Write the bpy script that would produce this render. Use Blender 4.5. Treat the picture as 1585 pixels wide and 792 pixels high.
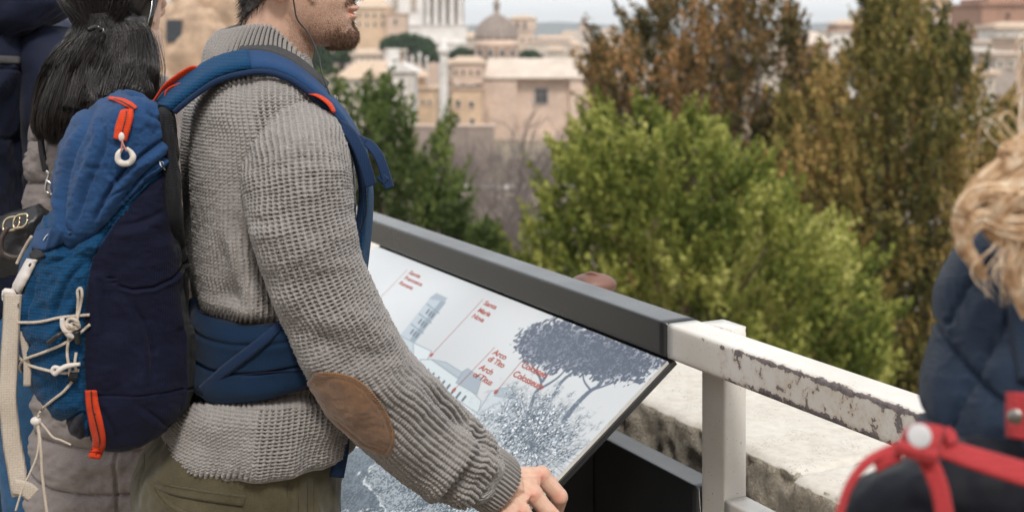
import bpy, math, random
import numpy as np
from mathutils import Matrix, Vector
for _o in list(bpy.data.objects): bpy.data.objects.remove(_o)
C = bpy.context.scene.collection
rng = np.random.default_rng(7); random.seed(7)
R = math.radians
# ---------------------------------------------------------------- camera
CZ, FX, CX, HY = 1.60, 2000.0, 792.5, 46.0      # camera height, focal length and horizon row in photo pixels
GZ = 0.08                                        # terrace level
cam = bpy.data.cameras.new("camera"); camo = bpy.data.objects.new("camera", cam); C.objects.link(camo)
camo.location = (0, 0, CZ); camo.rotation_euler = (R(90), 0, 0)
cam.sensor_width = 36; cam.lens = 36*FX/1585; cam.shift_y = -(396-HY)/1585
cam.clip_start = 0.05; cam.clip_end = 20000
cam.dof.use_dof = True; cam.dof.focus_distance = 1.93; cam.dof.aperture_fstop = 5.0; cam.dof.aperture_blades = 9
bpy.context.scene.camera = camo
sc = bpy.context.scene
# ---------------------------------------------------------------- world and sun
SUN = Vector((0.14, -0.70, 0.85)).normalized()
w = bpy.data.worlds.new("World"); sc.world = w; w.use_nodes = True
nt = w.node_tree; nt.nodes.clear()
wo = nt.nodes.new('ShaderNodeOutputWorld'); bg = nt.nodes.new('ShaderNodeBackground')
sky = nt.nodes.new('ShaderNodeTexSky'); sky.sky_type = 'NISHITA'; sky.sun_disc = False
sky.sun_elevation = math.asin(SUN.z); sky.sun_rotation = math.atan2(SUN.x, SUN.y)
sky.air_density = 1.0; sky.dust_density = 3.0
mx = nt.nodes.new('ShaderNodeMixRGB'); mx.inputs[0].default_value = 0.86
tc = nt.nodes.new('ShaderNodeTexCoord'); mp = nt.nodes.new('ShaderNodeMapping'); mp.inputs['Scale'].default_value = (1.2, 1.2, 5)
nz = nt.nodes.new('ShaderNodeTexNoise'); nz.inputs['Scale'].default_value = 1.6; nz.inputs['Detail'].default_value = 5
cr = nt.nodes.new('ShaderNodeValToRGB'); cr.color_ramp.elements[0].position = .3; cr.color_ramp.elements[1].position = .75
cr.color_ramp.elements[0].color = (12.4, 12.8, 13.1, 1); cr.color_ramp.elements[1].color = (13.8, 14.1, 14.3, 1)
nt.links.new(tc.outputs['Generated'], mp.inputs[0]); nt.links.new(mp.outputs[0], nz.inputs[0]); nt.links.new(nz.outputs['Fac'], cr.inputs[0])
nt.links.new(sky.outputs[0], mx.inputs[1]); nt.links.new(cr.outputs[0], mx.inputs[2])
nt.links.new(mx.outputs[0], bg.inputs[0]); bg.inputs[1].default_value = 0.09; nt.links.new(bg.outputs[0], wo.inputs[0])
sl = bpy.data.lights.new("sun", 'SUN'); sl.energy = 2.3; sl.angle = R(12); sl.color = (1, .95, .88)
so = bpy.data.objects.new("sun", sl); C.objects.link(so); so.rotation_euler = SUN.to_track_quat('Z', 'Y').to_euler()
sc.view_settings.view_transform = 'Standard'; sc.view_settings.look = 'None'; sc.view_settings.exposure = 0.08; sc.view_settings.gamma = 1
sc.render.engine = 'CYCLES'
# ---------------------------------------------------------------- helpers
def P(px, py, d): return np.array([(px-CX)/FX*d, d, CZ-(py-HY)/FX*d])
def proj(V):
    V = np.asarray(V); return np.stack([CX+FX*V[..., 0]/V[..., 1], HY+FX*(CZ-V[..., 2])/V[..., 1]], -1)
WM = {}
def wmat(o): return WM.get(o.name, Matrix.Identity(4))
def link(o, parent=None):
    C.objects.link(o)
    if parent is not None:
        o.parent = parent; o.matrix_parent_inverse = wmat(parent).inverted()
    return o
def thing(name, label, cat, loc=(0, 0, 0), group=None):
    o = bpy.data.objects.new(name, None); C.objects.link(o); o.location = loc; o.empty_display_size = .1
    WM[o.name] = Matrix.Translation(loc); o['label'] = label; o['category'] = cat
    if group: o['group'] = group
    return o
def tag(o, label=None, cat=None, group=None, kind=None):
    if label: o['label'] = label
    if cat: o['category'] = cat
    if group: o['group'] = group
    if kind: o['kind'] = kind
    return o
def nF(F):
    if isinstance(F, np.ndarray): return [F]
    if len(F) and not isinstance(F[0], np.ndarray) and np.ndim(F[0]) == 1 and np.ndim(F[0][0]) == 0: return [np.array(F)]
    return [np.asarray(f) for f in F]
def mk(name, V, F, mat=None, parent=None, smooth=True, uv=None, attrs=None):
    """V (n,3); F an (m,k) int array or a list of such arrays"""
    V = np.asarray(V, dtype=np.float32).reshape(-1, 3)
    Fs = nF(F)
    Fs = [np.asarray(f, dtype=np.int32) for f in Fs if len(f)]
    me = bpy.data.meshes.new(name); me.vertices.add(len(V)); me.vertices.foreach_set('co', V.ravel())
    li = np.concatenate([f.ravel() for f in Fs]); tot = np.concatenate([np.full(len(f), f.shape[1], np.int32) for f in Fs])
    st = np.concatenate([[0], np.cumsum(tot)[:-1]]).astype(np.int32)
    me.loops.add(len(li)); me.loops.foreach_set('vertex_index', li)
    me.polygons.add(len(tot)); me.polygons.foreach_set('loop_start', st); me.polygons.foreach_set('loop_total', tot)
    me.polygons.foreach_set('use_smooth', np.full(len(tot), smooth))
    if uv is not None:
        l = me.uv_layers.new(name='UVMap'); l.data.foreach_set('uv', np.asarray(uv, np.float32)[li].ravel())
    for k, a in (attrs or {}).items():
        at = me.attributes.new(k, 'FLOAT', 'POINT'); at.data.foreach_set('value', np.asarray(a, np.float32))
    me.update(calc_edges=True); me.validate()
    if mat: me.materials.append(mat)
    o = bpy.data.objects.new(name, me); return link(o, parent)
class MB:
    """collects pieces that form one mesh"""
    def __init__(s): s.V = []; s.F = []; s.n = 0
    def add(s, V, F):
        V = np.asarray(V, float).reshape(-1, 3)
        for f in nF(F):
            if len(f): s.F.append(np.asarray(f, int)+s.n)
        s.V.append(V); s.n += len(V); return s
    def box(s, c, size, ax=None):
        c = np.array(c, float); h = np.array(size)/2.; A = np.eye(3) if ax is None else np.array(ax, float)
        q = np.array([[x, y, z] for x in (-1, 1) for y in (-1, 1) for z in (-1, 1)])*h
        return s.add(c+q@A, np.array([[0, 1, 3, 2], [4, 6, 7, 5], [0, 4, 5, 1], [2, 3, 7, 6], [0, 2, 6, 4], [1, 5, 7, 3]]))
    def build(s, name, mat, parent=None, smooth=False, **k):
        return mk(name, np.concatenate(s.V), s.F, mat, parent, smooth, **k)
def bevel(o, wd, seg=2):
    m = o.modifiers.new('bevel', 'BEVEL'); m.width = wd; m.segments = seg; m.limit_method = 'ANGLE'; m.angle_limit = R(35)
    for p in o.data.polygons: p.use_smooth = True
    o.data.set_sharp_from_angle(angle=R(40)) if hasattr(o.data, 'set_sharp_from_angle') else None
    return o
def spline(pts, n, ends=False):
    p = np.asarray(pts, float); m = len(p)
    if m == 2: return p[0]+(p[1]-p[0])*np.linspace(0, 1, n)[:, None]
    q = np.vstack([2*p[0]-p[1], p, 2*p[-1]-p[-2]]); t = np.linspace(0, m-1, n); i = np.minimum(t.astype(int), m-2); f = (t-i)[:, None]
    a, b, c, d = q[i], q[i+1], q[i+2], q[i+3]
    return .5*((2*b)+(c-a)*f+(2*a-5*b+4*c-d)*f**2+(3*b-a-3*c+d)*f**3)
def grid_faces(n, m, close=True):
    i = np.arange(n-1)[:, None]; j = np.arange(m if close else m-1)[None, :]; j2 = (j+1) % m
    return np.stack([i*m+j, i*m+j2, (i+1)*m+j2, (i+1)*m+j], -1).reshape(-1, 4)
def loft(Rg, cap=True):
    """Rg (n,m,3) rings -> V,F"""
    Rg = np.asarray(Rg); n, m = Rg.shape[:2]; V = Rg.reshape(-1, 3); F = [grid_faces(n, m)]
    if cap:
        c0, c1 = Rg[0].mean(0), Rg[-1].mean(0); V = np.vstack([V, c0, c1]); j = np.arange(m); k = (j+1) % m; b = (n-1)*m
        F.append(np.stack([np.full(m, n*m), k, j], 1)); F.append(np.stack([np.full(m, n*m+1), b+j, b+k], 1))
    return V, F
def frames(pts, up=(0, 0, 1)):
    T = np.gradient(pts, axis=0); T /= np.linalg.norm(T, axis=1)[:, None]+1e-12
    n = np.cross(T[0], up)
    if np.linalg.norm(n) < 1e-4: n = np.cross(T[0], (1, 0, 0))
    n /= np.linalg.norm(n); N = [n]
    for t in T[1:]:
        n = n-t*np.dot(n, t); n /= np.linalg.norm(n)+1e-12; N.append(n)
    N = np.array(N); return T, N, np.cross(T, N)
def tube_vf(pts, r, m=8, n=None, flat=1.0, up=(0, 0, 1)):
    pts = np.asarray(pts, float); pts = spline(pts, n) if n else pts
    r = np.broadcast_to(r, (len(pts),)) if np.ndim(r) < 1 or len(np.atleast_1d(r)) != len(pts) and np.size(r) == 1 else np.interp(np.linspace(0, 1, len(pts)), np.linspace(0, 1, len(r)), r)
    T, N, B = frames(pts, up); a = np.linspace(0, 2*np.pi, m, endpoint=False)
    return loft(pts[:, None]+r[:, None, None]*(np.cos(a)[None, :, None]*N[:, None]+flat*np.sin(a)[None, :, None]*B[:, None]))
def tube(name, pts, r, mat, parent=None, m=8, n=None, **k):
    V, F = tube_vf(pts, r, m, n); return mk(name, V, F, mat, parent, **k)
def ell_vf(c, rad, A=None, n=20, m=28):
    th = np.linspace(0.02, np.pi-.02, n)[:, None]; ph = np.linspace(0, 2*np.pi, m, endpoint=False)[None, :]
    q = np.stack([np.sin(th)*np.cos(ph), np.sin(th)*np.sin(ph), -np.cos(th)+0*ph], -1)*np.array(rad)
    if A is not None: q = q@np.array(A)
    return loft(q+np.array(c))
def ribbon_vf(A, B, th, n=None, seg=7):
    """padded band between two edge polylines, rounded cross-section of thickness th"""
    if n: A, B = spline(A, n), spline(B, n)
    A, B = np.asarray(A), np.asarray(B)
    T = np.gradient((A+B)/2, axis=0); W = B-A; N = np.cross(T, W); N /= np.linalg.norm(N, axis=1)[:, None]+1e-12
    s = np.linspace(0, 1, seg); pr = np.sqrt(np.clip(1-(2*s-1)**6, 0, 1))*.5
    top = A[:, None]+W[:, None]*s[None, :, None]+N[:, None]*(th*pr)[None, :, None]
    bot = A[:, None]+W[:, None]*s[None, ::-1, None]-N[:, None]*(th*pr[::-1])[None, :, None]
    return loft(np.concatenate([top[:, :], bot[:, 1:-1]], 1))
def band_vf(pts, wdir, width, th, n=None):
    pts = spline(pts, n) if n else np.asarray(pts, float)
    wd = np.asarray(wdir, float)
    if wd.ndim == 2: wd = spline(wd, len(pts))
    else: wd = np.broadcast_to(wd, pts.shape)
    T = np.gradient(pts, axis=0); T /= np.linalg.norm(T, axis=1)[:, None]
    wd = wd-T*(wd*T).sum(1)[:, None]; wd /= np.linalg.norm(wd, axis=1)[:, None]
    return ribbon_vf(pts-wd*width/2, pts+wd*width/2, th)
def hash3(i, seed):
    i = i.astype(np.int64); h = (i[..., 0]*374761393+i[..., 1]*668265263+i[..., 2]*2147483647+seed*974634777) & 0xffffffff
    h = ((h ^ (h >> 13))*1274126177) & 0xffffffff; return ((h ^ (h >> 16)) & 0xffff)/65535.
def vnoise(p, seed=0):
    p = np.asarray(p, float); i = np.floor(p); f = p-i; f = f*f*(3-2*f); r = 0
    for a in (0, 1):
        for b in (0, 1):
            for c in (0, 1):
                wgt = (f[..., 0] if a else 1-f[..., 0])*(f[..., 1] if b else 1-f[..., 1])*(f[..., 2] if c else 1-f[..., 2])
                r = r+wgt*hash3(i+np.array([a, b, c]), seed)
    return r*2-1
def fbm(p, o=4, seed=0):
    p = np.asarray(p, float); r = 0; a = 1.
    for k in range(o): r = r+a*vnoise(p*2**k, seed+k); a *= .5
    return r
def inpoly(pt, poly):
    x, y = pt[..., 0], pt[..., 1]; poly = np.asarray(poly, float); ins = np.zeros(x.shape, bool); j = len(poly)-1
    for i in range(len(poly)):
        xi, yi = poly[i]; xj, yj = poly[j]
        with np.errstate(divide='ignore', invalid='ignore'):
            ins ^= ((yi > y) != (yj > y)) & (x < (xj-xi)*(y-yi)/(yj-yi+1e-12)+xi)
        j = i
    return ins
def pldist(pt, line, closed=False):
    L = [np.asarray(l, float) for l in line]
    if closed: L = L+[L[0]]
    d = np.full(pt.shape[:-1], 1e9)
    big = pt.size > 400000
    for a, b in zip(L[:-1], L[1:]):
        ab = b-a
        if big:
            lo, hi = np.minimum(a, b)-45, np.maximum(a, b)+45
            r0 = np.nonzero(((pt[..., 0] > lo[0]) & (pt[..., 0] < hi[0]) & (pt[..., 1] > lo[1]) & (pt[..., 1] < hi[1])))
            if len(r0[0]):
                q = pt[r0]; t = np.clip(((q-a)@ab)/(ab@ab+1e-12), 0, 1); d[r0] = np.minimum(d[r0], np.linalg.norm(q-(a+t[..., None]*ab), axis=-1))
            continue
        t = np.clip(((pt-a)@ab)/(ab@ab+1e-12), 0, 1); d = np.minimum(d, np.linalg.norm(pt-(a+t[..., None]*ab), axis=-1))
    return d
def sstep(a, b, x): t = np.clip((x-a)/(b-a), 0, 1); return t*t*(3-2*t)
def remesh(parts, voxel, smooth=6):
    """closed pieces -> one continuous skin, returned as V, quads/tris"""
    mb = MB()
    for V, F in parts: mb.add(V, F)
    o = mb.build('tmp', None); m = o.modifiers.new('r', 'REMESH'); m.mode = 'VOXEL'; m.voxel_size = voxel
    if smooth: s = o.modifiers.new('s', 'SMOOTH'); s.iterations = smooth; s.factor = .6
    dg = bpy.context.evaluated_depsgraph_get(); dg.update(); e = o.evaluated_get(dg); me = e.to_mesh()
    V = np.empty(len(me.vertices)*3, np.float32); me.vertices.foreach_get('co', V); V = V.reshape(-1, 3).astype(float)
    n = len(me.polygons); lt = np.empty(n, np.int32); me.polygons.foreach_get('loop_total', lt)
    li = np.empty(len(me.loops), np.int32); me.loops.foreach_get('vertex_index', li)
    F = [li[np.repeat(lt == k, lt)].reshape(-1, k) for k in np.unique(lt)]
    e.to_mesh_clear(); d = o.data; bpy.data.objects.remove(o); bpy.data.meshes.remove(d)
    return V, F
def vnormals(V, F):
    N = np.zeros_like(V)
    for f in F:
        n = np.cross(V[f[:, 2]]-V[f[:, 0]], V[f[:, -1]]-V[f[:, 1]]) if f.shape[1] == 4 else np.cross(V[f[:, 1]]-V[f[:, 0]], V[f[:, 2]]-V[f[:, 0]])
        for k in range(f.shape[1]): np.add.at(N, f[:, k], n)
    return N/(np.linalg.norm(N, axis=1)[:, None]+1e-12)
def strands_vf(Pth, rad, sides=3):
    """Pth (k,n,3) hair paths -> tapered 3-sided prisms"""
    k, n = Pth.shape[:2]; T = np.gradient(Pth, axis=1); T /= np.linalg.norm(T, axis=2)[..., None]+1e-9
    ref = np.array([.3, .2, .93]); A = np.cross(T, ref); A /= np.linalg.norm(A, axis=2)[..., None]+1e-9; B = np.cross(T, A)
    r = (np.asarray(rad).reshape(-1, 1) if np.ndim(rad) else rad)*np.interp(np.linspace(0, 1, n), [0, .1, .7, 1], [.6, 1, .9, .15])[None]
    r = np.broadcast_to(r, (k, n))[..., None, None]; a = np.arange(sides)*2*np.pi/sides
    V = Pth[:, :, None]+r*(np.cos(a)[:, None]*A[:, :, None]+np.sin(a)[:, None]*B[:, :, None])
    gf = grid_faces(n, sides); F = (gf[None]+(np.arange(k)*n*sides)[:, None, None]).reshape(-1, 4)
    return V.reshape(-1, 3), F
# ---------------------------------------------------------------- materials
MATS = {}
class M_:
    def __init__(s, name, rough=.6, metal=0, sheen=0, spec=.5):
        s.m = bpy.data.materials.new(name); s.m.use_nodes = True; s.t = s.m.node_tree; s.b = s.t.nodes['Principled BSDF']
        s.b.inputs['Roughness'].default_value = rough; s.b.inputs['Metallic'].default_value = metal
        s.b.inputs['Sheen Weight'].default_value = sheen; s.b.inputs['Specular IOR Level'].default_value = spec
        s.co = s.t.nodes.new('ShaderNodeTexCoord'); MATS[name] = s.m
    def n(s, ty, **kw):
        x = s.t.nodes.new('ShaderNode'+ty)
        for k, v in kw.items():
            if k in x.inputs: x.inputs[k].default_value = v
            else: setattr(x, k, v)
        return x
    def l(s, a, b): s.t.links.new(a, b)
    def noise(s, scale, detail=4, rough=.55, co='Object', mapping=None):
        x = s.n('TexNoise'); x.inputs['Scale'].default_value = scale; x.inputs['Detail'].default_value = detail; x.inputs['Roughness'].default_value = rough
        src = s.co.outputs[co]
        if mapping: mpp = s.n('Mapping'); mpp.inputs['Scale'].default_value = mapping; s.l(src, mpp.inputs[0]); src = mpp.outputs[0]
        s.l(src, x.inputs['Vector']); return x.outputs['Fac']
    def ramp(s, fac, stops, interp='LINEAR'):
        x = s.n('ValToRGB'); e = x.color_ramp.elements; x.color_ramp.interpolation = interp
        while len(e) < len(stops): e.new(.5)
        for el, (p, c) in zip(e, stops): el.position = p; el.color = (c if len(c) == 4 else (*c, 1))
        s.l(fac, x.inputs[0]); return x.outputs[0]
    def mix(s, fac, a, b, mode='MIX'):
        x = s.n('MixRGB'); x.blend_type = mode
        for v, i in ((fac, 0), (a, 1), (b, 2)):
            if isinstance(v, (int, float)): x.inputs[i].default_value = v
            elif isinstance(v, tuple): x.inputs[i].default_value = (*v, 1)
            else: s.l(v, x.inputs[i])
        return x.outputs[0]
    def math(s, op, a, b=0.):
        x = s.n('Math'); x.operation = op
        for v, i in ((a, 0), (b, 1)):
            if isinstance(v, (int, float)): x.inputs[i].default_value = v
            else: s.l(v, x.inputs[i])
        return x.outputs[0]
    def attr(s, name):
        x = s.n('Attribute'); x.attribute_name = name; return x.outputs['Fac']
    def col(s, c):
        if isinstance(c, tuple): s.b.inputs['Base Color'].default_value = (*c, 1)
        else: s.l(c, s.b.inputs['Base Color'])
        return s
    def bump(s, h, strength=.5, dist=.001):
        x = s.n('Bump'); x.inputs['Strength'].default_value = strength; x.inputs['Distance'].default_value = dist
        s.l(h, x.inputs['Height']); s.l(x.outputs[0], s.b.inputs['Normal']); return s
def sc3(c, k): return tuple(min(1, v*k) for v in c)
def plain(name, c, rough=.6, var=.25, scale=8, bump=0, bscale=60, bdist=.002, metal=0, sheen=0, spec=.5):
    m = M_(name, rough, metal, sheen, spec); f = m.noise(scale, 5, .6)
    m.col(m.ramp(f, [(.3, sc3(c, 1-var)), (.7, sc3(c, 1+var))]))
    if bump: m.bump(m.noise(bscale, 4), bump, bdist)
    return m.m
def fabric(name, c, thread=.0009, var=.15, bump=.5, rough=.75, sheen=.06, rip=0):
    """woven cloth: fine threads, slight unevenness, optional ripstop grid"""
    m = M_(name, rough, 0, sheen, .14); w1 = m.n('TexWave'); w1.bands_direction = 'Z'; w1.inputs['Scale'].default_value = 1/(thread*20)*6.28/2
    w2 = m.n('TexWave'); w2.bands_direction = 'X'; w2.inputs['Scale'].default_value = w1.inputs['Scale'].default_value
    for x in (w1, w2): x.inputs['Distortion'].default_value = 1.2; x.inputs['Detail'].default_value = 2; m.l(m.co.outputs['Object'], x.inputs['Vector'])
    wv = m.math('MULTIPLY', w1.outputs['Fac'], w2.outputs['Fac']); big = m.noise(14, 5, .6); fine = m.noise(700, 2)
    base = m.ramp(big, [(.3, sc3(c, 1-var)), (.7, sc3(c, 1+var))])
    base = m.mix(.35, base, m.ramp(fine, [(.35, sc3(c, .6)), (.65, sc3(c, 1.5))]))
    base = m.mix(m.math('MULTIPLY', m.math('SUBTRACT', 1., wv), .35), base, sc3(c, .55)); m.col(base)
    m.bump(m.math('ADD', wv, m.math('MULTIPLY', big, .6)), bump, .0008); return m.m
# ================================================================= railing frame of reference
U = np.array([.468, -.8837, 0]); U /= np.linalg.norm(U); NI = np.array([.8837, .468, 0]); NI /= np.linalg.norm(NI)   # along the rail / away from the visitors
F0 = np.array([.262, 2.2075, 0]); ZV = np.array([0, 0, 1.])
def rp(t, n, z): return F0+U*t+NI*n+ZV*z
RAX = np.array([U, NI, ZV])
# ================================================================= setting: terrace, slope, forum ground, hills
mt = M_('ground_earth', .95); f1 = mt.noise(.18, 6, .6); f2 = mt.noise(.9, 5, .7)
e1 = mt.ramp(f1, [(.35, (.10, .085, .05)), (.5, (.22, .17, .12)), (.62, (.36, .29, .23))]); e2 = mt.ramp(f2, [(.4, (.05, .06, .02)), (.6, (.34, .27, .2))])
mt.col(mt.mix(.45, e1, e2)); mt.bump(f2, .6, .1)
def terrain(x, y):
    d = (np.stack([x, y, 0*x], -1)-F0)@NI
    s = np.interp(d, [0.6, 1.5, 8, 30, 90, 200, 420, 900, 20000], [-.6, -2.5, -5.5, -13, -23, -29, -30, -26, -26])
    s = s+np.interp(y, [0, 20, 100], [0, 0, .8])*vnoise(np.stack([x*.03, y*.03, 0*x], -1), 5)
    return s
gx = np.sign(np.linspace(-1, 1, 161))*np.abs(np.linspace(-1, 1, 161))**3*7000
gd = np.concatenate([np.linspace(0, 1, 6)*.6+.28, 1.5+np.linspace(0, 1, 150)**3*9000])
L, D = np.meshgrid(gx, gd, indexing='xy'); XY = F0[None, None]+U*L[..., None]+NI*D[..., None]
Zt = terrain(XY[..., 0], XY[..., 1]); V = XY.copy(); V[..., 2] = Zt
tag(mk('ground', V.reshape(-1, 3), grid_faces(*L.shape, close=False)[:, ::-1], mt.m), kind='structure')
# terrace paving the visitors stand on, back of parapet downwards
mp_ = M_('terrace_gravel', .9); g1 = mp_.noise(3, 6, .6); g2 = mp_.noise(160, 3, .7)
mp_.col(mp_.mix(.5, mp_.ramp(g1, [(.3, (.20, .175, .14)), (.7, (.32, .285, .235))]), mp_.ramp(g2, [(.3, (.16, .14, .11)), (.7, (.6, .55, .47))]))); mp_.bump(g2, .8, .004)
b = MB(); b.box(rp(0, -6+.15, GZ-1.5), (60, 12, 3.0), RAX); tag(b.build('terrace', mp_.m), kind='structure')
# hills on the horizon
mh = M_('hill_woods', .95); h1 = mh.noise(.004, 6); mh.col(mh.ramp(h1, [(.35, (.03, .045, .045)), (.65, (.08, .10, .10))]))
def hills(name, y0, base, amp, x0, x1, seed, prof):
    n = 200; x = np.linspace(x0, x1, n); rows = []
    top = base+amp*(fbm(np.stack([x/900, 0*x, 0*x], -1), 4, seed)*.3)+np.interp(x, [a for a, _ in prof], [b_ for _, b_ in prof])
    for k, (dy, f) in enumerate([(-900, 0), (-500, .45), (-200, .85), (0, 1), (500, .8), (1400, 0)]):
        rows.append(np.stack([x, y0+dy+60*fbm(np.stack([x/400, 0*x+k, 0*x], -1), 3, 9), np.maximum(-27+(top+27)*f, -27)], -1))
    return tag(mk(name, np.array(rows).reshape(-1, 3), grid_faces(len(rows), n, False)[:, ::-1], mh.m), kind='structure')
hk = 4500/2000.
hills('hills', 4500, 2, 8, -4500, 4500, 3, [(-2000, 4), ((700-CX)*hk, 12), ((870-CX)*hk, 26), ((960-CX)*hk, 12), ((1220-CX)*hk, 18), ((1290-CX)*hk, 24), ((1400-CX)*hk, 8), (3000, 6)])
# ================================================================= city
def wallmat(name, c, var=.26, scale=.25): 
    m = M_(name, .9); a = m.noise(scale, 6, .65); a2 = m.noise(scale*8, 4, .7)
    m.col(m.mix(.35, m.ramp(a, [(.3, sc3(c, 1-var)), (.7, sc3(c, 1+var))]), m.ramp(a2, [(.3, sc3(c, .5)), (.7, sc3(c, 1.25))]))); m.bump(a2, .5, .05); return m.m
Mtan = wallmat('tan_brick', (.60, .46, .37)); Mpink = wallmat('pink_plaster', (.58, .43, .34)); Mcream = wallmat('cream_plaster', (.60, .53, .45))
Mwhite = wallmat('white_marble', (.70, .67, .64)); Mora = wallmat('ochre_plaster', (.60, .43, .29)); Mbrk = wallmat('red_brick', (.36, .21, .15))
Mtile = wallmat('roof_tile', (.56, .42, .31), .2, .8); Mslab = wallmat('pale_roof', (.60, .50, .42)); Mdk = plain('window_dark', (.035, .04, .05), .3)
Mgrey = wallmat('grey_stone', (.38, .32, .285)); Mdome = wallmat('dome_lead', (.30, .245, .215), .25, .5); Msh = wallmat('pale_shutter', (.55, .52, .48))
Mruin = wallmat('ruin_brick', (.44, .31, .215), .6, 1.6)
def X(px, d): return (px-CX)/FX*d
def Z(py, d): return CZ-(py-HY)/FX*d
def gz(x, y): return float(terrain(np.array([float(x)]), np.array([float(y)]))[0])
def window(par, px, py, w, h, d, fr=Msh, dep=.5, m=Mdk, shut=True, wallface=0.):
    """framed opening let into a facade that stands at distance d; px,py centre; w,h in px"""
    k = d/FX; x, z, W, H = X(px, d), Z(py, d), w*k, h*k; mb = MB(); t = max(.18, W*.13)
    y = d+wallface
    mb.box((x-W/2-t/2, y-.08, z), (t, .36, H+2*t)); mb.box((x+W/2+t/2, y-.08, z), (t, .36, H+2*t)); mb.box((x, y-.08, z+H/2+t/2), (W-.004, .36, t)); mb.box((x, y-.12, z-H/2-t/2), (W-.004, .44, t))
    f = mb.build('window_frame', fr, par); q = MB(); q.box((x, y-.012, z), (W, .03, H)); q.build('pane', m, f)
    if W > 1.4:
        q = MB(); q.box((x, y-.06, z), (.12, .06, H)); q.box((x, y-.064, z+H*.15), (W, .06, .1)); q.build('glazing_bar', fr, f)
    return f
def block(par, name, x0, x1, y0, y1, d, dep, mat, cornice=None, bottom=None):
    """a wall volume seen between pixel columns x0..x1 and rows y0..y1, front at distance d"""
    xa, xb, zt = X(x0, d), X(x1, d), Z(y0, d); zb = Z(y1, d) if bottom is None else bottom
    mb = MB(); mb.box(((xa+xb)/2, d+dep/2, (zt+zb)/2), (xb-xa, dep, zt-zb)); o = mb.build(name, mat, par)
    if cornice:
        q = MB(); q.box(((xa+xb)/2, d+dep/2, zt+.15), (xb-xa+1.0, dep+1.0, .3)); q.box(((xa+xb)/2, d+dep/2, zt-.2), (xb-xa+.5, dep+.5, .395)); q.build('cornice', cornice, o)
    return o
def hip(par, x0, x1, y0, y1, d, dep, mat, inset=.25, ov=.6, name='roof'):
    xa, xb, zt, zb = X(x0, d)-ov, X(x1, d)+ov, Z(y0, d), Z(y1, d); k = (xb-xa)*inset; ya, yb = d-ov, d+dep+ov; ym = (ya+yb)/2
    V = [(xa, ya, zb), (xb, ya, zb), (xb, yb, zb), (xa, yb, zb), (xa+k, ym, zt), (xb-k, ym, zt), (xa, ya, zb-.3), (xb, ya, zb-.3), (xb, yb, zb-.3), (xa, yb, zb-.3)]
    return mk(name, V, [[[0, 1, 5, 4], [2, 3, 4, 5], [0, 6, 7, 1], [1, 7, 8, 2], [2, 8, 9, 3], [3, 9, 6, 0], [9, 8, 7, 6]], [[1, 2, 5], [3, 0, 4]]], mat, par, False)
def gable(par, x0, x1, y0, y1, d, dep, mat, name='roof', th=.35):
    xa, xb, zt, zb = X(x0, d)-.4, X(x1, d)+.4, Z(y0, d), Z(y1, d); xm = (xa+xb)/2; ya, yb = d-.4, d+dep
    V = [(xa, ya, zb), (xm, ya, zt), (xb, ya, zb), (xa, yb, zb), (xm, yb, zt), (xb, yb, zb)]
    return mk(name, V, [[[0, 3, 4, 1], [1, 4, 5, 2], [0, 2, 5, 3]], [[0, 1, 2], [3, 5, 4]]], mat, par, False)
def lathe(par, name, x, y, prof, mat, m=32):
    a = np.linspace(0, 2*np.pi, m, endpoint=False); pr = np.array(prof, float)
    Rg = np.stack([x+pr[:, 0:1]*np.cos(a), y+pr[:, 0:1]*np.sin(a), pr[:, 1:2]+0*a], -1); V, F = loft(Rg); return mk(name, V, F, mat, par, True)
# --- senate house: big tan brick block with pale roof and one dark window
d = 320; t = thing('brick_hall', 'big plain tan brick hall with a pale flat roof and a single dark window', 'building', (X(830, d), d, -30))
block(t, 'wall', 800, 882, 119, 0, d, 24, Mtan, bottom=-31); block(t, 'buttress', 745.5, 800, 122, 0, d-2.2, 25, Mtan, Mslab, -31); block(t, 'buttress', 882, 913, 122, 0, d-2.2, 25, Mtan, Mslab, -31)
block(t, 'brick_band', 800, 882, 117, 121, d-.4, 2, Mbrk); hip(t, 748, 915, 92, 120, d-2.4, 20, Mslab, .06, .5)
window(t, 838, 149, 18, 22, d-.02, Mgrey, m=Mdk); block(t, 'buttress', 755, 770, 165, 0, d-3.2, 1, Mtan, bottom=-31)
q = MB(); q.box((X(834, d), d-1.5, -27.5), (22, 3, 8)); q.build('base_course', Mtan, t)
# --- domed church behind it
d = 345; x, y = X(768, d), d+9; k = d/FX
t = thing('domed_church', 'church with a brown ribbed dome, windowed drum and small lantern', 'church', (x, y, -28))
lathe(t, 'drum', x, y, [(34*k, -28), (34*k, Z(72, d)), (36*k, Z(71, d)), (36*k, Z(69, d)), (33.5*k, Z(68, d)), (33*k, Z(62, d))], Mbrk.copy() if False else Mpink)
dm = lathe(t, 'dome', x, y, [(33*k, Z(63, d)), (33.2*k, Z(58, d)), (31*k, Z(50, d)), (27*k, Z(41, d)), (20*k, Z(33, d)), (12*k, Z(27, d)), (8*k, Z(25, d))], Mdome)
for i in range(16):
    a = i*np.pi/8+.1; pr = [(33.4, 60), (32.2, 52), (28.6, 43), (21.5, 34), (13, 28), (8, 25)]
    pts = [(x+r*k*np.cos(a), y+r*k*np.sin(a), Z(py, d)) for r, py in pr]; V, F = tube_vf(pts, .45, 6, 14); mk('rib', V, F, Mdome, dm)
ln = lathe(t, 'lantern', x, y, [(8*k, Z(26, d)), (7*k, Z(22, d)), (4.5*k, Z(21, d)), (4.5*k, Z(10, d)), (6.2*k, Z(9, d)), (5*k, Z(4, d)), (2*k, Z(-3, d)), (.5*k, Z(-12, d))], Mdome)
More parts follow.
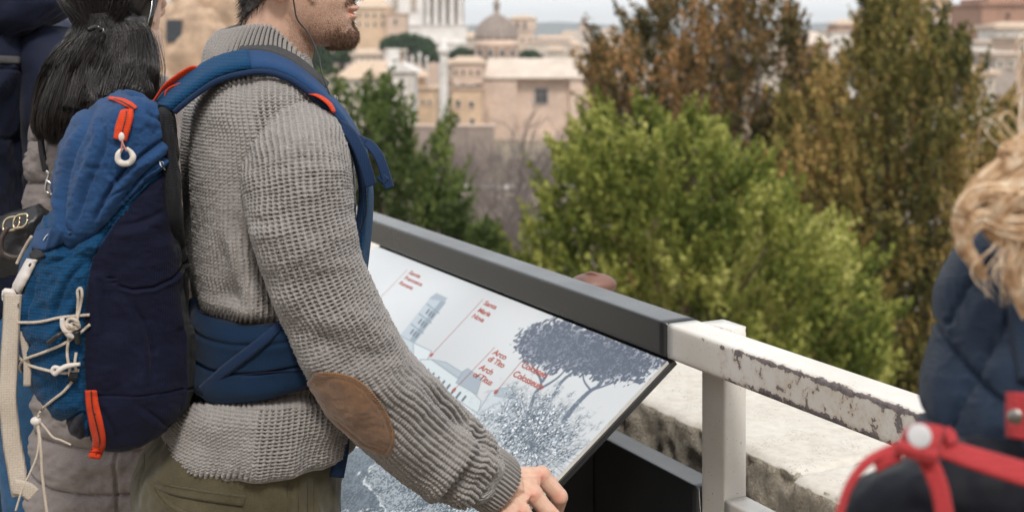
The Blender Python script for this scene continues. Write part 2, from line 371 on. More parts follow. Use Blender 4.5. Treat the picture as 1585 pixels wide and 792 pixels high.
for i in range(12):
    a = -np.pi/2+(i-.5)*np.pi/6; A = np.array([[-np.sin(a), np.cos(a), 0], [np.cos(a), np.sin(a), 0], [0, 0, 1]])
    c = np.array([x+34.3*k*np.cos(a), y+34.3*k*np.sin(a), 0]); q = MB(); q.box(c+ZV*Z(83, d), (1.9, .5, 2.7), A)
    f = q.build('window', Mslab, t); q = MB(); q.box(c+ZV*Z(83, d)+.28*np.array([np.cos(a), np.sin(a), 0]), (1.2, .1, 2.0), A); q.build('pane', Mdk, f)
# --- tan houses left of the hall
d = 310; t = thing('tan_house', 'tan house with a jutting cornice and rows of windows left of the brick hall', 'building', (X(722, d), d, -30))
block(t, 'wall', 699, 746, 138, 0, d, 14, Mora, Mtile, -31); block(t, 'attic', 700, 747, 97, 130, d+3, 12, Mtan, Mslab); hip(t, 699, 748, 88, 97, d+3, 12, Mtile, .2)
for px, py in ((709, 160), (730, 162), (709, 186), (731, 188)): window(t, px, py, 6, 9, d-.02, Mcream)
for px in (706, 717, 729, 740): window(t, px, 112, 4, 6, d+2.98, Mtan)
# --- tall lone column
d = 250; t = thing('stone_column', 'tall pale marble column with a capital standing before the tan house', 'column', (X(687, d), d, -28)); x = X(687, d); k = d/FX
lathe(t, 'shaft', x, d, [(8*k, -28), (8*k, -24), (7*k, -23.6), (6.4*k, Z(90, d)), (7*k, Z(88, d))], Mwhite, 24); lathe(t, 'capital', x, d, [(6.6*k, Z(88, d)), (9.5*k, Z(78, d)), (9.5*k, Z(74, d)), (5*k, Z(73, d)), (4*k, Z(62, d)), (0.3, Z(61, d))], Mwhite, 24)
# --- white church group with orange roofs
d = 265; t = thing('white_house', 'low white building under a wide orange tiled hip roof', 'building', (X(570, d), d, -29))
block(t, 'wall', 527, 603, 122, 0, d, 16, Mcream, Mwhite, -30); hip(t, 524, 615, 95, 121, d, 16, Mtile, .28, 1)
for px in (540, 560, 580): window(t, px, 143, 7, 12, d-.02, Mcream, m=Msh)
block(t, 'string_course', 526, 604, 128, 131, d-.3, 1, Mwhite)
d = 255; t = thing('marble_gabled_front', 'white marble gabled church front beside the orange roof', 'church', (X(620, d), d, -29))
block(t, 'wall', 602, 640, 112, 0, d, 12, Mwhite, Mcream, -30); gable(t, 598, 644, 98, 112, d-.4, 12, Mwhite)
for px in (607, 620, 634): block(t, 'pilaster', px-2, px+2, 116, 0, d-.5, .6, Mcream, bottom=-30)
window(t, 620, 136, 8, 14, d-.02, Mcream); q = MB(); q.box((X(605, d), d+5, Z(92, d)), (2.2, 2.2, 4)); q.box((X(605, d), d+5, Z(84, d)), (1.2, 1.2, 2)); q.build('bell_gable', Mwhite, t)
d = 275; t = thing('orange_house', 'orange plastered house with tiled roof beside the marble gabled front', 'building', (X(655, d), d, -29))
block(t, 'wall', 636, 674, 138, 0, d, 14, Mora, Mtile, -30); block(t, 'upper_wall', 636, 656, 118, 138, d+4, 8, Mora); hip(t, 634, 658, 108, 118, d+3, 8, Mtile, .3); 
for px in (645, 655, 665): window(t, px, 158, 3.5, 6, d-.02, Mcream)
# --- white monument with a colonnade
d = 520; t = thing('white_monument', 'huge white marble monument with a columned portico above stepped base', 'monument', (X(660, d), d, -26)); k = d/FX
block(t, 'base', 626, 728, 68, 0, d-4, 40, Mwhite, Mwhite, -26); block(t, 'podium', 590, 722, 40, 68, d, 40, Mwhite, Mwhite); block(t, 'back_wall', 600, 655, -60, 40, d+2, 30, Mwhite); block(t, 'back_wall', 655, 716, -60, 40, d+16, 16, Mgrey)
block(t, 'entablature', 596, 720, -85, -45, d-1, 34, Mwhite, Mwhite)
for px in (662, 674, 686, 699, 712): lathe(t, 'column', X(px, d), d+2, [(4.4*k, Z(39.5, d)), (3.6*k, Z(36, d)), (3.2*k, Z(-38, d)), (4.6*k, Z(-45, d))], Mwhite, 16)
for px in (612, 640): window(t, px, 5, 8, 26, d+1.98, Mcream, m=Mgrey)
d = 470; t = thing('peach_palace', 'peach coloured palace below the white monument, half behind pines', 'building', (X(578, d), d, -20))
block(t, 'wall', 548, 603, 12, 0, d, 20, Mora, Mcream, -26); hip(t, 548, 600, -8, 12, d, 20, Mtile, .3); block(t, 'annex', 598, 628, 22, 0, d-3, 14, Mpink, Mtile, -26)
for px in (556, 568, 580, 592):
    for py in (24, 38): window(t, px, py, 3.5, 6, d-.02, Mcream)
window(t, 612, 34, 4, 7, d-3.02, Mcream)
d = 400; t = thing('grey_forum_ruin', 'dark arcaded stone ruin between the pines, left of the tall column', 'ruin', (X(620, d), d, -26))
block(t, 'wall', 480, 545, 72, 0, d-20, 10, Mgrey, bottom=-28); block(t, 'wall', 582, 676, 72, 0, d, 10, Mpink, bottom=-28)
for i in range(7): window(t, 591+i*12, 86, 5, 14, d-.02, Mgrey)
for i in range(4): window(t, 492+i*13, 88, 6, 8, d-20.02, Mgrey)
# --- brick tower and palaces on the skyline
d = 620; x = X(809, d); k = d/FX; t = thing('belvedere_tower', 'square brick tower with open arches right of the dome', 'tower', (x, d+6, -20))
block(t, 'wall', 791, 828, 48, 0, d, 12, Mtan, Mslab, -26); block(t, 'arcade_storey', 789, 830, 30, 47, d-.5, 13, Mtan, Mtile); hip(t, 789, 830, 24, 29, d-.5, 13, Mtile, .3)
for px in (801, 812): window(t, px, 39, 5, 10, d-.52, Mtan)
for px in (797, 809, 821): window(t, px, 62, 2.5, 4, d-.02, Mtan)
d = 560; t = thing('long_palace', 'long low palace with a brown roof behind the brick hall', 'building', (X(850, d), d, -24))
block(t, 'wall', 815, 885, 68, 0, d, 18, Mcream, Mtan, -26); hip(t, 828, 882, 55, 67, d+3, 12, Mtile, .15)
for i in range(7): window(t, 822+i*9.5, 84, 3, 4.5, d-.02, Mcream)
block(t, 'attic', 828, 881, 60, 68, d+3, 12, Mgrey)
d = 760; x = X(905, d); k = d/FX; t = thing('pale_domed_church', 'pale church with a square lantern tower far off on the skyline', 'church', (x, d+8, -20))
block(t, 'nave', 885, 955, 62, 0, d, 22, Mcream, Mslab, -26); block(t, 'tower', 897, 912, 38, 62, d+5, 6, Mtan, Mgrey); lathe(t, 'cap', x, d+8, [(7*k, Z(37, d)), (6*k, Z(34, d)), (2*k, Z(31, d)), (.2, Z(24, d))], Mdome, 12); hip(t, 890, 925, 48, 62, d, 18, Mgrey, .3)
window(t, 904.5, 50, 4, 8, d+4.98, Mgrey)
def house(label, d, x0, x1, yt, yr, wm, rm, nx, ny, base=-26, dep=12, grp=None, sx=.45):
    t = thing('town_house', label, 'building', (X((x0+x1)/2, d), d, base), grp); block(t, 'wall', x0, x1, yt, 0, d, dep, wm, Mslab, base)
    if yr is not None: hip(t, x0, x1, yr, yt, d, dep, rm, .25)
    w = (x1-x0)/nx
    for i in range(nx):
        for j in range(ny): window(t, x0+w*(i+.5), yt+w*.9+j*w*1.25, w*.32, w*.5, d-.02, Mcream)
    return t
house('cream house with orange roof far off beside the pale church', 700, 925, 968, 66, 56, Mora, Mtile, 5, 2)
house('pale yellow block above the umbrella pines at left of the brown cypress', 640, 955, 1010, 62, 58, Mcream, Mslab, 5, 2)
house('white distant house between the two towers of the skyline', 900, 868, 900, 52, 48, Mwhite, Mtile, 4, 1)
house('pink house with pale roof seen between the two dark cypresses', 300, 1228, 1285, 68, 50, Mpink, Mslab, 4, 3)
house('white house with flat roof seen between the two dark cypresses', 330, 1270, 1335, 50, None, Mwhite, Mslab, 4, 2)
house('small brick house beyond the gap between the cypresses', 420, 1296, 1345, 38, 30, Mbrk, Mtile, 4, 1)
house('pale long block behind the brown cypress, low on the skyline', 520, 1180, 1260, 55, 48, Mcream, Mtile, 7, 2)
house('tall ochre building rising behind the tip of the right cypress', 260, 1362, 1472, -4, -22, Mora, Mtile, 6, 2)
house('red roofed terrace right of the ochre building', 380, 1478, 1522, 16, 8, Mpink, Mtile, 5, 2)
house('broad cream house right of the cypress tip', 240, 1470, 1532, 36, 26, Mcream, Mslab, 4, 2)
t = thing('brick_tower', 'massive red brown brick tower at the right of the skyline', 'tower', (X(1554, 220), 220, -26)); d = 220
block(t, 'wall', 1520, 1592, 8, 0, d, 16, Mbrk, Mbrk, -26); block(t, 'upper_wall', 1530, 1590, -3, 8, d+1, 14, Mbrk); window(t, 1538, 70, 5, 8, d-.02, Mbrk); window(t, 1560, 24, 4, 7, d-.02, Mbrk)
house('white plastered house with a dark terrace under the brick tower', 190, 1544, 1640, 42, 34, Mwhite, Mtile, 5, 1, dep=8)
house('low white house below the brick tower', 180, 1500, 1560, 66, None, Mwhite, Mslab, 3, 1, dep=8)
house('plain grey square block below the white houses at right', 150, 1539, 1573, 84, None, Mgrey, Mslab, 2, 1, dep=8)
house('brown stone house at the right edge below the brick tower', 160, 1574, 1640, 60, None, Mpink, Mslab, 4, 2, dep=8)
house('pale house low behind the right cypress, at its outer branches', 140, 1488, 1540, 112, 104, Mcream, Mtile, 3, 2, dep=9)
house('narrow tan house squeezed between the lone column and the tan house', 330, 690, 702, 100, 92, Mtan, Mtile, 2, 4)
house('pale terrace house half hidden by the dome at its left', 420, 722, 742, 58, 50, Mcream, Mtile, 3, 2)
house('small cream house in front of the long palace', 480, 848, 874, 78, 72, Mcream, Mtile, 4, 1)
house('pink distant house left of the pale church', 820, 868, 892, 60, 54, Mpink, Mtile, 3, 1)
house('white apartment house on the skyline right of the pale church', 880, 930, 952, 50, 45, Mwhite, Mtile, 3, 2)
house('brown roofed house touching the left side of the pale church', 690, 880, 900, 70, 62, Mora, Mtile, 3, 1)
house('grey distant block above the flat pine crown', 1000, 955, 985, 54, None, Mgrey, Mslab, 5, 1)
house('tall cream house behind the orange tiled hip roof', 300, 545, 585, 84, 76, Mcream, Mtile, 4, 1)
t = thing('temple_ruin', 'row of broken marble temple columns in front of the wide umbrella pine', 'ruin', (X(630, 290), 290, -28))
for i, (px, pt) in enumerate(((596, 84), (606, 80), (616, 82), (627, 78), (638, 86), (649, 82), (660, 88))): k = 290/FX; lathe(t, 'column', X(px, 290), 291, [(2.6*k, -28), (2.2*k, Z(pt+3, 290)), (2.9*k, Z(pt, 290))], Mwhite, 10)
block(t, 'architrave', 594, 630, 76, 79, 290, 2, Mcream)
# --- unseen wall added behind the visitors to cut ambient light and darken reflections
t = thing('unseen_light_block', 'unseen brick wall added behind the visitors to cut ambient light', 'wall', (0, -7, GZ)); q = MB(); q.box((0, -7.5, GZ+2.2), (40, 1, 4.4)); q.build('wall', Mruin, t); q = MB(); q.box((0, -7.5, GZ+4.5), (40.4, 1.3, .2)); q.build('coping', Mcream, t)
# --- retaining walls and bits of ruin on the forum floor
t = thing('retaining_wall', 'long mauve brown retaining wall under the tan and orange houses', 'wall', (X(690, 235), 235, -29))
block(t, 'wall', 560, 765, 196, 0, 235, 3, wallmat('mauve_stone', (.27, .215, .185), .35, .5), bottom=-30); block(t, 'coping', 559, 766, 194.6, 196, 234.8, 3.4, Mtan)
t = thing('garden_wall', 'low pale stone wall on the forum floor seen through bare twigs', 'wall', (X(800, 130), 130, -25)); block(t, 'wall', 700, 905, 292, 0, 130, 1, Mcream, bottom=-27); block(t, 'coping', 698, 907, 289, 292, 129.8, 1.4, Mwhite)
rr = np.random.default_rng(3)
for i in range(26):
    d = rr.uniform(70, 210); px = rr.uniform(520, 1000) if i < 20 else rr.uniform(1420, 1600); x = X(px, d); z = gz(x, d); s = rr.uniform(.8, 2.6)
    mb = MB(); a = rr.uniform(0, 3); A = np.array([[np.cos(a), np.sin(a), 0], [-np.sin(a), np.cos(a), 0], [0, 0, 1]]); mb.box((x, d, z+s*.3), (s*2.2, s, s*.9), A); mb.box(np.array([x, d, z+s*.85])+A[0]*s*.3, (s*1.1, s*.8, s*.5), A)
    kd = ['cream', 'white', 'pinkish'][i % 3]; tag(mb.build('marble_block', [Mcream, Mwhite, Mpink][i % 3]), 'broken %s %s stone block lying %s' % ('big' if s > 1.7 else 'small', kd, 'below the houses at the right edge' if i >= 20 else 'on the forum floor below the brick hall' if px > 740 else 'behind the evergreen shrub left of the hall'), 'stone', 'broken stone blocks on the forum floor')
# --- brick ruin at left, behind the two visitors
def rock(name, c, rad, mat, par, seed, n=60, amp=.25, fr=1.2):
    V, F = ell_vf((0, 0, 0), (1, 1, 1), None, n, n*2); V = V/np.linalg.norm(V, axis=1)[:, None]
    p = np.sign(V)*np.abs(V)**.6*np.array(rad); k = 1+amp*fbm(p*fr/max(rad)*2, 5, seed); lay = np.round(p[:, 2]*3)/3; k = k+.03*vnoise(np.stack([p[:, 0]*2, p[:, 1]*2, lay*5], -1), 3)
    return mk(name, p*k[:, None]+np.array(c), F, mat, par)
d = 48; t = thing('brick_ruin', 'crumbling brown brick ruin with a dark hollow between the dark haired woman and the man', 'ruin', (X(310, d), d, -14))
rock('wall', (X(318, d), d+2, Z(90, d)), (1.55, 1.6, 5.5), Mruin, t, 4); rock('wall', (X(296, d), d, Z(150, d)), (1.5, 1.5, 3.6), Mruin, t, 8); rock('rubble', (X(290, d), d-1.5, Z(320, d)), (2.4, 1.5, 5.5), Mruin, t, 11)
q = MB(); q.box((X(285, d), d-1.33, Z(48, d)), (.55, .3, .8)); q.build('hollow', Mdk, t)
t = thing('cream_arch', 'pale stuccoed building front beyond the brick ruin at left', 'building', (X(240, 80), 80, -18)); block(t, 'wall', 190, 285, -40, 0, 80, 8, Mcream, Mpink, -18)
block(t, 'string_course', 189, 286, 22, 26, 79.8, .5, Mpink); window(t, 258, 60, 12, 14, 79.98, Mpink)
t = thing('rough_slope_wall', 'rough earth coloured wall filling the view below the brick ruin', 'wall', (X(280, 60), 60, -16)); block(t, 'wall', 120, 420, 92, 0, 60, 3, Mruin, bottom=-20)
# ================================================================= trees
def leafmat(name, stops, trans=.25):
    m = M_(name, .7, 0, 0, .25); c = m.ramp(m.attr('tint'), stops); m.col(c)
    m.b.inputs['Subsurface Weight'].default_value = 0
    tr = m.n('BsdfTranslucent'); m.l(c, tr.inputs[0]); ms = m.n('MixShader'); ms.inputs[0].default_value = trans
    out = m.t.nodes['Material Output']; m.l(m.b.outputs[0], ms.inputs[1]); m.l(tr.outputs[0], ms.inputs[2]); m.l(ms.outputs[0], out.inputs[0]); return m.m
Lbrown = leafmat('cypress_leaf', [(0, (.03, .034, .011)), (.28, (.12, .10, .034)), (.6, (.29, .17, .068)), (1, (.52, .29, .13))])
Lolive = leafmat('olive_cypress_leaf', [(0, (.04, .048, .013)), (.3, (.17, .155, .04)), (.65, (.34, .25, .08)), (1, (.50, .33, .13))])
Lgreen = leafmat('laurel_leaf', [(0, (.05, .075, .010)), (.3, (.155, .185, .035)), (.65, (.34, .355, .08)), (1, (.55, .53, .18))], .35)
Lmid = leafmat('shrub_leaf', [(0, (.03, .05, .012)), (.5, (.10, .145, .038)), (1, (.22, .26, .08))], .3)
Lpine = leafmat('pine_needles', [(0, (.008, .022, .010)), (.6, (.03, .065, .028)), (1, (.06, .11, .04))], .1)
Mbark = plain('bark', (.12, .09, .065), .9, .4, 6, .6, 30, .01); Mtwig = plain('twig', (.16, .13, .12), .9, .3, 6)
def leaves_vf(c, ax, n, L, wl, rad, g, tipbias=0):
    """for each clump centre c (k,3) with axis ax and size (L along, wl across): n leaf faces of length rad"""
    k = len(c); s = g.uniform(-1, 1, (k, n)); ang = g.uniform(0, 2*np.pi, (k, n)); r = np.sqrt(g.uniform(0, 1, (k, n)))*(1-.75*np.clip(s, 0, 1))
    a = ax/np.linalg.norm(ax, axis=1)[:, None]; e1 = np.cross(a, (.31, .9, .12)); e1 /= np.linalg.norm(e1, axis=1)[:, None]; e2 = np.cross(a, e1)
    p = c[:, None]+(s*L)[..., None]*a[:, None]+(r*wl)[..., None]*(np.cos(ang)[..., None]*e1[:, None]+np.sin(ang)[..., None]*e2[:, None])
    dr = a[:, None]*.9+g.normal(0, .55, (k, n, 3)); dr /= np.linalg.norm(dr, axis=-1)[..., None]
    sd = np.cross(dr, g.normal(0, 1, (k, n, 3))); sd /= np.linalg.norm(sd, axis=-1)[..., None]+1e-9
    l = rad*g.uniform(.6, 1.3, (k, n))[..., None]
    V = np.stack([p-dr*l*.5, p+sd*l*.3, p+dr*l*.5, p-sd*l*.3], 2).reshape(-1, 3); F = np.arange(k*n*4).reshape(-1, 4); return V, F, s
def limbs(base, tips, g, r0, r1=.02, nseg=7):
    mb = MB()
    for tp in tips:
        tp = np.array(tp); h = g.uniform(.12, .6); st = base+np.array([0, 0, (tp[2]-base[2])*h*.7]); md = (st+tp)/2+g.normal(0, .05, 3)*np.linalg.norm(tp-st)+np.array([0, 0, .05*np.linalg.norm(tp-st)])
        rr_ = r0*(1-h)*.45+r1; V, F = tube_vf(spline([st, md, tp], nseg), np.linspace(rr_, r1*.4, nseg), 5); mb.add(V, F)
    return mb
def tree(name, label, cat, base, env, nclump, nleaf, L, wl, leaf, mat, g, up=1.0, out=.5, top=None, group=None, lean=None, tint=None, trunk=.25, nl=26):
    """env(g,n) -> clump centres inside the crown outline and a 0..1 'outerness'"""
    t = thing(name, label, cat, tuple(base), group); c, o = env(g, nclump); cen = c.mean(0)
    ax = (c-cen)*np.array([1, 1, .4]); ax /= np.linalg.norm(ax, axis=1)[:, None]+1e-6; ax = ax*out+np.array([0, 0, up])+g.normal(0, .22, c.shape)
    sz = g.uniform(.7, 1.3, nclump)
    V, F, s = leaves_vf(c, ax, nleaf, L*sz[:, None], wl*sz[:, None], leaf, g)
    ct = np.clip(.40+.55*vnoise(c*(.9/L)*.30, 3)+.55*(g.uniform(0, 1, nclump)-.45), 0, 1) if tint is None else tint(c, g)
    tt = np.clip(ct[:, None]+.25*s*.6+g.normal(0, .12, s.shape), 0, 1).repeat(4)
    mk('crown', V, F, mat, t, False, attrs={'tint': tt})
    topz = c[:, 2].max() if top is None else top; tr = spline([base-np.array([0, 0, .5]), base+(np.array([cen[0], cen[1], topz])-base)*.5, [cen[0], cen[1], topz-.1*(topz-base[2])]], 14)
    Vt, Ft = tube_vf(tr, np.linspace(trunk, trunk*.15, 14), 9); mk('trunk', Vt, Ft, Mbark, t)
    limbs(base, c[g.choice(nclump, min(nl, nclump), False)], g, trunk*.9).build('limb', Mbark, t, True); return t
def env_outline(poly, d, dr, gap=-.42, gs=55., shoots=0):
    """crown whose side view fills the outline poly (photo pixels at distance d), depth radius dr metres"""
    poly = np.array(poly, float); x0, y0 = poly.min(0); x1, y1 = poly.max(0)
    def f(g, n):
        out = []
        while len(out) < n:
            p = np.stack([g.uniform(x0, x1, 4000), g.uniform(y0, y1, 4000)], -1); p = p[inpoly(p, poly)]
            e = pldist(p, poly, True); k = np.sqrt(np.clip(e/(.5*min(x1-x0, y1-y0)), 0, 1)); dd = dr*np.sqrt(np.clip(1-(1-k)**2, .02, 1))
            y = g.uniform(-1, 1, len(p)); keep = (g.uniform(0, 1, len(p)) < .35+.65*np.abs(y)) & (vnoise(np.stack([p[:, 0]/gs, p[:, 1]/gs, y*2.5], -1), 17) > gap)
            for q, yy, ddd in zip(p[keep], y[keep], dd[keep]): out.append(P(q[0], q[1], d)+np.array([(q[0]-CX)/FX, 1, -(q[1]-HY)/FX])*yy*ddd)
        out = out[:n]
        for i in range(shoots):      # single leaders that break the outline
            a_ = poly[g.integers(0, len(poly))]; b_ = poly[(np.nonzero((poly == a_).all(1))[0][0]+1) % len(poly)]; q0 = a_+(b_-a_)*g.uniform(0, 1); c0 = poly.mean(0); dv = (q0-c0)/np.linalg.norm(q0-c0)+np.array([0, -.9]); L_ = g.uniform(8, 38); yy = g.uniform(-.5, .3)
            for s_ in np.linspace(-.6, 1, 5): q = q0+dv/np.linalg.norm(dv)*L_*s_; out[g.integers(0, n)] = P(q[0], q[1], d)+np.array([(q[0]-CX)/FX, 1, 0])*yy
        return np.array(out), None
    return f
g = np.random.default_rng(21)
def base_at(px, d): x = X(px, d); return np.array([x, d, gz(x, d)])
d = 34
tree('cypress_tree', 'large dark cypress with rust brown shoots left of the other dark cypress', 'tree', base_at(1110, d),
     env_outline([(912, 130), (930, 70), (985, 45), (1010, 20), (1030, -10), (1050, -60), (1110, -80), (1165, -60), (1180, -10), (1205, 8), (1226, 28), (1240, 62), (1262, 112), (1330, 230), (1360, 420), (1350, 640), (1000, 640), (950, 420), (925, 260)], d, 3.2, -.3, 48., 40), 3600, 30, .42, .13, .13, Lbrown, g, 1.0, .55, trunk=.35)
d = 31
tree('cypress_tree', 'tall olive brown cypress at right with ragged pointed tip', 'tree', base_at(1400, d),
     env_outline([(1205, 200), (1235, 150), (1272, 128), (1300, 98), (1318, 66), (1335, 60), (1340, 10), (1362, -30), (1395, -50), (1415, -14), (1436, 18), (1462, 44), (1482, 70), (1508, 120), (1530, 150), (1552, 180), (1570, 185), (1584, 215), (1565, 250), (1550, 290), (1550, 340), (1560, 480), (1550, 700), (1160, 680), (1150, 480), (1170, 300)], d, 3.0, -.3, 44., 44), 3800, 30, .40, .13, .13, Lolive, g, 1.0, .5, trunk=.33)
d = 19
tree('laurel_tree', 'broad bright yellow green leafy tree filling the view behind the dark rail', 'tree', base_at(1080, d),
     env_outline([(818, 330), (840, 300), (862, 262), (880, 215), (912, 190), (935, 178), (965, 205), (990, 180), (1030, 185), (1060, 205), (1085, 182), (1110, 215), (1150, 245), (1185, 262), (1215, 295), (1240, 330), (1275, 365), (1300, 360), (1335, 415), (1365, 460), (1375, 520), (1360, 590), (1340, 700), (850, 700), (815, 560), (805, 430)], d, 2.4, -.22, 42., 46), 3400, 28, .24, .085, .085, Lgreen, g, .9, .6, trunk=.14)
d = 23
tree('evergreen_shrub', 'mid green bushy evergreen between the man and the bare thicket', 'tree', base_at(600, d),
     env_outline([(480, 130), (515, 128), (545, 150), (585, 150), (600, 128), (620, 170), (650, 205), (640, 240), (672, 262), (678, 205), (700, 215), (695, 268), (730, 290), (735, 330), (720, 372), (765, 345), (765, 400), (600, 560), (420, 560), (430, 300)], d, 1.7, -.25, 36., 16), 2100, 26, .24, .10, .09, Lmid, g, .9, .4, trunk=.13)
tree('evergreen_shrub', 'low dark green bush in front of the bare thicket, just above the rail', 'bush', base_at(760, 21),
     env_outline([(728, 355), (752, 338), (775, 350), (790, 390), (780, 430), (720, 420)], 21, .5), 160, 22, .12, .07, .07, Lmid, g, .8, .4, trunk=.05, nl=8)
# umbrella pines far off
def upine(label, px0, px1, py0, py1, d, leanpx=0):
    xm = (px0+px1)/2; x = X(xm, d); k = d/FX; t = thing('umbrella_pine', label, 'tree', (x, d, -26), 'umbrella pines on the far side of the forum'); n = 260
    th = g.uniform(0, 2*np.pi, n); rr_ = np.sqrt(g.uniform(0, 1, n)); a = (px1-px0)/2*k; h = (py1-py0)*k
    c = np.stack([x+a*rr_*np.cos(th), d+a*rr_*np.sin(th), Z(py1, d)+h*(.1+.75*np.sqrt(1-rr_**2*.85)*g.uniform(.25, 1, n))], -1)
    V, F, s = leaves_vf(c, np.tile([0, 0, 1.], (n, 1))+g.normal(0, .3, (n, 3)), 26, h*.16, a*.15, h*.13+.2, g)
    mk('crown', V, F, Lpine, t, False, attrs={'tint': np.clip(.5+.35*s+g.normal(0, .2, s.shape), 0, 1).repeat(4)})
    V, F = tube_vf(spline([(x+leanpx*k, d, -27), (x, d, Z(py1, d)-3), (x, d, Z(py1, d)+h*.4)], 10), np.linspace(.6, .3, 10), 8); mk('trunk', V, F, Mbark, t)
    limbs(np.array([x, d, Z(py1, d)-h*.6]), c[:10], g, .35, .08).build('limb', Mbark, t, True)
upine('umbrella pine just right of the man\'s chin', 505, 545, 42, 80, 330); upine('rounded low pine under the chin side pine', 515, 548, 70, 100, 310); upine('widest umbrella pine under the white monument', 590, 672, 50, 82, 350, 6)
upine('pine crown beside the lone column', 640, 680, 70, 98, 320); upine('low pine between the column and the domed church', 695, 738, 72, 96, 370); upine('pine peeping out right of the domed church', 798, 838, 76, 98, 372)
upine('flat pine crown right of the brick hall roof', 883, 935, 82, 106, 345); upine('pine crown half behind the brown cypress', 918, 985, 76, 104, 340)
upine('pine far left behind the man\'s jaw', 470, 512, 56, 120, 300); upine('blue green pine beside the ochre building', 1460, 1482, 20, 44, 300)
# leafless thickets
def bare(label, px, pyt, pyb, d, wpx, g, n=26, cat='shrub', th=.05, tp='leafless shrub'):
    b0 = base_at(px, d); k = d/FX; t = thing('bare_shrub', label, cat, tuple(b0), 'leafless trees and thickets on the slope'); Pth = []; Rr = []; zt = Z(pyt, d)
    def grow(p, dr, l, r, dep):
        q = [p]; v = dr
        for s in range(5): v = v+g.normal(0, .14, 3); v /= np.linalg.norm(v); q.append(q[-1]+v*l/5)
        Pth.append(np.array(q)); Rr.append(r)
        if dep > 0:
            for s in range(4):
                w_ = v+g.normal(0, .55, 3)+np.array([0, 0, .15]); w_ /= np.linalg.norm(w_); grow(q[g.integers(2, 6)], w_, l*g.uniform(.5, .72), r*.55, dep-1)
    H = zt-b0[2]
    for i in range(n):
        dr = np.array([g.normal(0, .33)*wpx*k/H*1.6, g.normal(0, .25), 1]); dr /= np.linalg.norm(dr); grow(b0+np.array([g.normal(0, wpx*k*.22), g.normal(0, wpx*k*.2), 0]), dr, H*.55, th, 3)
    V, F = strands_vf(np.array(Pth), np.array(Rr)); mk('twigs', V, F, Mtwig, t, False)
bare('tall dark leafless tree in front of the brick hall', 765, 195, 400, 70, 70, g, 7, 'tree', .16)
bare('dense grey mauve thicket of bare twigs below the brick hall', 845, 262, 420, 60, 120, g, 26, th=.035); bare('grey bare thicket below the dark leafless tree', 775, 250, 430, 58, 110, g, 20, th=.035)
bare('sparse bare bush left of the leafless tree', 700, 262, 400, 62, 70, g, 12, th=.035); bare('mauve bare thicket touching the bright green tree', 900, 255, 430, 64, 90, g, 16, th=.035)
bare('wide grey brown bare thicket along the foot of the tan houses', 690, 208, 400, 150, 120, g, 26, th=.07); bare('bare brown thicket right under the window of the brick hall', 830, 222, 420, 140, 120, g, 26, th=.07); bare('bare branches against the left corner of the brick hall', 765, 212, 420, 120, 80, g, 16, th=.06)
# ================================================================= parapet
ms = M_('travertine', .85); a1 = ms.noise(9, 6, .65); vo = ms.n('TexVoronoi'); vo.inputs['Scale'].default_value = 150; ms.l(ms.co.outputs['Object'], vo.inputs['Vector'])
pm = ms.noise(14, 5, .7); pit = ms.math('MULTIPLY', ms.math('LESS_THAN', vo.outputs['Distance'], .26), ms.math('GREATER_THAN', pm, .53))
a3 = ms.noise(45, 5, .7); base = ms.mix(.5, ms.ramp(a1, [(.3, (.50, .455, .39)), (.7, (.64, .60, .54))]), ms.ramp(a3, [(.25, (.40, .36, .30)), (.6, (.63, .595, .54))]))
base = ms.mix(ms.ramp(ms.noise(3.2, 8, .72), [(.56, (0, 0, 0)), (.7, (.3, .3, .3))]), base, (.40, .35, .28))
ms.col(ms.mix(ms.math('MULTIPLY', pit, .5), base, (.2, .17, .13))); ms.bump(ms.math('SUBTRACT', ms.math('MULTIPLY', a3, .5), pit), .9, .0025)
mr = M_('rough_stone', .95); r1 = mr.noise(38, 8, .78); r2 = mr.noise(160, 4, .7); vo2 = mr.n('TexVoronoi'); vo2.inputs['Scale'].default_value = 60; mr.l(mr.co.outputs['Object'], vo2.inputs['Vector'])
mr.col(mr.mix(.45, mr.ramp(r1, [(.30, (.16, .13, .095)), (.42, (.50, .43, .34)), (.58, (.78, .71, .60))]), mr.ramp(r2, [(.35, (.24, .20, .15)), (.65, (.66, .58, .47))]))); mr.bump(mr.math('ADD', r1, mr.math('MULTIPLY', r2, .4)), 1.0, .012)
par = thing('parapet', 'pale travertine parapet of pitted blocks with rough broken front edge behind the railing', 'wall', tuple(rp(0, .4, GZ)))
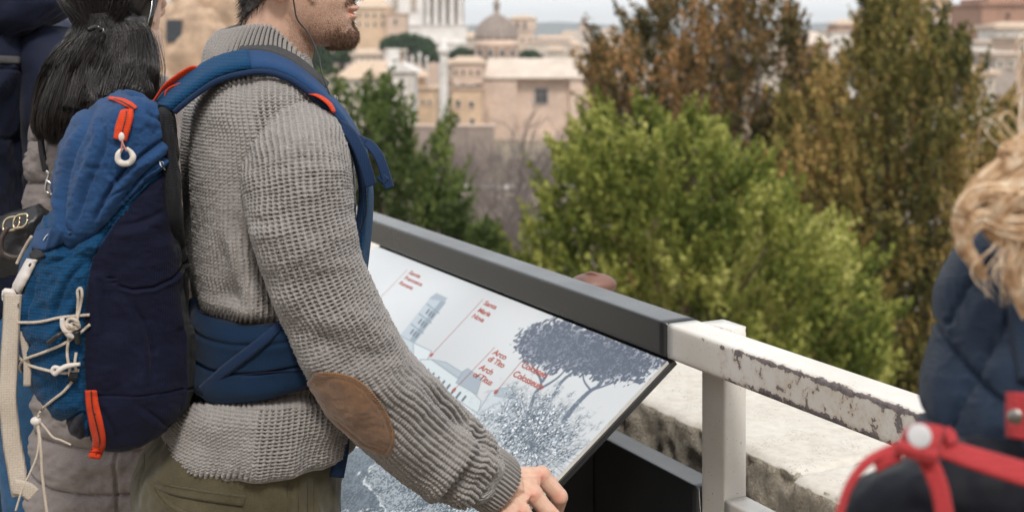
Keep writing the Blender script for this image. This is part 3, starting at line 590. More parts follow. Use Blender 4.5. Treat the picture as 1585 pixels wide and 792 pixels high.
def slab(name, t0, t1, n0, n1, z0, z1, mat, par, seed, er=.004, nn=70):
    """stone block with worn uneven edges"""
    mm = max(6, int((n1-n0)/.012)); nn = int((t1-t0)/.012)
    n0f = n0+.006*fbm(np.stack([np.linspace(t0, t1, nn)*9, 0*np.linspace(0, 1, nn), 0*np.linspace(0, 1, nn)+seed], -1), 4, seed)
    rows = []; h = z1-z0
    prof = [(0, z0)]+[(0, z0+h*k) for k in np.linspace(.1, .92, 10)]+[(.003, z1-.007), (.008, z1-.003), (.015, z1)]+[(s, z1) for s in np.linspace(.03, n1-n0-.02, mm)]+[(n1-n0, z1-.012), (n1-n0, z0)]
    T = np.linspace(t0, t1, nn); V = np.zeros((len(prof), nn, 3))
    for i, (s, z) in enumerate(prof):
        p = np.array([rp(t, 0, 0) for t in T]); k = np.clip(1-s/.05, 0, 1); rough = .007*fbm(p*40+np.array([0, 0, z*40]), 4, seed+2) if z < z1-.001 and s < .01 else .0015*fbm(p*25+s*25, 3, seed)
        edge = np.clip(np.minimum(T-t0, t1-T)/.02, 0, 1)
        V[i] = p+NI*(n0f+(s)+rough*(s < .01)+.012*(1-edge)**2*(s < .02))[:, None]+ZV*(z+(rough if s >= .01 else 0)-.008*(1-edge)**2*(z > z1-.02))[:, None]
    o = mk(name, V.reshape(-1, 3), [grid_faces(len(prof), nn, False), ], mat, par); c = MB()
    for j in (0, nn-1): pass
    fe = MB(); fe.box(rp((t0+t1)/2, (n0+n1)/2+.02, (z0+z1)/2-.012), (t1-t0-.004, n1-n0-.05, h-.026), RAX); return o
def stone(t0, t1, n0, z1, seed):
    s = slab('stone_block', t0, t1, n0, .62, z1-.115, z1, ms.m, par, seed); fc = s.data
    fc.materials.append(mr.m); N = np.zeros(len(fc.polygons)*3, np.float32); fc.polygons.foreach_get('normal', N); N = N.reshape(-1, 3)
    mi = (np.abs(N[:, 2]) < .62).astype(np.int32); fc.polygons.foreach_set('material_index', mi)
    q = MB(); q.box(rp((t0+t1)/2, (n0+.62)/2+.012, z1-.064), (t1-t0-.012, .62-n0-.04, .1), RAX); o = q.build('stone_core', mr.m, s)
stone(-3.2, -1.22, .205, .846, 11); stone(-1.21, .108, .203, .846, 12); stone(.113, 1.25, .17, .8475, 5); stone(1.255, 2.9, .172, .846, 7)
q = MB(); q.box(rp(-.1, .42, (GZ-1+.73)/2), (8, .40, .73-GZ+1), RAX); o = q.build('wall_core', mr.m, par)
# ================================================================= railing with peeling white paint
def paint(name, shift):
    m = M_(name, .42); big = m.noise(36, 6, .68); sm = m.noise(130, 3, .6); wear = m.attr('wear')
    v = m.math('ADD', m.math('ADD', m.math('MULTIPLY', big, .8), m.math('MULTIPLY', sm, .25)), wear)
    chip = m.ramp(v, [(.805, (0, 0, 0)), (.812, (1, 1, 1))]); rust = m.ramp(v, [(.70, (0, 0, 0)), (.80, (1, 1, 1))])
    yel = m.noise(6, 6, .6); white = m.ramp(yel, [(.35, (.60, .56, .50)), (.6, (.67, .645, .61))]); spk = m.ramp(m.noise(300, 2), [(.27, (.3, .2, .12)), (.31, (1, 1, 1))]); white = m.mix(1., white, spk, 'MULTIPLY')
    white = m.mix(m.math('MULTIPLY', rust, .35), white, (.42, .24, .12)); prim = m.ramp(sm, [(.35, (.10, .085, .085)), (.6, (.19, .165, .17)), (.75, (.24, .13, .08))])
    m.col(m.mix(chip, white, prim)); m.bump(m.math('SUBTRACT', m.math('MULTIPLY', yel, .1), chip), 1, .0012); m.l(m.ramp(chip, [(0, (.4, .4, .4)), (1, (.75, .75, .75))]), m.b.inputs['Roughness']); return m.m
Mpaint = paint('peeling_paint', 0)
def beam(name, t0, t1, n0, n1, z0, z1, mat, par, r=.005, nt=None, wearf=None, ax='t'):
    """square hollow section with rounded corners, sampled along its length so that wear can vary"""
    a, b_ = (n1-n0)/2, (z1-z0)/2; pf = []
    for cx_, cy_, s in ((1, 1, 0), (-1, 1, 1), (-1, -1, 2), (1, -1, 3)):
        for k in range(5):
            an = (s+k/4)*np.pi/2; pf.append((cx_*(a-r)+r*np.cos(an), cy_*(b_-r)+r*np.sin(an)))
        nx = [(-1, 1), (-1, -1), (1, -1), (1, 1)][s]
        e0 = pf[-1]; e1 = (nx[0]*(a-r)+r*np.cos((s+1)*np.pi/2), nx[1]*(b_-r)+r*np.sin((s+1)*np.pi/2))
        for k in range(1, 7): pf.append((e0[0]+(e1[0]-e0[0])*k/7, e0[1]+(e1[1]-e0[1])*k/7))
    pf = np.array(pf); nt = nt or max(2, int((t1-t0)/.02)); T = np.linspace(t0, t1, nt)
    if ax == 't': V = F0[None, None]+U*T[:, None, None]+NI*((n0+n1)/2+pf[:, 0])[None, :, None]+ZV*((z0+z1)/2+pf[:, 1])[None, :, None]
    else: V = F0[None, None]+U*((n0+n1)/2+pf[:, 0])[None, :, None]+ZV*T[:, None, None]+NI*((z0+z1)/2+pf[:, 1])[None, :, None]
    Vv, F = loft(V); corner = np.minimum(np.abs(np.abs(pf[:, 0])-a), np.abs(np.abs(pf[:, 1])-b_)) ; cd = np.abs(np.abs(pf[:, 0])-a)+np.abs(np.abs(pf[:, 1])-b_)
    wv = wearf(T[:, None]+0*pf[None, :, 0], cd[None]+0*T[:, None], pf[None, :, 0]+0*T[:, None], pf[None, :, 1]+0*T[:, None]) if wearf else np.zeros((nt, len(pf)))
    wv = np.concatenate([wv.ravel(), [0, 0]]); return mk(name, Vv, F, mat, par, True, attrs={'wear': wv})
rail = thing('railing', 'white painted steel railing with peeling paint in front of the parapet', 'railing', tuple(rp(.9, .05, GZ)))
edgew = lambda T, cd, a, b: .155*np.exp(-cd/.0035)+.195*sstep(.02, .22, T)*(a < 0)*(b < .026)+.10*(b < -.02)*sstep(.05, .3, T)+.004-.035*(b > .0285)*(a>-.02)+.20*np.exp(-((a+.0300)/.005)**2)*(b > .022)*sstep(.05, .30, T)
beam('top_rail', .003, 3.0, .002, .067, 1.038, 1.0985, Mpaint, rail, .007, wearf=edgew)
pw = lambda T, cd, a, b: -.04+.12*np.exp(-cd/.003)+.22*(T > 1.07)
for t in (.007, 1.55, 2.95): beam('post', GZ, 1.095, t, t+.066, .070, .117, Mpaint, rail, .004, nt=50, wearf=pw, ax='z')
beam('lower_rail', .0735, 1.549, .069, .116, .762, .8085, Mpaint, rail, .004, wearf=lambda T, cd, a, b: -.03+.1*np.exp(-cd/.003)); beam('lower_rail', 1.617, 2.949, .069, .116, .762, .8085, Mpaint, rail, .004)
for z in (.25, .52): beam('lower_rail', .0735, 1.549, .075, .11, z, z+.03, Mpaint, rail, .004)
# ================================================================= information panel
md = M_('anthracite_powder_coat', .30, 0, 0, 1.0); md.b.inputs['IOR'].default_value = 1.38; md.b.inputs['Coat Weight'].default_value = .15; md.b.inputs['Coat Roughness'].default_value = .16; dn = md.noise(900, 2); d2 = md.noise(7, 5); md.col(md.ramp(d2, [(.3, (.011, .012, .014)), (.7, (.019, .020, .022))])); md.bump(dn, .25, .0003); md.l(md.ramp(d2, [(.3, (.24, .24, .24)), (.7, (.36, .36, .36))]), md.b.inputs['Roughness'])
pan = thing('information_panel', 'tilted panel printed with grey view of ruins and pines under a dark rail', 'sign', tuple(rp(-1, .05, GZ)))
beam('top_rail', -1.9, 0, 0, .065, 1.04, 1.10, md.m, pan, .004)
beam('base_box', -1.9, .004, .066, .118, GZ+.05, .8085, md.m, pan, .004)
SD = .176/.2326; sl_ = np.array([0, 0, -SD])-NI; sl_ /= np.linalg.norm(sl_)      # direction down the board
BN = np.cross(U, sl_); BN = BN if BN[2] > 0 else -BN; BO = rp(.006, 0, 1.036)
def bpt(a, b, h=0): return BO-U*a+sl_*b+BN*h
def bco(px, py):      # photo pixel -> board coordinates (a along, b down)
    r = np.array([(px-CX)/FX, 1, -(py-HY)/FX]); o = np.array([0, 0, CZ]); k = ((BO-o)@BN)/(r@BN); p = o+r*k-BO; return -(p@U), p@sl_
BL, BW = 1.32, .62
q = MB(); q.add([bpt(0, 0, -.0008), bpt(BL, 0, -.0008), bpt(BL, BW, -.0008), bpt(0, BW, -.0008), bpt(0, 0, -.006), bpt(BL, 0, -.006), bpt(BL, BW, -.006), bpt(0, BW, -.006)],
                [[3, 2, 1, 0], [4, 5, 6, 7], [0, 1, 5, 4], [1, 2, 6, 5], [2, 3, 7, 6], [3, 0, 4, 7]])
mw = plain('white_laminate_edge', (.62, .60, .57), .5); q.build('board', mw, pan)
q = MB(); q.add([bpt(-.004, -.01, -.0065), bpt(BL+.004, -.01, -.0065), bpt(BL+.004, BW+.004, -.0065), bpt(-.004, BW+.004, -.0065), bpt(-.004, -.01, -.016), bpt(BL+.004, -.01, -.016), bpt(BL+.004, BW+.004, -.016), bpt(-.004, BW+.004, -.016)],
                [[3, 2, 1, 0], [4, 5, 6, 7], [0, 1, 5, 4], [1, 2, 6, 5], [2, 3, 7, 6], [3, 0, 4, 7]]); q.build('backing_tray', md.m, pan)
for a in (.35, 1.1):   # brackets carrying the board
    q = MB(); p0 = bpt(a, .05, -.016); q.add([rp(-a-.01, .064, 1.0), rp(-a+.01, .064, 1.0), rp(-a+.01, .064, .45), rp(-a-.01, .064, .45), bpt(a+.006+.01, .02, -.017), bpt(a+.006-.01, .02, -.017), bpt(a+.006-.01, .5, -.017), bpt(a+.006+.01, .5, -.017)],
        [[0, 1, 2, 3], [4, 7, 6, 5], [0, 4, 5, 1], [2, 6, 7, 3], [1, 5, 6, 2], [0, 3, 7, 4]]); q.build('bracket', md.m, pan)
# printed picture: flat print, composed as a raster in board coordinates
TW, TH = 1500, 640
TL = 1.35
aa, bb = np.meshgrid((np.arange(TW)+.5)/TW*TL, (np.arange(TH)+.5)/TH*BW, indexing='xy')
W3 = BO-U*aa[..., None]+sl_*bb[..., None]; Q = proj(W3); qx, qy = Q[..., 0], Q[..., 1]; A3 = np.stack([aa*60, bb*60, 0*aa], -1)
def nz_(s, o=3, sd=0): return fbm(np.stack([aa*s, bb*s, 0*aa+sd], -1), o, sd)
def soft(mask_d, e): return np.clip(.5-mask_d/e, 0, 1)
def sdp(poly): dd = pldist(Q, poly, True); return np.where(inpoly(Q, poly), -dd, dd)
img = np.ones((TH, TW, 3))*np.array([.62, .64, .66]); img += (.035*nz_(3, 4, 1)-.03*sstep(450, 700, qy))[..., None]
INK = np.array([.03, .045, .07]); MID = np.array([.30, .36, .42])
def lay(alpha, col): global img; img = img*(1-alpha[..., None])+np.asarray(col)*alpha[..., None]
n1, n2, n3 = nz_(55, 4, 2), nz_(170, 3, 3), nz_(420, 2, 4)
# ground and rocks in the lower left
gpoly = [(300, 560), (560, 600), (640, 640), (700, 668), (760, 700), (800, 730), (860, 760), (860, 1100), (0, 1100), (0, 500)]
lay(soft(sdp(gpoly)+10*n1, 6), [.20, .25, .30]); gi = soft(sdp(gpoly), 4)
lay(gi*sstep(.05, .25, nz_(25, 5, 6)), [.06, .085, .12]); lay(gi*sstep(.1, .3, n3+.6*n2), [.62, .67, .71])
for poly, c in (([(532, 700), (560, 690), (590, 715), (640, 760), (690, 792), (520, 792)], [.22, .27, .32]), ([(560, 735), (600, 700), (650, 722), (690, 760), (700, 792), (600, 792)], [.42, .47, .51]), ([(400, 640), (470, 620), (520, 690), (500, 792), (380, 792)], [.4, .45, .5])):
    s = sdp(poly); lay(soft(s+5*n1, 3), c); lay(soft(np.abs(s+5*n1)-1.5, 2), [.75, .79, .82]); lay(soft(s, 2)*sstep(0, .2, n3+.4*n1), [.10, .14, .18])
for i in range(9):
    x0 = 530+i*16; lay(soft(pldist(Q, [(x0, 640+i*9), (x0+34, 610+i*11)])-1.2, 2), [.66, .7, .73] if i % 2 else [.12, .16, .2])
# campanile
tw = [(612, 528), (668, 458), (676, 455), (691, 462), (690, 468), (634, 540)]; lay(soft(sdp(tw), 2), [.47, .53, .58]); lay(soft(sdp([(634, 540), (690, 468), (684, 463), (626, 536)]), 2), [.30, .36, .42])
lay(soft(sdp([(664, 462), (676, 453), (693, 461), (688, 466)]), 2), [.36, .42, .48])
ev = np.array([-.615, .788]); pe = np.array([.788, .615])
for k, f in enumerate((.13, .34, .56)):
    c0 = np.array([678., 468.])+ev*f*92
    lay(soft(pldist(Q, [c0-pe*12, c0+pe*11])-.9, 1.5), [.24, .29, .35])
    for s in (-4, 1, 6): lay(soft(pldist(Q, [c0+ev*5+pe*s, c0+ev*12+pe*s])-1.3, 1.5), [.13, .17, .22])
# church roofs and the long building
for poly, c in (([(598, 512), (622, 520), (668, 545), (650, 560), (612, 548), (600, 530)], [.50, .56, .60]), ([(640, 530), (668, 543), (652, 575), (640, 560)], [.62, .67, .70]), ([(650, 556), (668, 556), (715, 590), (745, 620), (740, 640), (690, 607), (655, 580)], [.60, .655, .68]),
                ([(668, 556), (690, 560), (722, 580), (716, 588)], [.42, .48, .53]), ([(706, 592), (716, 575), (724, 570), (746, 585), (738, 610)], [.36, .42, .48]), ([(652, 580), (740, 640), (800, 660), (800, 720), (700, 680), (640, 620)], [.63, .68, .71]), ([(738, 640), (760, 605), (790, 598), (800, 625), (790, 660)], [.56, .61, .65]), ([(765, 612), (775, 600), (797, 603), (800, 618)], [.40, .46, .51])):
    s = sdp(poly); lay(soft(s, 2.5), c); lay(soft(np.abs(s)-.5, 1.5), [.25, .31, .37])
for i in range(9):
    c0 = np.array([655+i*8.2, 566+i*5.9]); lay(soft(pldist(Q, [c0, c0+ev*(8+i % 2*3)])-1.6, 1.6), [.09, .13, .18])
for i in range(6): lay(soft(pldist(Q, [(640+i*26, 585+i*19), (664+i*26, 602+i*19)])-.8, 1.5), [.25, .3, .36])
for i in range(14): c0 = np.array([655+i*10., 592+i*7.2]); lay(soft(pldist(Q, [c0, c0+ev*16])-.3, 1)*.6, [.3, .36, .42])
# stone pines
crown = [(797, 536), (799, 518), (812, 508), (832, 499), (855, 493), (880, 493), (960, 520), (1040, 552), (1030, 560), (1012, 578), (990, 590), (965, 592), (945, 597), (928, 590), (905, 580), (893, 585), (880, 575), (868, 572), (857, 580), (845, 578), (830, 566), (815, 558), (803, 548)]
s = sdp(crown); cr_ = soft(s+6*n1+5*n2, 3); holes = sstep(.32, .42, n2+.5*n3+.25*n1)*sstep(-28, -4, s); lay(cr_*(1-holes*.85), np.array([.085, .11, .165]))
lay(cr_*sstep(.1, .5, n3+.4*n2)*.5, [.30, .34, .42]); lay(cr_*sstep(0, .35, nz_(30, 3, 9))*.35, [.08, .105, .16])
def br(pts, w0, w1):
    pts = spline(pts, 16); 
    for i in range(15): lay(soft(pldist(Q, [pts[i], pts[i+1]])-(w0+(w1-w0)*i/15), 1.4), [.12, .155, .215])
br([(832, 575), (838, 595), (828, 610), (818, 640), (806, 668)], 1.3, 3.6); br([(818, 555), (830, 575), (840, 590)], .8, 1.6); br([(862, 555), (850, 575), (840, 590)], .8, 1.8); br([(884, 560), (868, 580), (852, 592), (838, 600)], .9, 1.8)
br([(892, 572), (870, 590), (858, 610), (832, 636)], 1.6, 3); br([(902, 575), (905, 590), (915, 604)], .9, 1.6); br([(938, 582), (928, 596), (912, 606), (890, 628), (872, 652)], 1.4, 4.2); br([(925, 575), (930, 588), (925, 597)], .9, 1.4); br([(952, 590), (935, 597), (918, 602)], .7, 1.6)
# blossoming bush
dx, dy = (qx-822)/95, (qy-672)/82; rb = np.sqrt(dx*dx+dy*dy)+.28*n1+.2*n2
al = sstep(1.05, .35, rb); lay(al*.55, [.30, .35, .40]); lay(al*sstep(-.1, .1, n3+.55*n2+.5*(1-rb)-.12), [.06, .085, .12]); lay(al*sstep(.28, .40, nz_(300, 2, 12)+.2*n2), [.80, .83, .86]); lay(al*sstep(.3, .45, nz_(200, 3, 15))*.7, [.34, .4, .46])
for i in range(46):
    an = -2.6+i*.047*2.2; l = 60+30*((i*37) % 10)/10; p0 = np.array([822., 690.]); p1 = p0+l*np.array([np.cos(an), np.sin(an)]); lay(soft(pldist(Q, spline([p0, (p0+p1)/2+[3*(i % 3-1), 0], p1], 5))-.35, 1.2)*.8, [.10, .14, .19])
img = np.clip(img, 0, 1)**1.22*1.06; im = bpy.data.images.new('panel_print', TW, TH); px_ = np.ones((TH, TW, 4), np.float32); px_[..., :3] = np.clip(img, 0, 1)**(1/2.2); im.pixels.foreach_set(px_.ravel()); im.update()
mpn = M_('panel_print', .34, 0, 0, .5); ti = mpn.n('TexImage'); ti.image = im; ti.interpolation = 'Cubic'; ti.extension = 'EXTEND'; mpn.l(mpn.co.outputs['UV'], ti.inputs[0]); mpn.col(ti.outputs[0]); mpn.b.inputs['Coat Weight'].default_value = .15; mpn.b.inputs['Coat Roughness'].default_value = .25
mpn.bump(mpn.noise(12, 3), .04, .002)
mk('print', [bpt(0.0005, 0.0005, 0), bpt(BL, 0.0005, 0), bpt(BL, BW-.001, 0), bpt(0.0005, BW-.001, 0)], [[3, 2, 1, 0]], mpn.m, pan, False, uv=[(0, 0), (BL/TL, 0), (BL/TL, 1), (0, 1)])
Mred = plain('red_print', (.42, .075, .045), .5, .1)
def lettering(txt, p0, p1, size):
    """red words printed on the board: p0 and p1 are the ends of the line of text at mid height"""
    cu = bpy.data.curves.new('t', 'FONT'); cu.body = txt; cu.size = size; cu.resolution_u = 3; cu.offset = size*.016; cu.space_character = .95
    o = bpy.data.objects.new('t', cu); C.objects.link(o); dg = bpy.context.evaluated_depsgraph_get(); dg.update(); me = bpy.data.meshes.new_from_object(o.evaluated_get(dg)); bpy.data.objects.remove(o)
    a, b_ = bco(*p0); a1, _ = bco(*p1); V = np.empty(len(me.vertices)*3, np.float32); me.vertices.foreach_get('co', V); V = V.reshape(-1, 3); k = (a-a1)/(V[:, 0].max()-V[:, 0].min())
    V = np.array([bpt(a-v[0]*k, b_+size*.33-v[1], .0006) for v in V]); me.vertices.foreach_set('co', V.astype(np.float32).ravel()); me.name = 'lettering'; me.materials.append(Mred); me.update()
    return link(bpy.data.objects.new('lettering', me), pan)
def leader(p0, p1, dot=True):
    a0, b0 = bco(*p0); a1, b1 = bco(*p1); w_ = .0014
    V = [bpt(a0-w_/2, b0, .0006), bpt(a0+w_/2, b0, .0006), bpt(a1+w_/2, b1, .0006), bpt(a1-w_/2, b1, .0006)]; F = [[[0, 1, 2, 3]]]
    q = MB(); q.add(V, np.array([[3, 2, 1, 0]]))
    if dot: an = np.linspace(0, 2*np.pi, 16, endpoint=False); q.add([bpt(a1+.005*np.cos(t), b1+.005*np.sin(t), .0009) for t in an], np.arange(16)[None])
    q.build('leader_line', Mred, pan)
for p0, p1, rows, size in (((631, 417), (576, 474), [('Santa', (634, 421), (649, 430)), ('Francesca', (627, 429), (651, 443)), ('Romana', (619, 437), (637, 448))], .0150),
        ((748, 463), (668, 549), [('Santa', (750, 468), (767, 478)), ('Maria', (741, 479), (757, 489)), ('Nova', (732, 488), (747, 498))], .0165),
        ((766, 537), (703, 603), [('Arco', (765, 544), (783, 555)), ('di Tito', (757, 554), (779, 568)), ('Arch', (744, 567), (762, 578)), ('of Titus', (734, 578), (760, 595))], .0178),
        ((810, 556), (768, 606), [('Colosseo', (809, 563), (844, 584)), ('Colosseum', (796, 577), (838, 602))], .0198)):
    leader(p0, p1)
    for w_, a_, b_ in rows: lettering(w_, a_, b_, size)
# brown metal housing of unknown use behind the dark rail
fl = thing('brown_housing', 'brown rounded metal housing just showing over the dark rail', 'lamp', tuple(rp(-.6, .3, .85)))
cpt = P(918, 440, 3.0); V, F = ell_vf(cpt, (.055, .045, .026)); mk('housing', V, F, plain('brown_metal', (.16, .075, .055), .5, .3, 20), fl)
V, F = tube_vf(spline([P(903, 428, 3.0), P(918, 423, 2.99), P(942, 436, 2.98)], 10), .005, 8); mk('rim', V, F, MATS['brown_metal'], fl); V, F = tube_vf([cpt, cpt-ZV*.3], .012, 8); mk('stem', V, F, MATS['brown_metal'], fl)
# ================================================================= the man with the backpack
TH_ = R(20); FW = np.array([math.cos(TH_), math.sin(TH_), 0]); RT = np.array([math.sin(TH_), -math.cos(TH_), 0])   # facing direction, his right
man = thing('person', 'dark haired man in grey knitted jumper with blue backpack, hand on the panel', 'person', (-.36, 1.9, GZ))
# torso: rows of (photo row, left px, right px, half breadth) at the depth of his middle
TD = 1.90
TT = np.array([(683, 240, 553, .178), (660, 244, 556, .186), (625, 256, 554, .188), (590, 270, 550, .183), (550, 286, 546, .178), (505, 290, 546, .178), (460, 286, 548, .184), (400, 277, 552, .19), (340, 272, 555, .197), (280, 268, 556, .204),
               (235, 265, 553, .210), (195, 266, 545, .212), (165, 270, 530, .205), (142, 283, 516, .192), (122, 303, 504, .168), (106, 318, 492, .136), (94, 330, 484, .10), (82, 345, 476, .08)], float)
TTS = spline(TT, 400)
def torso_ring(t, phi, off=0., yaw=TH_):
    """t 0..1 from hem to neck, phi 0 = his right side (towards the camera), pi/2 = chest"""
    tq = np.clip(np.asarray(t, float)*399, 0, 398.999); ti_ = tq.astype(int); r = TTS[ti_]+(TTS[ti_+1]-TTS[ti_])*(tq-ti_)[..., None]; py, xl, xr, b = [r[..., i] for i in range(4)]
    xc = ((xl+xr)/2-CX)/FX*TD; hw = (xr-xl)/2/FX*TD; a = np.sqrt(np.maximum(hw**2-(b*math.sin(TH_))**2, .03**2)); z = CZ-(py-HY)/FX*TD
    s, c = np.sin(phi), np.cos(phi); e = .86; q = lambda v: np.sign(v)*np.abs(v)**e
    # chest fuller in front, blades behind, slight hollow of the spine
    X_ = (a+off)*q(s)*(1+.03*(s > 0)); Y_ = (b+off)*q(c); sp = -.012*np.exp(-(c/.16)**2)*(s < 0)*np.clip(t*2, 0, 1)
    X_ = X_+np.where(s < 0, -sp, 0)
    return np.stack([xc+X_*FW[0]+Y_*RT[0], TD+X_*FW[1]+Y_*RT[1], z+0*X_], -1)
def knit(u, v, mode=0):
    """height field of rib knitting: columns along v with rungs between them"""
    f = np.abs(u-np.floor(u)-.5)*2            # 0 centre of the column, 1 its edge
    rung = .5+.5*np.cos(2*np.pi*(v+.26*(1-f)))
    edge = np.exp(-((1-f)/.46)**4)
    if mode == 0: return np.maximum(edge*(.9+.1*np.cos(2*np.pi*v)), sstep(.22, .75, rung)*.85)         # stretched: ladder of holes
    return (1-f**2.2)*(.56+.44*sstep(.1, .8, rung))+.05                                # relaxed: ropes with a dark line between
def yarn(name, c):
    m = M_(name, .95, 0, .35, .15); a = m.noise(950, 2, .6); b = m.noise(160, 3, .6); d = m.noise(18, 4)
    col = m.ramp(a, [(.30, sc3(c, .50)), (.5, c), (.70, sc3(c, 1.42))]); col = m.mix(m.math('MULTIPLY', b, .35), col, sc3(c, .72)); col = m.mix(.25, col, m.ramp(d, [(.3, sc3(c, .8)), (.7, sc3(c, 1.15))]))
    m.col(col); m.bump(m.noise(1500, 2), .7, .0006); m.b.inputs['Sheen Roughness'].default_value = .4; return m.m
Myarn = yarn('grey_marled_yarn', (.305, .285, .275))
def surf_normals(S, close=True):
    du = np.roll(S, -1, 1)-np.roll(S, 1, 1) if close else np.gradient(S, axis=1); dv = np.gradient(S, axis=0); N = np.cross(dv, du); N = N/(np.linalg.norm(N, axis=2)[..., None]+1e-12); q = len(S)//2; return N if ((S[q]-S[q].mean(0))*N[q]).sum() > 0 else -N
def arc_u(S, j0):
    d = np.linalg.norm(np.roll(S, -1, 1)-S, axis=2); c = np.concatenate([np.zeros((len(S), 1)), np.cumsum(d, 1)[:, :-1]], 1); c = c-c[:, j0:j0+1]; return c
def knit_mesh(name, S, u, v, mat, parent, A=.0052, mode=0, cap=False, jit=.10, thick=.004, mix_mode=None):
    N = surf_normals(S); j = np.stack([S[..., 0]*60, S[..., 1]*60, S[..., 2]*60], -1); u2 = u+jit*vnoise(j, 31)+.05*vnoise(j*4, 33); v2 = v+jit*1.6*vnoise(j, 32)+.1*vnoise(j*4, 34)
    h = knit(u2, v2, mode) if mix_mode is None else knit(u2, v2, 0)*(1-mix_mode)+knit(u2, v2, 1)*mix_mode
    h = h*(1+.25*vnoise(j*5, 35)); S2 = S+N*(A*(h-.6))[..., None]
    V = S2.reshape(-1, 3); F = [grid_faces(*S.shape[:2])]; return mk(name, V, F, mat, parent)
def phis(nd, ns):
    """dense round his right side, sparse on the far side"""
    a = np.linspace(-.62*np.pi, .62*np.pi, nd, endpoint=False); b = np.linspace(.62*np.pi, 1.38*np.pi, ns, endpoint=False); return np.concatenate([a, b])
def torso_base(nv, ph, off=0., t0=0., t1=1.):
    t = np.linspace(t0, t1, nv)[:, None]; S = torso_ring(t+0*ph[None], ph[None]+0*t, off)
    N = surf_normals(S); z = S[..., 2]; c, s = np.cos(ph)[None], np.sin(ph)[None]; rgt = sstep(.1, .7, c)
    PR = proj(S); x, y = PR[..., 0], PR[..., 1]
    # real folds of the cloth: drape under the arm, blousing over the hip belt, ripples on the back
    f = .010*np.exp(-(((x-365-(y-380)*.25)/16)**2))*sstep(300, 400, y)*sstep(500, 440, y)*rgt
    f -= .010*np.exp(-(((x-393-(y-400)*.35)/13)**2))*sstep(320, 400, y)*sstep(500, 430, y)*rgt
    f += .006*np.sin((x+y*.35)/17+1.5*vnoise(np.stack([x/60, y/60, 0*x], -1), 3))*sstep(400, 470, y)*sstep(512, 480, y)*rgt
    f += .006*np.exp(-((y-462-(x-300)*.28)/15)**2)*rgt-.007*np.exp(-((y-492-(x-300)*.05)/9)**2)*rgt
    f += .007*fbm(np.stack([x/70, y/140, 0*x], -1), 3, 8)*rgt+.004*vnoise(np.stack([x/28, y/60, 0*x], -1), 9)*sstep(615, 660, y)*rgt
    bm = sstep(488, 512, y)*sstep(632, 612, y); f = f*(1-bm)-.019*bm+.006*np.exp(-((y-655)/24)**2)
    return S+N*f[..., None]
ph = phis(430, 170); NVt = 560; jr = int(np.argmin(np.abs(ph)))
S = torso_base(NVt, ph); vv = np.concatenate([[0], np.cumsum(np.linalg.norm(np.diff(S[:, jr], axis=0), axis=1))])
TB = S; TBproj = proj(S)
Sk = S.copy(); e = np.clip((vv-.0)/.012, 0, 1)[:, None, None]; Nn = surf_normals(S); Sk -= Nn*(.010*(1-e)**2)
um = arc_u(S, jr)/.0082; mm_ = sstep(430, 360, TBproj[..., 0])
jumper = knit_mesh('jumper', Sk, um, (vv/.0049)[:, None]+0*um, Myarn, man, mix_mode=sstep(.35, .65, mm_+.0*um))
# lining edge at the hem so that it reads as thick knit
V, F = tube_vf(np.vstack([Sk[2], Sk[2][:1]])-ZV*.001, .004, 6); mk('hem', V, F, Myarn, jumper)
def stitch_shade(S, N, par, name='stitch_shade', lift=.0028):  # dark sheet just under the knit, puts shade into the stitch holes
    s2 = (S-N*lift)[::2, ::2]; return mk(name, s2.reshape(-1, 3), grid_faces(*s2.shape[:2]), Mgapshade, par)
Mgapshade = plain('knit_gap_shade', (.02, .018, .018), .95, .2, 30)  # near-black colour standing in for shade in the knit gaps
stitch_shade(Sk, surf_normals(Sk), man)
# collar: tilted ribbed roll neck
def collar_surface(nv, nu):
    phc = np.linspace(0, 2*np.pi, nu, endpoint=False); rings = []
    K = spline(np.array([(408, 1.500, 90, .100), (408, 1.530, 93, .097), (411, 1.562, 91, .091), (415, 1.587, 84, .084), (419, 1.601, 76, .076), (421, 1.594, 68, .068), (421, 1.565, 62, .062)]), nv)
    yw = R(14); fw = np.array([math.cos(yw), math.sin(yw), 0]); rt = np.array([math.sin(yw), -math.cos(yw), 0]); s, c = np.sin(phc)[None, :], np.cos(phc)[None, :]
    Sx = np.zeros((nv, nu, 3)); Sx += (np.stack([(K[:, 0]-CX)/FX*1.9, 0*K[:, 0]+1.9, 0*K[:, 0]], -1))[:, None]; Sx += (K[:, 2]/FX*1.9)[:, None, None]*(s*(1+.17*np.clip(s, 0, 1)))[..., None]*fw+K[:, 3][:, None, None]*c[..., None]*rt
    Sx[..., 2] = K[:, 1:2]-(.088*np.clip((K[:, 1:2]-1.50)/.1, 0, 1))*np.clip(s+.12, 0, 2)**1.5+.004*c**2
    return Sx, phc
Sc, phc = collar_surface(90, 420); Nc = surf_normals(Sc); vc = np.linspace(0, 1, 90)[:, None]; pc = proj(Sc)
Sc = Sc+Nc*(.004*vnoise(Sc*22, 5)+.0025*np.sin(vc*9+phc[None]*1.0))[..., None]
rib = .5+.5*np.cos(phc[None]*76+vc*5*np.sin(phc[None])+.5*vnoise(Sc*30, 6)); st_ = .5+.5*np.cos(vc*2*np.pi*34+np.abs(np.sin(phc[None]*42))*2)
Sc2 = Sc+Nc*(.0060*(rib**.8)*(.7+.3*st_)-.002)[..., None]
clr = mk('collar', Sc2.reshape(-1, 3), grid_faces(90, 420), Myarn, man); stitch_shade(Sc, Nc, clr, 'rib_gap_shade', .0008)  # same dark sheet shades the gaps between the collar ribs
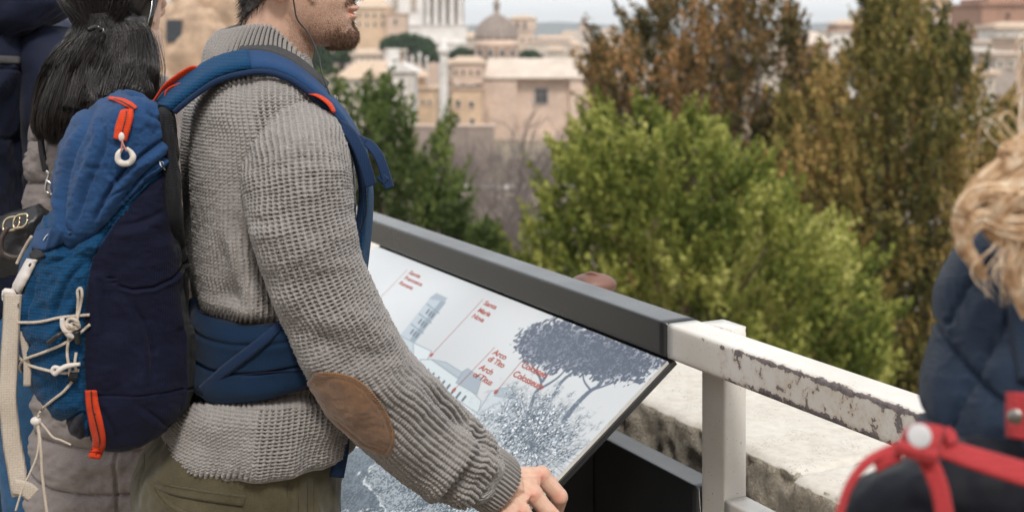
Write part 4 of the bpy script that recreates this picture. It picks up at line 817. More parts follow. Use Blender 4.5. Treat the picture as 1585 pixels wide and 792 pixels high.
# right sleeve ---------------------------------------------------------------
SL = [((440, 196, 1.870), 40, .035), ((447, 206, 1.815), 62, .054), ((453, 222, 1.765), 76, .066), ((457, 250, 1.732), 83, .069), ((461, 295, 1.718), 84, .068), ((469, 350, 1.714), 79, .066), ((487, 420, 1.717), 75, .063), ((512, 480, 1.724), 75, .062),
      ((541, 540, 1.738), 76, .062), ((570, 590, 1.760), 76, .062), ((610, 632, 1.795), 75, .060), ((655, 674, 1.84), 71, .057), ((695, 706, 1.875), 66, .052), ((718, 719, 1.892), 60, .048), ((730, 726, 1.900), 55, .044), ((731, 727, 1.901), 42, .034)]
def sleeve_base(nv, phi):
    pts = np.array([P(*c) for c, _, _ in SL]); sp = spline(pts, nv); hw = spline([[h/FX*c[2], b, 0] for c, h, b in SL], nv)
    T, _, _ = frames(sp); Rg = np.zeros((nv, len(phi), 3)); view = sp-np.array([0, 0, CZ]); view /= np.linalg.norm(view, axis=1)[:, None]
    W = np.cross(T, view); W /= np.linalg.norm(W, axis=1)[:, None]; D = np.cross(W, T)
    # frame near the cap: the tube runs towards the camera, keep the frame of the upper arm
    k = int(nv*.2); W[:k] = W[k]; D = np.cross(W, T); D /= np.linalg.norm(D, axis=1)[:, None]
    q = lambda v: np.sign(v)*np.abs(v)**.93
    return sp[:, None]+hw[:, 0][:, None, None]*q(np.sin(phi))[None, :, None]*W[:, None]-hw[:, 1][:, None, None]*q(np.cos(phi))[None, :, None]*np.sign((D*view).sum(1))[:, None, None]*D[:, None]
pha = np.concatenate([np.linspace(-.6*np.pi, .6*np.pi, 250, endpoint=False), np.linspace(.6*np.pi, 1.4*np.pi, 90, endpoint=False)])
NVs = 720; Sa = sleeve_base(NVs, pha); Na = surf_normals(Sa); pa = proj(Sa); x, y = pa[..., 0], pa[..., 1]; tt = np.linspace(0, 1, NVs)[:, None]
if (Na[300, 125]@(Sa[300, 125]-Sa[300].mean(0))) < 0: Na = -Na; SGN = -1
else: SGN = 1
near = sstep(-.1, .6, np.cos(pha))[None]
fold = .006*fbm(np.stack([x/80, y/55, 0*x], -1), 3, 4)*near
fold += near*(.008*np.exp(-((x-y*.0-(545+(y-470)*1.05))/13)**2)*sstep(560, 610, y)*sstep(760, 700, y))                                   # long ridge on the forearm
fold -= near*(.009*np.exp(-((x-(523+(y-470)*1.05))/14)**2)*sstep(570, 630, y)*sstep(760, 700, y))
fold += near*(.006*np.sin((y-(x*.55))/15)*sstep(470, 520, y)*sstep(600, 560, y)*sstep(560, 500, x))                                          # elbow creases
fold -= near*.008*np.exp(-((y-x*.2-405)/12)**2)*sstep(430, 380, x)
line = pldist(pa, [(738, 680), (732, 700), (718, 722), (700, 748), (688, 770)]); fold -= .011*np.exp(-(line/9.)**2)*near*sstep(735, 705, x)                 # deep crease of pushed up sleeve
l2 = pldist(pa, [(752, 690), (742, 712), (728, 738), (712, 760)]); fold += .003*np.exp(-(l2/9)**2)*near
l3 = pldist(pa, [(728, 664), (722, 692), (704, 716), (684, 742), (668, 762)]); fold += .010*np.exp(-(l3/13)**2)*near
Sa = Sa+Na*fold[..., None]; SA = Sa; pa = proj(Sa)
va = np.concatenate([[0], np.cumsum(np.linalg.norm(np.diff(Sa[:, 125], axis=0), axis=1))]); ua = arc_u(Sa, 125)/.0087
Nk = surf_normals(Sa)*SGN; j = Sa*60; u2 = ua+.10*vnoise(j, 41)+.05*vnoise(j*4, 43); v2 = (va/.0053)[:, None]+.16*vnoise(j, 42)+.1*vnoise(j*4, 44)
mmx = sstep(500, 640, pa[..., 1]); h = (knit(u2, v2, 0)*(1-mmx)+knit(u2, v2, 1)*mmx)*(1+.25*vnoise(j*5, 45))
sleeve = mk('sleeve', (Sa+Nk*(.0052*(h-.6))[..., None]).reshape(-1, 3), grid_faces(NVs, len(pha)), Myarn, jumper)
stitch_shade(Sa, Nk, man)
# elbow patch of tan suede
poly = np.array([(486, 574), (505, 573), (528, 575), (550, 582), (570, 597), (590, 620), (604, 645), (612, 668), (612, 685), (606, 700), (598, 706), (560, 690), (500, 640), (470, 600)])
pin = inpoly(pa, poly) & (near > .02); pdn = pldist(pa, poly, True); gi_ = np.arange(NVs*len(pha)).reshape(NVs, -1)
gf = grid_faces(NVs, len(pha)); keep = pin.ravel()[gf].all(1); f = gf[keep]; us, inv = np.unique(f, return_inverse=True); inv = inv.reshape(f.shape)
edge = np.clip(pdn.ravel()[us]/5, 0, 1); on_sil = pa[..., 0].ravel()[us] < 0
P0 = Sa.reshape(-1, 3)[us]+Nk.reshape(-1, 3)[us]*(.0012+.0032*np.sqrt(edge)+.0012*np.exp(-((pdn.ravel()[us]-9)/2)**2)*-1+.0006*fbm(Sa.reshape(-1, 3)[us]*180, 3, 5))[:, None]
msu = M_('tan_suede', .95, 0, .5, .1); s1 = msu.noise(60, 6, .7); s2 = msu.noise(700, 3); msu.col(msu.mix(.35, msu.ramp(s1, [(.3, (.13, .065, .032)), (.7, (.235, .128, .066))]), msu.ramp(s2, [(.3, (.09, .045, .022)), (.7, (.30, .17, .09))]))); msu.bump(s2, .6, .0005)
patch = mk('elbow_patch', P0, inv, msu.m, sleeve)
def snap(px, py, V, Pj, rad=5., off=.002, toward=True):
    """point of a surface seen at a photo pixel, lifted towards the viewer"""
    d = (Pj[:, 0]-px)**2+(Pj[:, 1]-py)**2; r = rad
    while True:
        k = np.nonzero(d < r*r)[0]
        if len(k) or r > 80: break
        r *= 1.6
    b = V[k][:, 1].min() if len(k) else 1.8; kk = k[V[k][:, 1] < b+.02] if len(k) else []
    dep = V[kk][:, 1].mean() if len(kk) else 1.8; p = P(px, py, dep); q = p-np.array([0, 0, CZ]); return p-q/np.linalg.norm(q)*off
SAf = SA.reshape(-1, 3); SAp = pa.reshape(-1, 2)
st = MB()   # stitching round the patch
ring = spline(np.vstack([poly[:11]]), 70)
for i in range(0, 69): 
    a_ = snap(*(ring[i]*.5+ring[i+1]*.5+(np.array([540, 650])-ring[i])*.035), SAf, SAp, 4, .0055); b_ = snap(*(ring[i]+(np.array([540, 650])-ring[i])*.075), SAf, SAp, 4, .0065); V, F = tube_vf([a_, b_], .0006, 4, 3); st.add(V, F)
st.build('stitching', plain('patch_thread', (.30, .17, .09), .8), patch, True)
# cuff: fine rib
CU = [((712, 706, 1.886), 44, .036), ((726, 716, 1.896), 46, .038), ((742, 728, 1.910), 46, .038), ((757, 739, 1.922), 45, .037), ((768, 747, 1.932), 44, .037), ((771, 749, 1.935), 41, .034), ((764, 744, 1.93), 37, .030)]
nvc, nuc = 60, 300; sp = spline([P(*c) for c, _, _ in CU], nvc); hw = spline([[h/FX*c[2], b, 0] for c, h, b in CU], nvc)
T = P(771, 749, 1.935)-P(728, 717, 1.898); T /= np.linalg.norm(T); vw = sp[30]-np.array([0, 0, CZ]); vw /= np.linalg.norm(vw); W = np.cross(T, vw); W /= np.linalg.norm(W); D = np.cross(T, W); pq = np.linspace(0, 2*np.pi, nuc, endpoint=False)
Sf = sp[:, None]+hw[:, 0][:, None, None]*np.sin(pq)[None, :, None]*W+hw[:, 1][:, None, None]*np.cos(pq)[None, :, None]*D; Nf = surf_normals(Sf)
if Nf[20, 0]@(Sf[20, 0]-Sf[20].mean(0)) < 0: Nf = -Nf
rb = .5+.5*np.cos(pq[None]*44+.6*vnoise(Sf*40, 3)); s5 = .5+.5*np.cos(np.linspace(0, 1, nvc)[:, None]*2*np.pi*22)
Sf = Sf+Nf*(.0042*rb**.8*(.85+.15*s5)-.0015+.003*vnoise(Sf*30, 8))[..., None]; mk('cuff', Sf.reshape(-1, 3), grid_faces(nvc, nuc), Myarn, sleeve)
# left sleeve, hanging on his far side
lp = [torso_ring(.80, np.pi)*.75+torso_ring(.8, 0)*.25, torso_ring(.80, np.pi)+RT*.02, torso_ring(.7, np.pi)-RT*.02+ZV*.0, torso_ring(.5, np.pi)-RT*.05, torso_ring(.28, np.pi)-RT*.05, torso_ring(.1, np.pi)-RT*.05-FW*.01, torso_ring(.0, np.pi)-RT*.05-FW*.02-ZV*.04]
lp = spline(lp, 150); rl = np.interp(np.linspace(0, 1, 150), [0, .2, .6, 1], [.06, .07, .06, .042]); T, N_, B_ = frames(lp); al = np.linspace(0, 2*np.pi, 120, endpoint=False)
Sl = lp[:, None]+rl[:, None, None]*(np.cos(al)[None, :, None]*N_[:, None]+np.sin(al)[None, :, None]*B_[:, None]); knit_mesh('sleeve', Sl, arc_u(Sl, 0)/.0094, (np.linspace(0, .75, 150)/.0056)[:, None]+0*Sl[..., 0], Myarn, jumper, mode=1)
# ---------------------------------------------------------------- body: head, neck, hand
HC = P(447, -60, 1.905); HYAW = R(7); HF = np.array([math.cos(HYAW), math.sin(HYAW), 0]); HL = np.array([-math.sin(HYAW), math.cos(HYAW), 0]); HA = np.array([HF, HL, ZV])
def hd(p): return HC+np.asarray(p, float)@HA
def hring(z, x0, x1, w_, m=40, sq=.9, nar=.22):
    a = np.linspace(0, 2*np.pi, m, endpoint=False); q = lambda v: np.sign(v)*np.abs(v)**sq
    return np.stack([(x0+x1)/2+(x1-x0)/2*q(np.cos(a)), w_*q(np.sin(a))*(1-nar*np.cos(a)), z+0*a], -1)
HR = [(-.1265, .052, .084, .015), (-.124, .035, .092, .026), (-.117, .012, .0975, .037), (-.105, -.008, .0985, .046), (-.09, -.018, .096, .052), (-.074, -.025, .0925, .0565), (-.058, -.03, .0945, .0605), (-.04, -.035, .095, .064), (-.02, -.04, .094, .067), (.0, -.045, .094, .069), (.02, -.05, .0955, .07), (.045, -.06, .099, .071), (.07, -.06, .096, .07)]
zz = spline(HR, 60); parts = [loft(hd(np.array([hring(*r) for r in zz])))]
parts.append((lambda v: (hd(v[0]), v[1]))(ell_vf((-.003, 0, .032), (.102, .078, .095))))
# neck and upper body carry on as the same skin
nk = spline([P(400, 210, 1.9), P(407, 150, 1.9), P(418, 105, 1.902), P(428, 70, 1.905), P(437, 30, 1.906), P(440, -10, 1.906)], 30); rn = np.interp(np.linspace(0, 1, 30), [0, .25, .6, .8, 1], [.075, .062, .0555, .056, .058]); parts.append(tube_vf(nk, rn, 30))
for s_ in (-1, 1):
    parts.append((lambda v: (hd(v[0]), v[1]))(ell_vf((-.012, s_*.073, -.026), (.019, .008, .033))))   # ear
    parts.append((lambda v: (hd(v[0]), v[1]))(ell_vf((-.008, s_*.073, -.051), (.0105, .006, .0125))))
    parts.append((lambda v: (hd(v[0]), v[1]))(ell_vf((.086, s_*.031, -.02), (.012, .013, .012))))
    V, F = tube_vf([(.05, s_*.045, -.035), (.03, s_*.055, -.06)], .012, 8, 5); parts.append((hd(V), F))
V, F = tube_vf([(.092, 0, .02), (.102, 0, -.004), (.110, 0, -.022), (.1135, 0, -.034), (.095, 0, -.046)], [.007, .010, .0125, .0145, .010], 14, 20); parts.append((hd(V), F))
for s_ in (-1, 1): parts.append((lambda v: (hd(v[0]), v[1]))(ell_vf((.098, s_*.011, -.040), (.010, .008, .006))))
parts.append((lambda v: (hd(v[0]), v[1]))(ell_vf((.0900, 0, -.0695), (.0125, .025, .0062))))     # upper lip
parts.append((lambda v: (hd(v[0]), v[1]))(ell_vf((.0885, 0, -.0815), (.0120, .022, .0060))))     # lower lip
parts.append((lambda v: (hd(v[0]), v[1]))(ell_vf((.083, 0, -.109), (.0185, .022, .018))))       # chin
Vh, Fh = remesh(parts, .0021, 5)
Lh = (Vh-HC)@HA.T; X_, Y_, Z_ = Lh.T
Vh += (HF*((-.0035*np.exp(-((Z_+.0757)/.0020)**2-(Y_/.022)**2)*(X_ > .07)-.004*np.exp(-((Z_+.0945)/.006)**2-(Y_/.022)**2)*(X_ > .07))[:, None]))
hit = lambda a, b_, c: 0
# hand
def cap(p, r, m=14, n=None):
    V, F = tube_vf(p, r, m, n or 4*len(p)); return V, F
def hp(px, py, d): return P(px, py, d)
wr = [hp(745, 730, 1.91), hp(772, 748, 1.935), hp(790, 752, 1.955)]
hand = [cap([hp(700, 700, 1.87), *wr], [.028, .030, .027, .027], 24)]
Wd = {'index': [(798, 738, 1.968), (838, 736, 1.992), (866, 768, 1.990), (858, 796, 2.020), (846, 792, 2.035)],
      'middle': [(790, 750, 1.955), (826, 765, 1.955), (856, 800, 1.950), (846, 826, 1.985), (834, 820, 2.00)],
      'ring': [(780, 764, 1.945), (808, 792, 1.925), (836, 826, 1.920), (826, 846, 1.955), (814, 840, 1.97)],
      'little': [(772, 776, 1.935), (788, 812, 1.905), (810, 842, 1.900), (802, 858, 1.93), (792, 852, 1.945)]}
for k, v in Wd.items():
    r = {'index': [.0155, .0142, .0128, .0112, .0100], 'middle': [.0155, .0140, .0125, .0105, .0095], 'ring': [.015, .0130, .0115, .0100, .0090], 'little': [.012, .0108, .0095, .0080, .0075]}[k]
    q = [hp(*c) for c in v]; hand.append(cap(q[:2], r[:2], 14, 8)); hand.append(cap(q[1:3], [r[1], r[1]*.92, r[2]], 14, 8)); hand.append(cap(q[2:], r[2:], 14, 10))
    V, F = ell_vf(q[1], (r[1]*1.12,)*3, None, 10, 14); hand.append((V, F)); V, F = ell_vf(q[2], (r[2]*1.06,)*3, None, 10, 14); hand.append((V, F)); V, F = ell_vf(q[4], (r[4],)*3, None, 10, 14); hand.append((V, F))
# palm web between the metacarpals
pal = np.array([hp(*Wd[k][0]) for k in Wd]); kn = np.array([hp(*Wd[k][1]) for k in Wd])
for i in range(3):
    for f in (.33, .66): hand.append(cap([pal[i]*(1-f)+pal[i+1]*f, (kn[i]*(1-f)+kn[i+1]*f)*.95+pal[i]*.05], [.016, .0125], 12, 6))
tb = [hp(796, 742, 1.972), hp(812, 748, 2.012), hp(836, 742, 2.026), hp(856, 745, 2.022)]; hand.append(cap(tb, [.014, .013, .0105, .008], 12)); hand.append(ell_vf(tb[-1], (.0085,)*3, None, 10, 12))
Vg, Fg = remesh(hand, .0014, 6)
dn_ = np.zeros(len(Vg)); pg = proj(Vg)
for i, k in enumerate(Wd): # extensor tendons raised over the back of the hand, dips between the knuckles
    dn_ += .0012*np.exp(-(pldist(pg, [Wd[k][0][:2], Wd[k][1][:2]])/3.0)**2)
ng = vnormals(Vg, Fg); Vg = Vg+ng*(dn_+.0005*vnoise(Vg*90, 2))[:, None]
# trunk and legs of the body (under the clothes)
bod = []
r_ = np.array([torso_ring(t, np.linspace(0, 2*np.pi, 40, endpoint=False), -.022) for t in np.linspace(.02, .84, 30)]); bod.append(loft(r_))
hip = P(378, 690, 1.9); 
def leg(s): 
    h0 = np.array([hip[0], hip[1], .96])+RT*.095*s; kn_ = np.array([hip[0]+.05+.02*s, hip[1]+.02, .56])+RT*.10*s; an = np.array([hip[0]-.0+.06*s, hip[1]+.02, GZ+.09])+RT*.10*s; return h0, kn_, an
for s in (-1, 1): h0, kn_, an = leg(s); bod.append(tube_vf([h0, kn_, an], [.066, .05, .04], 20, 24))
for s, (a0, a1, a2) in ((1, (P(455, 215, 1.75), P(560, 590, 1.77), P(745, 730, 1.91))),): bod.append(tube_vf([torso_ring(.70, 0)-RT*.08, P(455, 260, 1.765), P(480, 420, 1.73), a1, P(650, 665, 1.84), a2], [.04, .045, .042, .040, .036, .026], 18, 40))
bod.append(tube_vf(lp, np.linspace(.05, .028, 12), 16, 60)); le = lp[-1]; bod.append(tube_vf([le, le-ZV*.06, le-ZV*.13], [.028, .034, .012], 14, 12))
for i in range(4): q0 = le-ZV*.10+FW*(.03-.02*i); bod.append(tube_vf([q0, q0-ZV*.05, q0-ZV*.07+RT*.02], [.010, .009, .007], 8, 8))
Vb, Fb = remesh(bod, .008, 3)
msk = M_('skin', .48, 0, 0, .45); k1 = msk.noise(55, 5, .65); k2 = msk.noise(700, 3, .6); sb = msk.attr('stubble'); rd = msk.attr('red')
c0 = msk.ramp(k1, [(.3, (.56, .34, .245)), (.7, (.68, .45, .34))]); c0 = msk.mix(msk.math('MULTIPLY', rd, .7), c0, (.56, .20, .135)); stb = msk.ramp(k2, [(.40, (.10, .055, .035)), (.62, (.46, .27, .19))])
msk.col(msk.mix(sb, c0, stb)); msk.bump(msk.math('ADD', k2, msk.math('MULTIPLY', k1, .5)), .35, .0008)
msk.b.inputs['Subsurface Weight'].default_value = .18; msk.b.inputs['Subsurface Radius'].default_value = (.9, .35, .2); msk.b.inputs['Subsurface Scale'].default_value = .006
stub = np.clip(sstep(-.04, -.075, Z_+.32*np.abs(X_-.09)*.6)*sstep(-.02, .03, X_)*.55+sstep(-.085, -.10, Z_)*sstep(.0, .05, X_)*.3, 0, .8); stub *= 1-sstep(.012, .006, np.abs(Z_+.0757))*(np.abs(Y_) < .024)*(X_ > .075)
lipm = np.exp(-((Z_+.0757)/.0075)**2)*(np.abs(Y_) < .024)*(X_ > .084)
earr = .5*np.exp(-(((X_+.01)/.02)**2))*(np.abs(Y_) > .068)
redh = np.zeros(len(Vg))
for k in Wd:
    for i, a_ in ((1, .9), (2, .8)): redh += a_*np.exp(-((pg-np.array(Wd[k][i][:2]))**2).sum(1)/90.)
MBo = MB(); MBo.add(Vh, Fh); MBo.add(Vg, Fg); MBo.add(Vb, Fb); zb = np.zeros(len(Vb))
body = MBo.build('body', msk.m, man, True, attrs={'stubble': np.concatenate([stub, 0*redh, zb]), 'red': np.concatenate([np.clip(lipm+earr, 0, 1), np.clip(redh, 0, 1), zb])})
# finger nails
def nail(c, nrm, up, w_, l, par=body):
    nrm = nrm/np.linalg.norm(nrm); up = up-nrm*(up@nrm); up /= np.linalg.norm(up); sd = np.cross(nrm, up); V, F = ell_vf((0, 0, 0), (w_, l, .0012), None, 8, 14); return mk('nail', c+V@np.array([sd, up, nrm]), F, plain('nail', (.62, .40, .32), .3, .05), par)
eyes = []
for s_ in (-1, 1):
    V, F = ell_vf((.0945, s_*.031, -.02), (.0045, .0115, .006)); e_ = mk('eye', hd(V), F, plain('eye_white', (.7, .68, .65), .15, .03), body); V, F = ell_vf((.0982, s_*.031, -.02), (.0014, .005, .005)); mk('iris', hd(V), F, plain('iris', (.06, .035, .02), .1, .1), e_)
# hair, beard, brows
mhair = M_('dark_hair', .42, 0, 0, .5); hf = mhair.noise(260, 2); mhair.col(mhair.ramp(hf, [(.3, (.010, .007, .006)), (.7, (.040, .026, .019))]))
g = np.random.default_rng(5)
def near_surface(Vs, Ns, mask, n): 
    k = np.nonzero(mask)[0]; i = g.choice(k, n); return Vs[i], Ns[i]
nh = vnormals(Vh, Fh)
if (nh*(Vh-HC)).sum(1).mean() < 0: nh = -nh
hm = (X_ < .055+.25*(Z_-.03)) & (Z_ > np.interp(X_, [-.11, -.06, -.03, -.02, .02, .06], [-.088, -.083, -.06, .012, .012, .05])) & ~((np.abs(Y_) > .0755) & (np.abs(X_+.012) < .022) & (Z_ < .01))
def fur(name, mask, n, length, lay_, rad, mat, seg=5, spread=.25, parent=man, curl=.2):
    p, nn = near_surface(Vh, nh, mask, n); p = p+g.normal(0, .0010, p.shape); d0 = nn*lay_[0]+np.array(lay_[1])@HA+g.normal(0, spread, p.shape); d0 /= np.linalg.norm(d0, axis=1)[:, None]
    L_ = length*g.uniform(.6, 1.25, n); pts = [p-nn*.001]; d = d0; cl = g.normal(0, curl, p.shape)
    for k in range(seg-1): d = d+np.array([0, 0, -.12])+cl/seg; d /= np.linalg.norm(d, axis=1)[:, None]; pts.append(pts[-1]+d*(L_/(seg-1))[:, None])
    V, F = strands_vf(np.array(pts).transpose(1, 0, 2), rad*g.uniform(.7, 1.2, n)); return mk(name, V, F, mat, parent)
hr = fur('hair', hm, 9000, .020, (.30, (-.35, 0, -.75)), .00035, mhair.m, 5)
Vc, Fc = Vh[hm.nonzero()[0]], None
# short scalp cap below the strands so that no skin shows between them
fm = [f[hm[f].all(1)] for f in Fh]; fm = [f for f in fm if len(f)]; us, inv = np.unique(np.concatenate([f.ravel() for f in fm]), return_inverse=True); o_ = 0; ff = []
for f in fm: ff.append(inv[o_:o_+f.size].reshape(f.shape)); o_ += f.size
mk('scalp', Vh[us]+nh[us]*.0035, ff, mhair.m, hr)
mbrd = M_('beard_hair', .5, 0, 0, .4); bf = mbrd.noise(300, 2); mbrd.col(mbrd.ramp(bf, [(.3, (.075, .042, .026)), (.7, (.26, .14, .08))]))
bn_ = vnoise(Lh*160, 3); chin = (X_ > .060+.014*bn_-.2*(Z_+.125)) & (Z_ < -.100+.006*bn_) & (Z_ > -.135); jaw = (X_ > -.005) & (Z_ < -.075-.0*X_) & (Z_ < -.06-.45*(X_-.0)*.3) & (Z_ > -.132); mou = (X_ > .074) & (Z_ < -.050) & (Z_ > -.0655) & (np.abs(Y_) < .032); sides = (X_ > .066) & (X_ < .084) & (Z_ < -.062) & (Z_ > -.104) & (np.abs(Y_) > .022); soul = (X_ > .08) & (Z_ < -.088) & (Z_ > -.101) & (np.abs(Y_) < .011)
bd = fur('beard', chin, 2000, .0075, (.6, (.2, 0, -.9)), .00030, mbrd.m, 5, .3, curl=.5); fur('beard', jaw, 2200, .0032, (.6, (.2, 0, -.8)), .00022, mbrd.m, 3, .35); fur('beard', soul, 500, .008, (.5, (.35, 0, -.9)), .00028, mbrd.m, 4); fur('moustache', mou, 700, .007, (.4, (.25, 0, -1)), .00028, mbrd.m, 4); fur('beard', sides, 120, .0028, (.4, (.1, 0, -1)), .00022, mbrd.m, 4)
cheek = (X_ > -.0) & (Z_ < -.045-.0*X_) & (Z_ > -.10) & (np.abs(Y_) > .03); fur('stubble', cheek, 1500, .0022, (.5, (.1, 0, -.8)), .00018, mbrd.m, 3, .3)
brow = (X_ > .075) & (np.abs(Z_-.004) < .004) & (np.abs(Y_) > .012) & (np.abs(Y_) < .045); fur('eyebrow', brow, 400, .008, (.3, (0, 0, .1)), .0003, mhair.m, 4)
# earphone cable
mcab = plain('black_rubber', (.015, .015, .016), .45, .1); ep = thing('earphone_cable', 'thin black earphone cable hanging from the man\'s ear over his collar', 'earphones', tuple(P(450, 0, 1.82)))
cb = [P(446, -22, 1.828), P(453, -5, 1.822), P(456, 12, 1.822), P(460, 30, 1.822), P(474, 48, 1.822), P(483, 62, 1.820), P(490, 78, 1.815), P(495, 96, 1.80), P(499, 116, 1.79), P(506, 135, 1.785), P(516, 158, 1.78), P(530, 182, 1.775), P(545, 205, 1.77), P(562, 240, 1.775), P(566, 290, 1.78), P(567, 325, 1.78), P(563, 345, 1.78), P(558, 358, 1.785), P(545, 370, 1.80)]
tube('cable', cb, .0011, mcab, ep, 8, 160); V, F = ell_vf(P(445, -28, 1.832), (.006, .006, .008), None, 10, 12); mk('earbud', V, F, mcab, ep)
# ---------------------------------------------------------------- trousers
mol = M_('olive_cotton', .85, 0, .15, .2); o1 = mol.noise(16, 6, .65); o2 = mol.noise(600, 2); mol.col(mol.mix(.3, mol.ramp(o1, [(.3, (.052, .045, .024)), (.7, (.095, .080, .046))]), mol.ramp(o2, [(.3, (.035, .03, .017)), (.7, (.12, .10, .06))]))); mol.bump(mol.math('ADD', o1, o2), .5, .001)
PT = np.array([(640, 262, 535, .165), (680, 222, 540, .172), (715, 203, 538, .178), (750, 200, 536, .182), (790, 203, 534, .184), (830, 215, 528, .182), (860, 240, 515, .172)], float)
phl = np.linspace(0, 2*np.pi, 160, endpoint=False); prs = []
for py, xl, xr, b in spline(PT, 40):
    xc, hw = ((xl+xr)/2-CX)/FX*TD, (xr-xl)/2/FX*TD; a = math.sqrt(hw**2-(b*math.sin(TH_))**2); s, c = np.sin(phl), np.cos(phl); s_, c_ = np.sign(s)*np.abs(s)**.9, np.sign(c)*np.abs(c)**.9
    prs.append(np.stack([xc+a*s_*FW[0]+b*c_*RT[0], TD+a*s_*FW[1]+b*c_*RT[1], np.full(160, CZ-(py-HY)/FX*TD)], -1))
tp = [loft(np.array(prs))]
for s in (-1, 1): h0, kn_, an = leg(s); tp.append(tube_vf([h0-ZV*.04, kn_, an+ZV*.02], [.103, .078, .065], 30, 30))
Vt, Ft = remesh(tp, .0042, 8); pt_ = proj(Vt); nt_ = vnormals(Vt, Ft); nearT = (nt_@RT > -.1)
def lineg(path, w_, h): return h*np.exp(-(pldist(pt_, path)/w_)**2)*nearT
fl_ = .0035*fbm(np.stack([pt_[:, 0]/60, pt_[:, 1]/110, 0*pt_[:, 0]], -1), 4, 2)*1.6+.002*vnoise(Vt*60, 3)
fl_ += lineg([(236, 742), (260, 750), (300, 758), (378, 767)], 2.2, .0022)+lineg([(236, 752), (300, 768), (372, 778)], 2.0, -.002)+lineg([(375, 768), (372, 800)], 2.2, .0018)
fl_ += lineg([(234, 745), (243, 765), (262, 782), (290, 800)], 3.0, .0035)+lineg([(242, 742), (252, 762), (272, 780)], 2, -.002)+lineg([(450, 745), (450, 800)], 1.6, -.0018)+lineg([(457, 745), (457, 800)], 2.5, .0014)+lineg([(480, 742), (480, 800)], 1.6, -.0014)+lineg([(222, 700), (219, 760)], 1.5, -.002)
Vt = Vt+nt_*fl_[:, None]; trs = mk('trousers', Vt, Ft, mol.m, man)
V, F = tube_vf([snap(300, 790, Vt, pt_, 5, .0), snap(300, 790, Vt, pt_, 5, .006)], .008, 16, 4); 
st = MB()
for path in ([(239, 744), (262, 753), (300, 761), (374, 770)], [(239, 748), (262, 757), (300, 765), (374, 774)], [(445, 746), (445, 792)], [(462, 745), (462, 792)], [(476, 743), (476, 792)], [(486, 742), (486, 792)], [(224, 702), (221, 768)]):
    q = spline(np.array(path, float), int(sum(np.hypot(*np.diff(np.array(path, float), axis=0).T))/2.6))
    for i in range(0, len(q)-1):
        a_, b_ = snap(*q[i], Vt, pt_, 3, .0012), snap(*(q[i]*.4+q[i+1]*.6), Vt, pt_, 3, .0012); V, F = tube_vf([a_, b_], .00045, 4, 2); st.add(V, F)
V, F = ribbon_vf([snap(*q, Vt, pt_, 4, .001) for q in spline(np.array([(234, 741), (262, 749), (310, 757), (380, 766)], float), 30)], [snap(*q, Vt, pt_, 4, .0025) for q in spline(np.array([(240, 756), (264, 765), (308, 774), (376, 784)], float), 30)], .0035); mk('pocket_flap', V, F, mol.m, trs)
V, F = ribbon_vf([snap(*q, Vt, pt_, 4, .001) for q in spline(np.array([(232, 744), (240, 764), (258, 784), (290, 805)], float), 24)], [snap(*q, Vt, pt_, 4, .001) for q in spline(np.array([(241, 744), (250, 762), (268, 779), (300, 796)], float), 24)], .004); mk('pocket_welt', V, F, mol.m, trs)
for path in ([(236, 744), (262, 752), (310, 760), (378, 769)], [(241, 753), (264, 762), (308, 771), (374, 781)], [(236, 746), (244, 764), (262, 783), (292, 802)]):
    q = spline(np.array(path, float), int(sum(np.hypot(*np.diff(np.array(path, float), axis=0).T))/2.6))
    for i in range(0, len(q)-1):
        a_, b_ = snap(*q[i], Vt, pt_, 3, .0042), snap(*(q[i]*.4+q[i+1]*.6), Vt, pt_, 3, .0042); V, F = tube_vf([a_, b_], .00045, 4, 2); st.add(V, F)
st.build('stitching', plain('olive_thread', (.05, .04, .02), .8), trs, True)
b_ = MB()
for s in (-1, 1):
    h0, kn_, an = leg(s); c = an-ZV*.05+FW*.06; V, F = ell_vf(c, (.14, .048, .05), RAX*0+np.array([FW, -RT, ZV])); V[:, 2] = np.maximum(V[:, 2], GZ+.004); b_ = MB(); b_.add(V, F); sh = b_.build('shoe', plain('brown_leather', (.10, .055, .03), .5), man, True); q = MB(); q.box([c[0], c[1], GZ+.012], (.27, .092, .022), [FW, -RT, ZV]); q.build('sole', mcab, sh)
# ================================================================= backpack
Mroy = fabric('royal_blue_nylon', (.017, .058, .155)); Mteal = fabric('blue_ripstop', (.003, .048, .125), .0022, bump=.9); Mnavy = fabric('navy_nylon', (.0050, .0065, .024), var=.1); Mblk = fabric('black_mesh', (.016, .017, .020), .0016, bump=.9)
Mbase = fabric('slate_nylon', (.022, .024, .038)); Morg = fabric('orange_webbing', (.62, .055, .016), .0016); Mcord = fabric('beige_cord', (.55, .47, .39), .0012); Mweb = fabric('beige_webbing', (.50, .43, .36), .0016, var=.1); Mwp = plain('pale_plastic', (.62, .57, .53), .4, .06, 30); Mnweb = fabric('navy_webbing', (.010, .028, .075), .0014)
bp = thing('backpack', 'blue and navy hiking backpack with orange zips and beige cords on the man\'s back', 'backpack', (-.57, 1.81, 1.0))
BP = np.array([(166, 188, 244, .085), (168, 176, 262, .105), (174, 155, 274, .125), (186, 134, 280, .137), (208, 115, 283, .142), (242, 98, 286, .145), (280, 88, 289, .147), (320, 76, 291, .15), (360, 58, 293, .15), (400, 36, 299, .15), (440, 19, 305, .15), (500, 13, 307, .15), (550, 18, 311, .148), (600, 34, 311, .145), (640, 58, 302, .14), (670, 84, 276, .132), (690, 112, 250, .12), (702, 140, 222, .10), (707, 160, 200, .07)], float)
NB, MBn = 420, 620; Kb = spline(BP, NB)[::-1]; D0 = 1.83
ang = np.linspace(0, 2*np.pi, MBn, endpoint=False)
def sq(v, e): return np.sign(v)*np.abs(v)**e
Sb = np.zeros((NB, MBn, 3))
